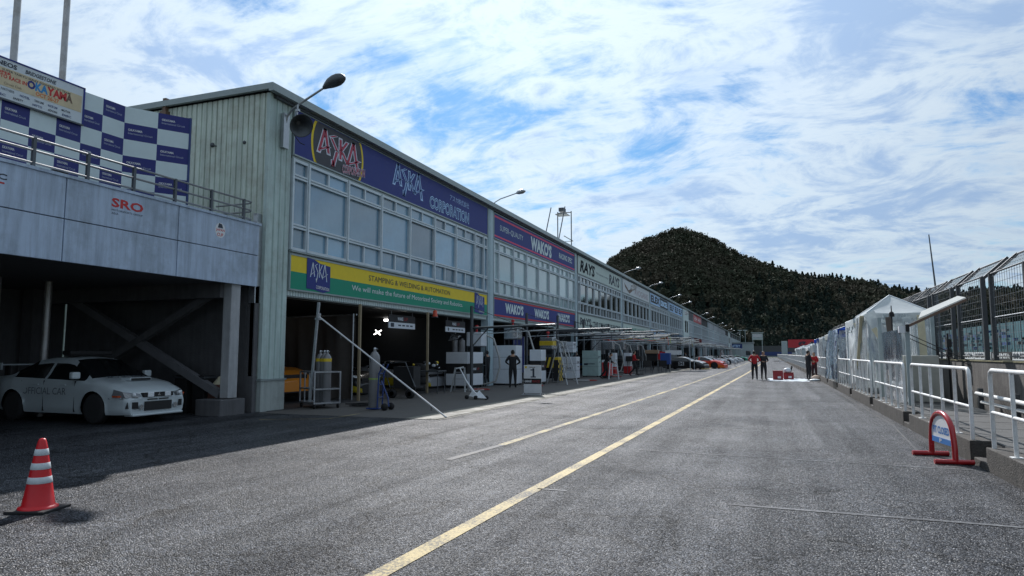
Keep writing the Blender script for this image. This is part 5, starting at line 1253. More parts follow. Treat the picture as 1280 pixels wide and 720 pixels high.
# front face detail (nose plane x = 2.27)
HL = mat('headlight_glass', (.16, .17, .18), .08, spec=.9, coat=1)
for s in (1, -1):
    mb = MB(); pts = [(1.88, .872, .60), (1.92, .850, .735), (2.10, .800, .690), (2.27, .50, .645), (2.30, .50, .575), (2.20, .800, .560)]
    vs = [(a+.012, b*s, c) for a, b, c in pts]+[(a-.2, b*s*.9, c) for a, b, c in pts]; n = 6
    f = [tuple(range(n)), tuple(range(n, 2*n))[::-1]]+[(i, n+i, n+(i+1) % n, (i+1) % n) for i in range(n)]
    mb.raw(vs, f if s < 0 else [q[::-1] for q in f], HL); h = part('headlight', mb, OC, False)
    mb = MB(); mb.sphere((2.25, .62*s, .62), .045, LAMPG); mb.sphere((2.12, .775*s, .63), .035, LAMPG); part('lamp', mb, h, False)
    mb = MB(); mb.box(1.93, 2.10, min(.80*s, .895*s), max(.80*s, .895*s)+.0, .575, .61, mat('indicator_orange', (.5, .08, .02))); part('indicator', mb, h, False)
    mb = MB(); mb.tube([(2.27, .46*s, .36), (2.31, .46*s, .36)], .055, SILV, 12); part('fog_lamp', mb, OC, False)
    mb = MB(); mb.prism([(-.13, -.06), (.13, -.07), (.12, .07), (-.10, .07)], (2.245, .66*s, .40), Vector((-.45*s, 1, 0)).normalized()*1.0 if s > 0 else Vector((.45, 1, 0)).normalized(), ZU, Vector((1, .45*s, 0)).normalized(), .03, BLACK); part('side_intake', mb, OC, False)
mb = MB(); mb.box(2.22, 2.30, -.36, .36, .28, .47, BLACK); part('lower_intake', mb, OC, False)
mb = MB(); mb.box(2.20, 2.29, -.40, .40, .565, .655, BLACK); part('grille', mb, OC, False)
mb = MB(); mb.box(2.25, 2.285, -.28, -.02, .50, .525, BLACK); mb.box(2.25, 2.285, .02, .28, .50, .525, BLACK); part('vent_slots', mb, OC, False)
for y in (-.22, .24):
    mb = MB(); mb.box(2.285, 2.31, y-.08, y+.08, .56, .66, LAMPG); part('driving_lamp', mb, OC, False, bevel=.01)
mb = MB()
for a in (90, 210, 330):
    t = R_(a); c, s_ = math.cos(t), math.sin(t)
    mb.raw([(2.30, 0, .61)]+[(2.30, .045*c*.5-s_*.016, .61+.045*s_*.5+c*.016), (2.30, .045*c, .61+.045*s_), (2.30, .045*c*.5+s_*.016, .61+.045*s_*.5-c*.016)], [(0, 1, 2, 3)], SILV)
part('emblem', mb, OC, False)
mb = MB(); mb.box(1.42, 1.72, -.28, .28, .90, .965, CARW); mb.box(1.69, 1.735, -.26, .26, .905, .955, BLACK); part('bonnet_scoop', mb, OC, False, bevel=.012)
mb = MB(); mb.box(2.05, 2.32, -.68, .68, .17, .22, CARW); part('chin_spoiler', mb, OC, False, bevel=.02)
mb = MB(); letters(mb, 'OFFICIAL CAR', (-.95, -.872, .60), (1, 0, 0), (0, 0, 1), 1.42, .15, mat('dim_light_car_lettering', (.14, .15, .17)), .0); part('lettering', mb, OC, False)  # ink greyed to carry the dim light under the balcony
mb = MB(); letters(mb, 'MARSHAL CAR', (1.78, -.868, .53), Vector((1, .12, 0)), (0, 0, 1), .40, .04, INKD, .01); part('lettering', mb, OC, False)
mb = MB(); letters(mb, 'OFFICIAL CAR', (1.30, .50, .965), (0, -1, 0), (-1, 0, .24), 1.0, .12, INKD, .01); part('lettering', mb, OC, False)
for x in (-.52, .36):
    mb = MB(); mb.box(x-.10, x+.08, -.885, -.85, .80, .825, CARW); part('door_handle', mb, OC, False)
for x in (-1.02, -.28, .72):
    mb = MB(); mb.box(x-.002, x+.002, -.862, -.80, .24, .90, BLACK); part('door_gap', mb, OC, False)
# clutter behind the car
for k, (x, lab) in enumerate(((-13.95, 'black crate standing behind the white saloon, right of the two'), (-14.55, 'black crate standing behind the white saloon, left of the two'))):
    mb = MB(); mb.box(x-.2, x+.2, 13.9, 14.3, 0, .98, BLACK); mb.box(x-.22, x+.22, 13.88, 14.32, .90, .95, STEEL); single('crate', mb, lab, 'crate', 'crates behind the official car', bevel=.015)
mb = MB(); mb.box(-13.72, -13.3, 14.0, 14.4, 0, .75, mat('brown_box', (.16, .07, .05))); mb.lathe([(.2, .75), (.05, .95), (0, .96)], mat('tan_flap', (0, 0, 0)), (-13.5, 14.2, 0), 8); single('bollard_box', mb, 'brown box with a pointed cap between the brace and the white saloon', 'box', bevel=.01)

RCAR = {}
def race(key, loc, rz, label, body, roofm=None, side2=None, wing=BLACK, group='race cars parked outside the garages', fine=False, extra=None):
    T = thing('race_car', label, 'car', loc, rz, group)
    car(T, GT, body, roofm, side2, fine); mirror(T, GT, BLACK, .75); rear_wing(T, wing, 1.22, -2.15, .9)
    mb = MB(); mb.box(2.0, 2.42, -.92, .92, .06, .09, wing); part('splitter', mb, T, False)
    for s in (1, -1):
        mb = MB(); mb.raw([(1.92, .86*s, .66), (2.12, .62*s, .58), (2.08, .55*s, .63), (1.86, .74*s, .73)], [(0, 1, 2, 3) if s < 0 else (3, 2, 1, 0)], LAMPG); mb.v = [(a+.02, b, c+.01) for a, b, c in mb.v]; part('headlight', mb, T, False)
    if key in ('a', 'b'):
        mb = MB()
        for y in (-.45, .45): mb.raw([(1.05, y-.16, .915), (2.0, y-.14, .70), (2.0, y+.14, .70), (1.05, y+.16, .915)], [(0, 1, 2, 3)], WHITE if key == 'a' else RED)
        part('bonnet_stripe', mb, T, False)
    if extra: extra(T)
    return T
CY = lambda n, c: mat('livery_'+n, c, .3, coat=.5, var=.03)
def number(n, m=WHITE):
    def f(T):
        mb = MB(); mb.box(-.25, .3, -.925, -.905, .38, .75, m); letters(mb, n, (-.2, -.93, .43), (1, 0, 0), ZU, .42, .26, INKD, .05); part('number_panel', mb, T, False)
    return f
race('a', (-8.0, 70.2, 0), R_(-14), 'black and white race car nearest in the row, nose over the apron', CY('black', (.02, .02, .022)), CY('white', (.6, .62, .64)), CY('black', (0, 0, 0)), YELP, extra=number('34'))
race('b', (-6.5, 74.6, 0), R_(-10), 'red and orange race car second in the row', CY('red', (.80, .05, .02)), CY('black', (0, 0, 0)), CY('orange', (.90, .18, .02)))
race('c', (-7.2, 84, 0), R_(-6), 'white and grey race car third in the row', CY('grey', (.35, .37, .40)), CY('white', (0, 0, 0)))
race('d', (-7.5, 92, 0), R_(-5), 'dark blue grey race car fourth in the row', CY('slate', (.07, .08, .13)))
race('e', (-7.6, 99.5, 0), R_(-5), 'silver race car fifth in the row', CY('silver', (.40, .42, .45)))
race('f', (-7.0, 108, 0), R_(-5), 'white race car sixth in the row', CY('white', (0, 0, 0)), CY('black', (0, 0, 0)))
race('g', (-6.9, 118, 0), R_(-5), 'pale silver race car seventh in the row', CY('silver', (0, 0, 0)), CY('white', (0, 0, 0)))
race('h', (-6.8, 133, 0), R_(-5), 'white race car eighth in the row', CY('white', (0, 0, 0)))
race('i', (-6.4, 152, 0), R_(-5), 'green race car at the far end of the row', CY('green', (.02, .26, .16)))
race('j', (-16.6, 18.5, .25), R_(-4), 'orange race car inside the first garage behind the gas bottle rack', CY('amber', (.70, .24, .02)), CY('black', (0, 0, 0)), CY('black', (0, 0, 0)), group='race cars inside the garages', fine=True)
race('k', (-16.6, 23.2, 0), R_(-6), 'dark race car with yellow flanks inside the middle of the first garage', CY('black', (0, 0, 0)), None, CY('yellow', (.66, .52, .03)), group='race cars inside the garages', fine=True)
race('l', (-16.4, 28.4, 0), R_(-6), 'yellow and pale race car inside the first garage behind the white cabinet', CY('silver', (0, 0, 0)), None, CY('yellow', (0, 0, 0)), group='race cars inside the garages', fine=True)
for o_ in [o for o in COL.objects if o.get('label', '').startswith('orange race car inside')]:
    mb = MB()
    for x in (-1.0, 1.0): mb.box(x-.12, x+.12, -.5, .5, -.24, .18, STEEL)
    part('jack_stands', mb, o_, False, kind='stuff')
# red car with raised door-like panel
T = thing('raised_bonnet', 'red car panel standing propped up beside the blue box', 'panel', (-9.2, 63.5, 0))
mb = MB(); mb.raw([(-10.4, 63.5, 1.9), (-8.9, 63.5, 1.7), (-8.6, 63.5, .95), (-9.5, 63.5, 1.0), (-10.3, 63.5, 1.4)], [tuple(range(5))], RED); mb.raw([(x, y+.06, z) for x, y, z in mb.v], [tuple(range(5))[::-1]], RED); part('panel', mb, T)
mb = MB(); mb.tube([(-9.6, 63.55, 0), (-9.6, 63.55, 1.0)], .03, STEEL, 6); mb.tube([(-10.2, 63.55, 0), (-10.2, 63.55, 1.4)], .03, STEEL, 6); mb.box(-8.9, -7.5, 63.4, 64, 1.45, 1.85, WHITE); part('stand', mb, T)

# ------------------------------------------------------------------ people
def person(label, loc, rz, shirt, trousers, pose=None, h=1.72, group=None, hair=HAIR, bulky=1.17):
    J = dict(pel=(0, 0, .96), waist=(0, 0, 1.08), chest=(0, .0, 1.30), neck=(0, -.01, 1.46), skull=(0, .015, 1.555), crown=(0, .01, 1.66),
             shL=(-.17, 0, 1.40), shR=(.17, 0, 1.40), elL=(-.25, -.02, 1.13), elR=(.25, -.02, 1.13), wrL=(-.26, .08, .90), wrR=(.26, .08, .90),
             hiL=(-.09, 0, .92), hiR=(.09, 0, .92), knL=(-.11, .02, .50), knR=(.11, .02, .50), anL=(-.12, -.02, .09), anR=(.12, -.02, .09), toL=(-.14, .15, .04), toR=(.14, .15, .04))
    if pose: J.update(pose)
    Rr = dict(pel=.135, waist=.125, chest=.145, neck=.055, skull=.088, crown=.082, shL=.075, shR=.075, elL=.05, elR=.05, wrL=.030, wrR=.030, hiL=.105, hiR=.105, knL=.065, knR=.065, anL=.045, anR=.045, toL=.035, toR=.035)
    E_ = [('pel', 'waist'), ('waist', 'chest'), ('chest', 'neck'), ('neck', 'skull'), ('skull', 'crown'), ('chest', 'shL'), ('chest', 'shR'), ('shL', 'elL'), ('shR', 'elR'), ('elL', 'wrL'), ('elR', 'wrR'), ('pel', 'hiL'), ('pel', 'hiR'), ('hiL', 'knL'), ('hiR', 'knR'), ('knL', 'anL'), ('knR', 'anR'), ('anL', 'toL'), ('anR', 'toR')]
    bm = bmesh.new(); sk = bm.verts.layers.skin.verify(); V = {}
    for k, p in J.items():
        v = bm.verts.new(p); r = Rr[k]*(bulky if k in ('pel', 'waist', 'chest', 'shL', 'shR', 'hiL', 'hiR', 'knL', 'knR') else 1)
        v[sk].radius = (r, r*(.78 if k in ('pel', 'waist', 'chest') else 1)); v[sk].use_root = (k == 'pel'); V[k] = v
    for a, b in E_: bm.edges.new((V[a], V[b]))
    me = bpy.data.meshes.new('p'); bm.to_mesh(me); bm.free(); o = bpy.data.objects.new('p', me); COL.objects.link(o)
    s = o.modifiers.new('s', 'SKIN'); s.use_smooth_shade = True; ss = o.modifiers.new('ss', 'SUBSURF'); ss.levels = 1; ss.render_levels = 1
    dg = bpy.context.evaluated_depsgraph_get(); dg.update(); me2 = bpy.data.meshes.new_from_object(o.evaluated_get(dg)); bpy.data.objects.remove(o)
    me2.materials.clear()
    for m in (SKIN, shirt, trousers, SHOE): me2.materials.append(m)
    JV = {k: Vector(p) for k, p in J.items()}; seg = [(a, b) for a, b in E_]
    def near(c):
        best = None
        for a, b in seg:
            A, B = JV[a], JV[b]; t = max(0, min(1, (c-A).dot(B-A)/max((B-A).length_squared, 1e-9))); d = (A+(B-A)*t-c).length
            if best is None or d < best[0]: best = (d, a, b, t)
        return best
    for p in me2.polygons:
        d, a, b, t = near(p.center); k = 1
        if b in ('skull', 'crown') or (b == 'neck' and t > .8): k = 0
        elif b in ('wrL', 'wrR'): k = 0 if t > .82 else 1
        elif b in ('knL', 'knR', 'hiL', 'hiR') or (a == 'pel' and b == 'waist' and t < .4): k = 2
        elif b in ('anL', 'anR'): k = 2 if t < .93 else 3
        elif b in ('toL', 'toR'): k = 3
        p.material_index = k; p.use_smooth = True
    # head details, hands: added to the same mesh
    mb = MB(); mb.mats = [SKIN, shirt, trousers, SHOE]
    mb.raw([v.co for v in me2.vertices], [], SKIN)
    mb.f = [list(p.vertices) for p in me2.polygons]; mb.m = [p.material_index for p in me2.polygons]; mb.sm = [True]*len(mb.f)
    sc, cr_ = JV['skull'], JV['crown']; up = (cr_-sc).normalized(); fw = Vector((0, 1, 0)); fw = (fw-up*fw.dot(up)).normalized(); rt = fw.cross(up)
    mb.sphere(sc+up*.045+fw*.012, .092, SKIN, (.84, 1.0, 1.22), 14, 10)
    c = sc+fw*.105+up*.03; mb.raw([c+rt*.014-up*.02-fw*.01, c-rt*.014-up*.02-fw*.01, c+up*.03-fw*.012, c+fw*.018-up*.012], [(0, 1, 3), (1, 2, 3), (2, 0, 3)], SKIN)
    for s_ in (-1, 1):
        mb.sphere(sc+rt*.082*s_+up*.03, .024, SKIN, (.4, .8, 1.2), 6, 5)
        mb.sphere(sc+fw*.096+rt*.030*s_+up*.052, .010, HAIR, (1, .5, .7), 6, 4)
    mb.box(*( [sc.x-.022, sc.x+.022, sc.y+.092, sc.y+.100, sc.z-.018, sc.z-.010]), mat('lips', (.28, .10, .09)))
    for sd, el, wr in ((-1, 'elL', 'wrL'), (1, 'elR', 'wrR')):
        d = (JV[wr]-JV[el]).normalized(); side = Vector((0, 1, 0))-d*d.y; side = side.normalized() if side.length > .1 else Vector((0, 0, 1)); nn_ = d.cross(side)
        w0 = JV[wr]; mb.tube([w0, w0+d*.045, w0+d*.085], [.026, .036, .030], SKIN, 8)
        for q, (o_, ln) in enumerate(((.027, .066), (.009, .076), (-.009, .070), (-.027, .055))):
            b0 = w0+d*.078+side*o_; k1 = b0+d*ln*.5+nn_*.006*sd; mb.tube([b0, k1, k1+(d*.8-nn_*.5*sd).normalized()*ln*.5], [.0095, .009, .007], SKIN, 5)
        tb = w0+d*.03+side*.028; mb.tube([tb, tb+(d*.6+side*.7)*.035, tb+(d*.95+side*.6)*.062], [.011, .010, .008], SKIN, 5)
    T = thing('person', label, 'person', loc, rz, group)
    body = part('body', mb, T, False)
    hb = MB(); hb.sphere(sc+up*.062-fw*.010, .100, hair, (.90, 1.0, 1.12), 14, 10); hb2 = MB()
    keep = [f for f in hb.f if not (sum((Vector(hb.v[i])-sc).dot(fw) for i in f)/len(f) > .035 and sum((Vector(hb.v[i])-sc).dot(up) for i in f)/len(f) < .105) and sum((Vector(hb.v[i])-sc).dot(up) for i in f)/len(f) > -.02]
    hb2.raw(hb.v, keep, hair, True); part('hair', hb2, T, False)
    k = h/1.74; T.scale = (k, k, k); return T
ARM_FRONT = dict(elL=(-.27, .02, 1.15), elR=(.27, .02, 1.15), wrL=(-.12, .24, 1.10), wrR=(.12, .24, 1.10))
HIPS = dict(elL=(-.33, -.06, 1.17), elR=(.33, -.06, 1.17), wrL=(-.17, .10, 1.05), wrR=(.17, .10, 1.05))
WALK = dict(knL=(-.10, .18, .52), anL=(-.10, .20, .10), toL=(-.11, .36, .05), knR=(.10, -.02, .50), anR=(.10, -.38, .14), toR=(.11, -.22, .04))
LEANF = dict(chest=(0, .18, 1.26), neck=(0, .30, 1.38), skull=(0, .36, 1.45), crown=(0, .40, 1.55), waist=(0, .06, 1.08), shL=(-.17, .24, 1.33), shR=(.17, .24, 1.33), elL=(-.24, .34, 1.08), elR=(.24, .34, 1.08), wrL=(-.14, .52, .98), wrR=(.14, .52, .98))
person('person in black with hands together facing the silver cabinet in the second garage', (-10.97, 29.3, 0), R_(20), CLB, CLB, HIPS, 1.74)
person('person in a red shirt and dark trousers, hands on hips, by the yellow line', (-.86, 43.0, 0), R_(6), CLR, CLB, HIPS, 1.74)
person('person in black standing close beside the red shirt in the middle of the lane', (-.36, 43.2, 0), R_(200), CLB, CLB, ARM_FRONT, 1.72)
person('person all in black by the kerb facing the red jacket', (2.12, 44.2, 0), R_(-60), CLB, CLB, ARM_FRONT, 1.76)
person('person in a red jacket behind the dark figure by the kerb', (2.50, 45.2, 0), R_(150), CLR, mat('dark_red_cloth', (.06, .02, .025), .8), ARM_FRONT, 1.66)
person('person in a red top stepping sideways in front of the dark racks', (-8.85, 47.74, 0), R_(-70), CLR, CLB, {**WALK, **ARM_FRONT}, 1.76)
person('person in black bending forward over the small step ladder', (-9.5, 41.6, 0), R_(-95), CLB, CLB, {**LEANF, **{'knL': (-.1, .1, .5), 'anL': (-.1, .0, .09), 'anR': (.12, -.3, .12), 'toR': (.12, -.12, .04)}}, 1.74)
person('person in dark clothes half hidden behind the white cabinet with hoses', (-12.75, 30.5, 0), R_(80), CLB, CLB, ARM_FRONT, 1.72)
person('person in dark clothes standing in the shade of the third garage', (-12.4, 45.5, 0), R_(160), CLB, CLB, None, 1.74)
person('person in black inside the walkway between the white tents', (3.55, 31.7, .3), R_(170), CLB, CLB, ARM_FRONT, 1.72)
person('person with dark hair leaning in the grey canopy behind the blue tent', (3.4, 40.6, .3), R_(120), CLB, CLB, ARM_FRONT, 1.74)
person('person in dark clothes on the walkway left of the grey canopy', (3.3, 47.8, .3), R_(100), CLB, CLB, None, 1.68)
person('small distant person on the walkway beyond the blue roofed canopy', (3.2, 60, .3), R_(180), CLB, CLB, None, 1.7)
person('person in dark overalls at the race cars, far along the garages', (-10.6, 66.5, 0), R_(180), CLB, CLB, None, 1.74)
person('person in grey beside the third race car', (-9.9, 88.5, 0), R_(100), mat('grey_cloth', (.14, .14, .16), .8), CLB, None, 1.72)

# ------------------------------------------------------------------ things lying in the lane
SHEET = mat('white_ground_sheet', (.62, .68, .72), .45, bump=.4, bscale=4)
mb = MB(); vs = []
for j in range(7):
    for i in range(13):
        x = -.1+2.1*i/12; y = 41.2+4.2*j/6; vs.append((x+.1*math.sin(j*2.1), y+.15*math.sin(i*1.7), .012+.03*abs(math.sin(i*1.3+j*2.3))*(.3+.7*(j > 3))))
mb.raw(vs, [(j*13+i, j*13+i+1, (j+1)*13+i+1, (j+1)*13+i) for j in range(6) for i in range(12)], SHEET, True); single('ground_sheet', mb, 'crumpled white ground sheet spread on the lane under the red boxes', 'sheet')
def red_box(loc, lab, h):
    T = thing('red_box', lab, 'box', loc, group='red boxes on the ground sheet')
    mb = MB(); mb.box(-.28, .28, -.25, .25, 0.02, h, mat('box_red', (.26, .02, .025))); part('body', mb, T, False, bevel=.02)
    mb = MB(); mb.box(-.29, .29, -.26, .26, h, h+.03, mat('box_red_dark', (.18, .02, .02))); part('lid', mb, T, False)
    mb = MB(); mb.box(-.02, .16, -.262, -.255, .1, .22, WHITE); part('mark', mb, T, False)
red_box((.42, 43.6, .0), 'red box with a small white mark, left of the two on the sheet', .52); red_box((1.02, 44.4, 0), 'low red box with a white cloth on top, right of the two on the sheet', .40)
mb = MB(); mb.sphere((.98, 44.35, .55), .22, SHEET, (1.1, 1, .7)); mb.tube([(1.15, 44.3, .5), (1.22, 44.3, .8)], .05, BLACK, 8); single('cloth_heap', mb, 'white cloth with a black bottle on the low red box', 'cloth')
mb = MB(); mb.sphere((2.45, 43.0, .16), .22, mat('cream_bag', (.55, .42, .33), .8), (1.1, 1, .75)); mb.sphere((2.35, 42.6, .05), .3, SHEET, (1, 1, .25)); single('bag', mb, 'small cream bag lying at the feet of the people by the kerb', 'bag')
mb = MB(); mb.bar((1.4, 118, .35), (2.6, 118, .35), .1, .1, WHITE); mb.tube([(.6, 118, .35), (1.5, 118, .35)], .05, BLACK, 6); mb.tube([(1.5, 118, 0), (1.5, 118, .35)], .03, BLACK); single('barrier_bar', mb, 'low black and white bar beside the kerb far down the lane', 'barrier')

# ------------------------------------------------------------------ garage equipment
BOT = mat('gas_bottle_grey', (.20, .20, .205), .35, .2, var=.1, coat=.2)
def bottle(T, x, y, z, h, r, band=None, name='gas_bottle'):
    mb = MB(); mb.lathe([(r*.9, 0), (r, .03), (r, h*.80), (r*.92, h*.86), (r*.6, h*.91), (r*.28, h*.935), (r*.28, h*.96)], BOT, (x, y, z), 20); b = part('cylinder', mb, T, False)
    mb = MB(); mb.lathe([(r*.22, h*.95), (r*.3, h*.965), (r*.3, h*.99), (.0, h)], SILV, (x, y, z), 10); mb.tube([(x, y, z+h*.975), (x+r*.6, y, z+h*.975)], .015, SILV, 6); part('valve', mb, b, False)
    if band:
        mb = MB(); mb.lathe([(r+.002, h*band[0]), (r+.004, h*band[1])], band[2], (x, y, z), 20); part('label_band', mb, b, False)
T = thing('bottle_rack', 'galvanised wheeled rack holding three grey gas bottles', 'rack', (-12.25, 16.75, 0), rz=R_(-32), group=None)
mb = MB(); W_, D_ = .55, .38
for x in (-W_, W_):
    for y in (-D_, D_): mb.box(x-.02, x+.02, y-.02, y+.02, .14, 1.05, GALV)
for z in (.16, 1.03, .55):
    for y in (-D_, D_): mb.box(-W_, W_, y-.018, y+.018, z-.018, z+.018, GALV)
    for x in (-W_, W_): mb.box(x-.018, x+.018, -D_, D_, z-.018, z+.018, GALV)
for x in (-.2, .15): mb.box(x-.015, x+.015, -D_-.01, -D_+.02, .16, 1.03, GALV)
mb.box(-W_, W_, -D_, D_, .13, .15, GALV); part('frame', mb, T, False)
for x in (-W_+.05, W_-.05):
    for y in (-D_+.03, D_-.03):
        mb = MB(); mb.lathe([(.0, -.02), (.065, -.02), (.065, .02), (0, .02)], BLACK, (x, y, .065), 12, 'y'); part('castor', mb, T, False)
for k, (x, y, lab) in enumerate(((-.06, .10, 'left'), (.20, .12, 'middle'), (.46, .10, 'right'))):
    G = thing('gas_bottle', 'grey gas bottle with a yellow label in the rack, %s of the three' % lab, 'gas bottle', T.location+Vector((x*math.cos(R_(-32))-y*math.sin(R_(-32))-.1, x*math.sin(R_(-32))+y*math.cos(R_(-32)), .15)), group='gas bottles in the rack')
    bottle(G, 0, 0, 0, 1.5, .125, (.78, .84, YELP))
mb = MB(); mb.box(-.05, .0, -D_-.06, -D_-.02, .16, .9, mat('box_red', (0, 0, 0))); 
T = thing('boom_stand', 'tall galvanised pole on the bottle rack with a long white boom lowered to the ground', 'pole', (-11.95, 16.15, 0))
mb = MB(); mb.bar((-12.1, 16.1, .2), (-11.92, 16.15, 3.0), .06, .06, GALV); part('pole', mb, T)
mb = MB(); mb.tube([(-11.90, 16.12, 2.60), (-7.25, 14.85, .04)], .022, mat('boom_white', (.66, .66, .66), .35), 8); b_ = part('boom', mb, T)
mb = MB(); mb.lathe([(.06, -.08), (.07, .08)], GALV, (-11.9, 16.12, 2.6), 10); mb.box(-11.97, -11.85, 16.05, 16.2, 2.5, 2.56, GALV); part('hinge', mb, T)
for t in (.2, .45, .55, .9):
    p = Vector((-11.90, 16.12, 2.60)).lerp(Vector((-7.25, 14.85, .04)), t); mb = MB(); mb.tube([p, p-Vector((0, 0, .10))], .012, STEEL, 5); mb.sphere(p-Vector((0, 0, .11)), .02, STEEL, (1, 1, 1), 6, 4); part('hook', mb, b_)
# bottle trolley
T = thing('bottle_trolley', 'blue two wheeled trolley carrying a tall gas bottle', 'trolley', (-10.3, 16.55, 0))
BT_ = mat('trolley_blue', (.02, .05, .20), .4)
mb = MB(); mb.box(-.18, .20, -.12, .16, .03, .06, BT_); mb.tube([(.16, -.1, .04), (.20, -.1, 1.0), (.34, -.1, 1.25)], .02, BT_, 6); mb.tube([(.16, .16, .04), (.20, .16, 1.0), (.34, .16, 1.25)], .02, BT_, 6)
for z in (.35, .7, 1.0): mb.tube([(.18, -.1, z), (.18, .16, z)], .016, BT_, 6)
mb.tube([(.20, .03, .8), (.42, .03, .35), (.45, .03, .1)], .02, BT_, 6); part('frame', mb, T, False)
for y in (-.14, .20):
    mb = MB(); mb.lathe([(0, -.025), (.10, -.025), (.10, .025), (0, .025)], BLACK, (.42, y, .10), 14, 'y'); part('wheel', mb, T, False)
G = thing('gas_bottle', 'tall grey gas bottle with a green ring standing on the blue trolley', 'gas bottle', (-10.32, 16.57, .06)); bottle(G, 0, 0, 0, 1.66, .15, (.47, .485, mat('lime_band', (.35, .60, .05))))
mb = MB(); rnd = random.Random(3)
for k in range(7):
    c = Vector((-11.2+rnd.uniform(-.3, .3), 17.3+rnd.uniform(-.4, .4), .02)); r = rnd.uniform(.12, .3)
    mb.tube([c+Vector((r*math.cos(t*.7)*1.3, r*math.sin(t*.7), .01+.01*k)) for t in range(10)], .012, BLACK, 5)
single('cable_coil', mb, 'heap of black cable on the floor left of the blue trolley', 'cable')
# curtain in the first garage and screens
T = thing('garage_curtain', 'grey brown cloth curtain hanging in folds inside the first garage', 'curtain', (-15, 19.7, 0))
part('cloth', drape(-13.25, 20.0, -20.5, 21.2, .02, 2.85, DCLOTH, .12, 5, 60, 8, seed=9), T)
mb = MB(); mb.tube([(-13.2, 20.0, 2.88), (-20.5, 21.2, 2.88)], .03, GALV, 8); mb.tube([(-13.2, 19.8, 0), (-13.2, 19.8, 2.9)], .03, GALV, 8); part('rail', mb, T)
# hanging name boards
for k, (y, lab) in enumerate(((21.95, 'hanging black and white name board, left of the two in the first garage'), (26.7, 'hanging black and white name board, right of the two in the first garage'))):
    T = thing('hanging_board', lab, 'sign', (-13.1, y, 2.5), group='hanging name boards'); W_ = 2.0
    mb = MB(); mb.box(-.03, 0, 0, W_, .0, .22, CABW); part('lower_board', mb, T, False)
    mb = MB(); mb.box(-.03, 0, 0, W_, .22, .50, mat('board_black', (.02, .018, .02))); part('upper_board', mb, T, False)
    mb = MB(); letters(mb, 'WAKE', (.004, .65, .30), YR, ZU, .4, .12, CABW, .03); letters(mb, 'UP', (.004, 1.12, .30), YR, ZU, .3, .12, mat('box_red', (0, 0, 0)), .03); letters(mb, 'I' if k == 0 else '8', (.004, .2, .05), YR, ZU, .12, .13, INKD, .05)
    for q in range(4): mb.box(0, .004, .7+.3*q, .9+.3*q, .09, .14, INKD)
    part('lettering', mb, T, False)
    for yy in (.2, W_-.2):
        mb = MB(); mb.tube([(-.015, yy, .5), (-.015, yy, .68)], .008, GALV, 4); part('hanger', mb, T, False)
# lit lamps in the garages
for k, (x, y, z, lab) in enumerate(((-14.6, 25.6, 2.95, 'small square lit lamp at the top of the first garage'), (-18.0, 30.0, 3.2, 'lit lamp by the second hanging board'))):
    mb = MB(); mb.box(x-.12, x+.12, y-.12, y+.12, z-.02, z+.08, LITLAMP); single('garage_lamp', mb, lab, 'lamp', bevel=.01)
for k, (x, y, z, lab) in enumerate(((-15.6, 25.2, 2.45, 'cross shaped lit tube lamp right of the curtain'), (-16.5, 19.0, 2.75, 'bent lit tube lamp over the orange race car'))):
    mb = MB(); mb.bar((x-.15, y, z-.09), (x+.15, y+.1, z+.09), .04, .04, LITLAMP); mb.bar((x-.08, y, z+.10), (x+.10, y+.1, z-.11), .04, .04, LITLAMP) if k == 0 else mb.bar((x+.2, y, z+.12), (x+.3, y, z+.22), .05, .05, LITLAMP); single('garage_lamp', mb, lab, 'lamp')
mb = MB(); mb.lathe([(.10, 0), (.10, .06), (.085, .07), (.085, .22), (.05, .27), (0, .275)], mat('beacon_orange', (.55, .06, .02), .25), (-12.55, 24.6, 3.02), 16); mb.box(-12.7, -12.45, 24.5, 24.7, 3.0, 3.03, STEEL); single('beacon', mb, 'orange red beacon under the green and yellow sign board', 'beacon')
# white cabinet stacks
def cabinet(label, loc, w_, d_, h_, rz=0, band=True, tank=0, group='white equipment cabinets outside the garages', top=None, m=CABW):
    T = thing('equipment_cabinet', label, 'cabinet', loc, rz, group)
    if band:
        for a, b, mm in ((.08, .40, m), (.40, .68, BLACK), (.68, 1.0, m)):
            mb = MB(); q = .0 if mm is not BLACK else .02; mb.box(-w_/2+q, w_/2-q, -d_/2+q, d_/2-q, a*h_, b*h_-.003, mm); part('drawer_block', mb, T, False, bevel=.01)
        mb = MB(); letters(mb, 'WAKE', (w_/2-.016, -.2, .5*h_), YR, ZU, .3, .10, CABW, .03); letters(mb, 'UP', (w_/2-.016, .16, .5*h_), YR, ZU, .2, .10, mat('box_red', (0, 0, 0)), .03); part('lettering', mb, T, False)
    else:
        mb = MB(); mb.box(-w_/2, w_/2, -d_/2, d_/2, .08, h_, m); part('body', mb, T, False, bevel=.015)
        for z in (h_*.4, h_*.7):
            mb = MB(); mb.box(-w_/2-.004, w_/2+.004, -d_/2-.004, d_/2+.004, z, z+.012, STEEL); part('joint', mb, T, False)
        mb = MB(); mb.box(w_/2, w_/2+.03, -.12, .12, h_*.55, h_*.58, STEEL); part('handle', mb, T, False)
    for x in (-w_/2+.08, w_/2-.08):
        for y in (-d_/2+.08, d_/2-.08):
            mb = MB(); mb.lathe([(0, -.02), (.05, -.02), (.05, .02), (0, .02)], BLACK, (x, y, .05), 10, 'y'); part('castor', mb, T, False)
    return T
cabinet('large white cabinet with a black middle band in front of the first garage', (-13.1, 28.7, 0), 1.15, 1.35, 1.62, R_(-8))
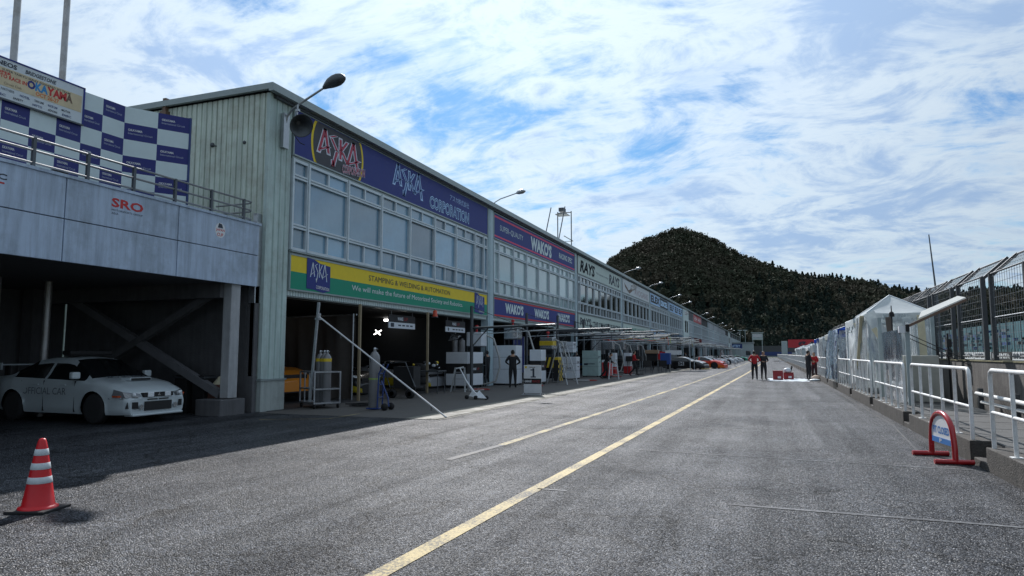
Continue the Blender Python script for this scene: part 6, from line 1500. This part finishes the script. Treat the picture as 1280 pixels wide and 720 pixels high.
for k, (x, y) in enumerate(((-13.5, 28.5), (-13.2, 28.6))):
    G = thing('gas_bottle', 'short dark gas bottle on top of the large white cabinet, '+('left' if k == 0 else 'right')+' of the pair', 'gas bottle', (x, y, 1.62), group='short bottles on the white cabinet'); bottle(G, 0, 0, 0, .62, .14)
mb = MB(); rnd = random.Random(9)
for k in range(9): mb.tube([(-13.6+rnd.uniform(-.2, .3), 28.4, 2.15), (-13.5+rnd.uniform(-.3, .4), 28.4+rnd.uniform(-.2, .2), 2.3), (-13.4+rnd.uniform(-.4, .3), 28.5, 2.45+rnd.uniform(-.1, .1))], .014, SILV, 5)
single('air_fittings', mb, 'tangle of pale air fittings above the short bottles', 'fittings')
def fuel_rig(label, loc, rz, hz=1.62, leg=True, stripes=False, m=SILV):
    T = thing('refuelling_tank', label, 'tank', loc, rz, group='refuelling tanks outside the garages')
    mb = MB(); mb.box(-.38, .38, -.34, .34, hz+.35, hz+1.0, m); part('tank', mb, T, False, bevel=.03)
    mb = MB()
    for x in (-.34, .34):
        for y in (-.3, .3): mb.box(x-.02, x+.02, y-.02, y+.02, 0 if leg else hz, hz+.36, STEEL)
    for z in (hz+.32, hz+.02)+((.5, 1.0) if leg else ()):
        for y in (-.3, .3): mb.box(-.34, .34, y-.015, y+.015, z-.015, z+.015, STEEL)
        for x in (-.34, .34): mb.box(x-.015, x+.015, -.3, .3, z-.015, z+.015, STEEL)
    part('stand', mb, T, False)
    mb = MB(); mb.tube([(0, 0, hz+1.0), (0, 0, hz+1.25)], .05, RED, 8); mb.lathe([(.08, hz+1.2), (.10, hz+1.3), (.03, hz+1.34)], RED, (0, 0, 0), 10); part('filler', mb, T, False)
    mb = MB(); mb.tube([(.3, .3, hz+.9), (.7, .4, hz+.7), (.95, .5, hz-.2), (.98, .5, .9), (.8, .4, .25), (.3, .3, .12), (-.2, .3, .10)], .045, mat('hose_grey', (.40, .41, .40), .5), 8); part('hose', mb, T, False)
    if stripes:
        mb = MB(); mb.box(-.385, .385, -.345, .345, hz+.55, hz+.8, YELP); part('stripe', mb, T, False)
    return T
fuel_rig('white refuelling tank above the large white cabinet with a long grey hose', (-12.9, 29.6, 0), R_(0), 1.55, m=CABW)
fuel_rig('wide silver refuelling tank above the tall pale cabinet behind the person in black', (-12.2, 32.6, 0), R_(0), 1.95, m=SILV)
fuel_rig('silver drum tank with a yellow stripe above the hazard striped box', (-11.6, 36.6, 0), 0, 1.45, stripes=True)
fuel_rig('silver refuelling tank in front of the fourth garage pier', (-11.3, 50.8, 0), 0, 1.5)
fuel_rig('silver refuelling tank beside the red and white pillar', (-11.2, 54.5, 0), 0, 1.5)
fuel_rig('silver refuelling tank farthest right of the group', (-11.2, 60.5, 0), 0, 1.5)
cabinet('tall pale cabinet behind the person in black', (-12.4, 32.0, 0), 1.5, .9, 1.95, 0, False)
cabinet('small white side locker with a black band by the tall pale cabinet', (-11.0, 33.0, 0), .6, .8, 1.75, 0, True)
# hazard box
T = thing('hazard_box', 'yellow and black striped box beside the number board', 'box', (-11.2, 35.6, 0), group=None)
mb = MB(); mb.box(-.55, .35, -.4, .4, .8, 1.35, BLACK); part('upper_box', mb, T, False)
mb = MB()
for k in range(4): mb.raw([(-.55+.25*k, -.405, .8), (-.43+.25*k, -.405, .8), (-.28+.25*k, -.405, 1.35), (-.40+.25*k, -.405, 1.35)], [(0, 1, 2, 3)], YELP)
part('stripes', mb, T, False)
mb = MB(); mb.box(.36, .62, -.4, .4, .1, 1.36, YELP); part('side_pillar', mb, T, False)
mb = MB()
for k in range(8):
    for j in range(2): mb.box(.621, .626, -.4+.4*j+(.2 if k % 2 else 0), -.2+.4*j+(.2 if k % 2 else 0), .1+.14*k, .24+.14*k, BLACK); mb.box(.36+.13*((j+k) % 2), .49+.13*((j+k) % 2), -.406, -.401, .1+.14*k, .24+.14*k, BLACK)
part('checks', mb, T, False)
def logo_cab(label, loc, w_, h_, words_, m=CABW, rz=0):
    T = cabinet(label, loc, w_, .8, h_, rz, False, m=m)
    mb = MB(); letters(mb, words_, (-w_*.35, -.405, h_*.45), (1, 0, 0), ZU, w_*.6, .12, INKD, .02); letters(mb, words_, (w_/2+.006, -.3, h_*.72), YR, ZU, .6, .12, INKD, .02); part('lettering', mb, T, False)
    return T
logo_cab('pale cabinet with a thin dark word between the stepladder and the garage pier', (-11.6, 40.6, 0), 1.3, 1.35, 'LOTUS RACE')
logo_cab('white upper cabinet with a green dashed label above the dark counter', (-12.3, 42.6, 1.55), 1.2, .75, 'CARGUY')
logo_cab('pale green cabinet with a big slanted letter mark right of the garage pier', (-11.2, 45.0, 0), 1.1, 1.75, 'F', mat('cabinet_pale_green', (.36, .50, .48)))
logo_cab('low white cabinet right of the pale green one', (-10.5, 46.6, 0), .6, 1.1, 'F')
for k, (x, y, w_, h_, m, lab) in enumerate(((-12.6, 41.6, 1.4, 1.5, STEEL, 'dark steel counter under the white upper cabinet'), (-11.9, 51.6, 1.2, 1.5, BLACK, 'black tool chest behind the person in the red top'), (-11.7, 57.6, 1.6, 1.4, STEEL, 'grey tool chest in the fourth garage mouth'), (-10.7, 49.4, .5, 1.6, CABW, 'narrow white pillar cabinet with a red foot, left of the two'), (-10.2, 52.4, .5, 1.6, CABW, 'narrow white pillar cabinet with a red foot, right of the two'), (-9.7, 43.0, .5, 1.0, RED, 'red gas bottle case by the small step ladder'))):
    mb = MB(); mb.box(x-w_/2, x+w_/2, y-.35, y+.35, .06, h_, m); mb.box(x-w_/2-.01, x+w_/2+.01, y-.36, y+.36, .06, (.6 if m is CABW else .16), RED if m is CABW else BLACK)
    for q in range(3): mb.box(x+w_/2, x+w_/2+.02, y-.2, y+.2, .4+.35*q, .43+.35*q, SILV)
    mb.box(x-w_/2+.05, x+w_/2-.05, y-.3, y+.3, 0, .06, BLACK); single('tool_chest', mb, lab, 'tool chest', 'tool chests outside the garages', bevel=.012)
# number board
T = thing('number_board', 'standing white board with a black number 1 at the garage front', 'sign', (-8.34, 24.4, 0), rz=R_(4))
mb = MB(); mb.box(-.34, .34, -.02, .0, .08, 1.12, mat('board_white', (.66, .68, .70))); part('board', mb, T, False, bevel=.004)
mb = MB(); mb.box(-.335, .335, -.024, -.0205, .42, .62, BLACK); part('black_band', mb, T, False)
mb = MB(); mb.box(.0, .07, -.027, -.022, .68, 1.0, INKD); mb.box(-.08, .0, -.027, -.022, .92, .96, INKD); mb.box(-.07, .13, -.028, -.022, .66, .70, INKD); letters(mb, 'GARAGE', (-.12, -.026, 1.02), (1, 0, 0), ZU, .22, .04, BROWN, .03); mb.box(-.30, -.22, -.026, -.022, 1.00, 1.08, YELP); letters(mb, 'GARAGE', (-.30, -.028, .48), (1, 0, 0), ZU, .26, .08, WHITE, .03, .2); letters(mb, 'RACE', (.0, -.028, .48), (1, 0, 0), ZU, .28, .08, mat('box_red', (0, 0, 0)), .03); part('lettering', mb, T, False)
mb = MB(); mb.tube([(-.38, -.2, .02), (.38, -.2, .02)], .015, GALV, 6); mb.tube([(-.38, .3, .02), (.38, .3, .02)], .015, GALV, 6); mb.tube([(-.33, -.2, .02), (-.33, .0, .12), (-.33, .3, .02)], .012, GALV, 6); mb.tube([(.33, -.2, .02), (.33, .0, .12), (.33, .3, .02)], .012, GALV, 6); part('foot_frame', mb, T, False)
# air lance jack
T = thing('lance_jack', 'white long handled jack leaning with its small wheels on the apron', 'jack', (-9.55, 21.7, 0))
JW = mat('jack_white', (.66, .68, .70), .35)
mb = MB(); mb.tube([(-1.1, 1.2, 1.02), (-.5, .5, .55), (0, 0, .22)], [.022, .03, .05], JW, 8); mb.tube([(-1.25, 1.2, 1.0), (-.95, 1.2, 1.06)], .025, JW, 6); part('handle', mb, T, False)
mb = MB(); mb.raw([(-.15, -.1, .10), (.35, -.25, .06), (.40, -.05, .06), (0, .15, .12), (-.05, 0, .30)], [(0, 1, 2, 3), (0, 4, 1), (1, 4, 2), (2, 4, 3), (3, 4, 0)], JW); mb.raw([(.1, -.3, .08), (.62, -.35, .05), (.5, -.1, .05), (.2, 0, .30)], [(0, 1, 2), (0, 3, 1), (1, 3, 2), (2, 3, 0)], JW); part('frame', mb, T, False)
for x, y in ((-.2, -.15), (.02, .12), (.2, -.3), (.55, -.2)):
    mb = MB(); mb.lathe([(0, -.025), (.07, -.025), (.07, .025), (0, .025)], BLACK, (x, y, .07), 12, 'y'); part('wheel', mb, T, False)
# stepladders
def ladder(label, loc, rz, h, w_=.55, n=6):
    T = thing('stepladder', label, 'ladder', loc, rz, 'aluminium stepladders')
    AL2 = mat('ladder_aluminium', (.40, .42, .43), .35, .5)
    s = h*.30
    for x in (-1, 1):
        mb = MB(); mb.bar((x*w_/2, -s, 0), (x*w_*.32, 0, h), .03, .06, AL2, (1, 0, 0)); part('front_rail', mb, T, False)
        mb = MB(); mb.bar((x*w_/2, s, 0), (x*w_*.32, 0, h), .03, .05, AL2, (1, 0, 0)); part('rear_rail', mb, T, False)
    for k in range(1, n+1):
        t = k/(n+.6); wx = w_/2+(w_*.32-w_/2)*t; mb = MB(); mb.box(-wx, wx, -s*(1-t)-.05, -s*(1-t)+.04, h*t-.015, h*t+.01, AL2); part('step', mb, T, False)
    mb = MB(); mb.box(-w_*.34, w_*.34, -.1, .1, h-.01, h+.03, AL2); part('top_plate', mb, T, False)
ladder('tall aluminium stepladder between the number board and the pale cabinets', (-9.9, 33.6, 0), R_(70), 2.15, .9, 6)
ladder('small aluminium stepladder in front of the large white cabinet', (-11.9, 25.6, 0), R_(10), .95, .6, 3)
ladder('small open stepladder under the bending person', (-8.9, 41.2, 0), R_(15), 1.15, .6, 3)
# wheeled machine in the garage mouth
T = thing('tyre_trolley', 'black wheeled trolley with pale pipes in the mouth of the first garage', 'trolley', (-12.0, 21.4, 0))
mb = MB(); mb.box(-.5, .5, -.3, .3, .35, .42, BLACK); mb.tube([(-.5, -.3, .38), (-.8, -.3, 1.2), (.1, -.3, 1.25), (.5, -.3, .4)], .02, STEEL, 6); mb.box(-.4, .4, -.25, .25, .42, 1.1, BLACK); part('frame', mb, T, False)
for x in (-.4, .3):
    mb = MB(); mb.lathe([(.07, -.05), (.16, -.05), (.16, .05), (.07, .05)], BLACK, (x, -.3, .16), 16, 'y'); mb.lathe([(0, -.055), (.08, -.055)], SILV, (x, -.3, .16), 12, 'y'); part('wheel', mb, T, False)
T = thing('work_table', 'thin legged steel work table with pale parts in the first garage', 'table', (-12.6, 24.0, 0))
mb = MB(); mb.box(-.7, .7, -.35, .35, .86, .90, STEEL); part('tabletop', mb, T, False)
for x in (-.65, .65):
    for y in (-.3, .3): mb = MB(); mb.tube([(x, y, 0), (x, y, .86)], .018, STEEL, 6); part('leg', mb, T, False)
mb = MB(); rnd = random.Random(2)
for k in range(12): mb.sphere((-12.6+rnd.uniform(-.5, .5), 24+rnd.uniform(-.2, .2), .98+rnd.uniform(0, .3)), rnd.uniform(.04, .09), [SILV, YELP, CABW, BLACK][k % 4], (1, 1, .7), 6, 4)
single('spare_parts', mb, 'heap of small pale and yellow parts on the steel work table', 'parts')
# tables and chairs beyond
T = thing('folding_chair', 'black folding chair beside the tall blue box', 'chair', (-8.1, 56.0, 0))
mb = MB(); mb.box(-.3, .3, -.3, .3, .48, .52, BLACK); part('seat', mb, T, False); mb = MB(); mb.box(-.3, .3, .28, .32, .52, 1.0, BLACK); part('backrest', mb, T, False)
for x in (-.28, .28):
    for y in (-.28, .28): mb = MB(); mb.tube([(x, y, 0), (x, y, .5)], .018, STEEL, 5); part('leg', mb, T, False)
dup(T, (-9.0, 54.5, 0), .4, 'black folding chair left of the one by the tall blue box')
T = thing('high_table', 'black high table with bottles in front of the fourth garage', 'table', (-9.6, 52.0, 0))
mb = MB(); mb.box(-.6, .6, -.4, .4, .98, 1.36, BLACK); part('tabletop', mb, T, False)
for x in (-.5, .5):
    for y in (-.3, .3): mb = MB(); mb.tube([(x, y, 0), (x, y, 1.0)], .022, STEEL, 5); part('leg', mb, T, False)
mb = MB(); mb.box(-8.6, -7.8, 58.2, 59.0, .66, 1.6, mat('box_blue', (.02, .07, .28))); mb.box(-8.55, -8.5, 58.25, 58.95, 0, .66, STEEL); mb.box(-7.9, -7.85, 58.25, 58.95, 0, .66, STEEL); single('blue_box', mb, 'tall blue box on dark legs in front of the parked race cars', 'box', bevel=.03)
mb = MB(); mb.box(-10.0, -8.9, 59, 59.8, 1.55, 1.85, mat('cardboard', (.32, .22, .14))); mb.box(-9.9, -9.0, 59.1, 59.7, .9, 1.55, BLACK); single('cardboard_box', mb, 'brown carton on a black stand left of the tall blue box', 'box', bevel=.02)
# pit gantries: posts with swinging booms
def gantry(label, loc, L, zb, n, stripe=None, rz=0, post=True):
    T = thing('pit_gantry', label, 'gantry', loc, rz, group='overhead boom gantries in front of the garages')
    mb = MB(); mb.tube([(0, 0, 0), (0, 0, zb+1.0)], .075, STEEL, 10); mb.box(-.25, .25, -.25, .25, 0, .03, STEEL); part('post', mb, T, False)
    mb = MB(); mb.tube([(0, 0, zb), (L, .0, zb+.10)], .045, STEEL, 8); part('boom', mb, T, False)
    mb = MB(); mb.tube([(0, 0, zb-.28), (L*.9, 0, zb-.12)], .022, ALU, 6); mb.tube([(.1, .15, zb+.05), (L, .2, zb+.16)], .026, mat('pale_pipe', (.55, .55, .52), .35), 6); part('lower_chord', mb, T, False)
    mb = MB()
    for k in range(n): a = L*(k+.5)/n; mb.tube([(a, 0, zb+.1*a/L), (a-.2, 0, zb-.24+.12*a/L)], .014, STEEL, 5)
    mb.tube([(0, 0, zb+.95), (L*.6, 0, zb+.08)], .012, STEEL, 5); mb.tube([(0, 0, zb-.85), (.8, 0, zb)], .025, STEEL, 6); part('brace', mb, T, False)
    mb = MB(); mb.tube([(.3, .1, zb-.02), (L*.3, .12, zb-.16), (L*.55, .12, zb-.04), (L*.8, .12, zb-.20), (L, .1, zb+.05), (L+.05, .1, zb-.5)], .02, stripe or mat('air_hose', (.04, .04, .05), .5), 6); part('air_hose', mb, T, False)
    return T
GL = [(-12.2, 40.5, 4.6, 2.9, mat('pale_pipe', (0, 0, 0)), 'second gantry boom behind the tall stepladder'), (-12.2, 46.8, 5.6, 2.95, mat('pale_pipe', (0, 0, 0)), 'high gantry boom above the pale green cabinet'), (-12.2, 54.8, 5.6, 2.95, None, 'high gantry boom, right of the lime hose'), (-12.2, 59.2, 5.4, 2.6, mat('pale_pipe', (0, 0, 0)), 'low gantry boom before the blue box'), (-12.2, 63.6, 5.6, 2.85, None, 'high gantry boom after the blue box'), (-12.2, 71.0, 5.6, 2.8, mat('pale_pipe', (0, 0, 0)), 'gantry boom over the nearest race car'), (-12.45, 28.0, 3.9, 2.68, None, 'first gantry boom, over the large white cabinet'), (-12.3, 35.0, 4.6, 2.75, None, 'second gantry boom, over the tall stepladder'), (-12.2, 44.5, 5.2, 2.72, None, 'third gantry boom, over the pale green cabinet'), (-12.2, 49.0, 5.5, 2.65, mat('hose_orange', (.75, .10, .03)), 'gantry boom with a bright orange hose'), (-12.2, 52.5, 5.2, 2.8, mat('hose_lime', (.45, .60, .05)), 'gantry boom with a lime green hose'), (-12.2, 57.0, 5.4, 2.7, None, 'gantry boom, third before the race cars'), (-12.2, 61.0, 5.6, 2.75, mat('pale_pipe', (0, 0, 0)), 'gantry boom, second before the race cars'), (-12.2, 66.0, 5.4, 2.7, mat('hose_yellow', (.60, .45, .08)), 'gantry boom just before the race cars'), (-12.2, 77, 5, 2.7, None, 'gantry boom over the second race car'), (-12.2, 88, 5.2, 2.7, None, 'gantry boom over the third race car'), (-12.2, 100, 5.2, 2.7, None, 'gantry boom over the fifth race car'), (-12.2, 114, 5.2, 2.7, None, 'gantry boom over the seventh race car'), (-12.2, 130, 5.2, 2.7, None, 'gantry boom over the eighth race car'), (-12.2, 150, 5.2, 2.7, None, 'gantry boom by the green race car'), (-12.2, 172, 5.2, 2.7, None, 'gantry boom beyond the green race car')]
for (x, y, L_, zb, st, lab) in GL: gantry('dark steel '+lab, (x, y, 0), L_, zb, 7, st)
# pale canopies over the pit front
for k, (y0, y1, lab) in enumerate(((64, 68, 'thin white sunshade over the nearest parked race car'), (81, 87, 'thin white sunshade over the third race car'), (104, 112, 'thin white sunshade beyond the fifth race car'), (160, 190, 'long pale awning near the far end of the garages'))):
    T = thing('sunshade', lab, 'awning', (-9.5, y0, 0), group='thin awnings over the parked race cars')
    mb = MB(); mb.box(-12.2, -6.6, y0, y1, 2.72, 2.78, CANV); part('sheet', mb, T)
    for x, y in ((-6.8, y0+.2), (-6.8, y1-.2), (-12.0, y0+.2), (-12.0, y1-.2)):
        mb = MB(); mb.tube([(x, y, 0), (x, y, 2.72)], .03, ALU, 6); part('leg', mb, T)
# trestle ladder frames near the race cars
ladder('thin tall stepladder in front of the parked race cars, nearer', (-4.9, 78.5, 0), R_(80), 1.9, .6, 5)
ladder('thin tall stepladder in front of the parked race cars, farther', (-4.2, 82.5, 0), R_(80), 1.9, .6, 5)
# tyre stacks and wall boards
TY = MB(); TY.lathe([(.20, 0), (.31, .0), (.34, .04), (.34, .24), (.31, .28), (.20, .28)], TYRE, n=22); TYm = TY.mesh('tyre_body')
RM_ = MB(); RM_.lathe([(.20, .02), (.17, .10), (.06, .12), (0, .12)], mat('wheel_rim', (0, 0, 0)), n=16); RMm = RM_.mesh('rim')
lv = ['bottom', 'second', 'third', 'top']
for (x, y, lab) in ((-13.7, 25.5, 'inside the first garage by the work table'), (-12.2, 39.3, 'right of the tall stepladder'), (-11.0, 48.3, 'left of the person in the red top'), (-11.6, 55.9, 'behind the folding chairs'), (-13.4, 34.8, 'behind the hazard striped box')):
    for k in range(4):
        T = thing('slick_tyre', 'black slick tyre, %s of the stack %s' % (lv[k], lab), 'tyre', (x+.02*(k % 2), y, .012+.285*k), group='stacked race tyres')
        part('tyre_body', TYm, T, False); part('rim', RMm, T, False)
for (x, y, w_, z0, z1, m, lab) in ((-14.2, 32.2, 2.2, .4, 2.6, CABW, 'white team board in the left of the second garage'), (-14.4, 38.5, 2.0, .4, 2.6, NAVY, 'navy team board in the middle of the second garage'), (-14.2, 48.6, 2.4, .3, 2.6, mat('board_slate', (.16, .18, .20)), 'slate team board in the third garage'), (-14.0, 56.0, 2.4, .3, 2.6, CABW, 'white team board right in the third garage'), (-14.0, 66.0, 2.6, .3, 2.6, REDS, 'red team board in the fourth garage'), (-14.0, 82, 2.6, .3, 2.6, CABW, 'white team board in the fifth garage')):
    T = thing('team_board', lab, 'board', (x, y, 0), group='team boards standing in the garages')
    mb = MB(); mb.box(-.03, .03, 0, w_, z0, z1, m); part('panel', mb, T, False)
    for q in (0.05, w_-.05):
        mb = MB(); mb.box(-.04, .04, q-.03, q+.03, 0, z1+.02, ALU); part('post', mb, T, False)
rnd = random.Random(21)
for k, (x, y, lab) in enumerate(((-11.6, 26.6, 'in front of the large white cabinet'), (-10.6, 31.4, 'left of the tall stepladder'), (-10.0, 38.0, 'right of the tall stepladder'), (-9.6, 45.2, 'before the pale green cabinet'), (-9.4, 50.0, 'by the red top person'))):
    mb = MB()
    for q in range(3):
        cx_, cy_ = x+rnd.uniform(-.3, .3), y+rnd.uniform(-.5, .5); r = rnd.uniform(.2, .45)
        mb.tube([Vector((cx_+r*math.cos(t*.6)*1.1, cy_+r*math.sin(t*.6)*1.4+.03*t, .03+.01*q)) for t in range(11)], .022, [BLACK, mat('hose_grey', (0, 0, 0)), mat('hose_red', (.35, .03, .02))][(q+k) % 3], 5)
    single('air_hose_coil', mb, 'loose coil of air hose on the apron '+lab, 'hose', 'hose coils on the apron')
# shelving and screens in the darker garages
rnd = random.Random(12)
SH = [mat('box_blue', (0, 0, 0)), STEEL, BLACK, mat('box_red', (0, 0, 0)), SILV, mat('cardboard', (0, 0, 0))]
for k in range(9):
    y = 33+7.3*k; T = thing('storage_rack', 'storage rack loaded with boxes inside the garages, '+['behind the tall pale cabinet', 'behind the tall stepladder', 'behind the pale green cabinet', 'behind the red top person', 'behind the high table', 'behind the blue box', 'behind the first race car', 'behind the third race car', 'behind the fourth race car'][k], 'rack', (-16.5, y, 0), group='storage racks inside the garages')
    mb = MB()
    for x in (-.5, .5):
        for yy in (-1.1, 1.1): mb.box(x-.02, x+.02, yy-.02, yy+.02, 0, 2.1, STEEL)
    for z in (.2, .8, 1.4, 2.0): mb.box(-.5, .5, -1.1, 1.1, z-.015, z+.015, STEEL)
    part('frame', mb, T, False)
    for z in (.22, .82, 1.42):
        yy = -1.0
        while yy < .8:
            w_ = rnd.uniform(.25, .5); mb = MB(); mb.box(-.35, .42, yy, yy+w_, z, z+rnd.uniform(.2, .45), SH[rnd.randrange(6)]); part('storage_box', mb, T, False); yy += w_+rnd.uniform(.05, .2)
bpy.context.view_layer.update()
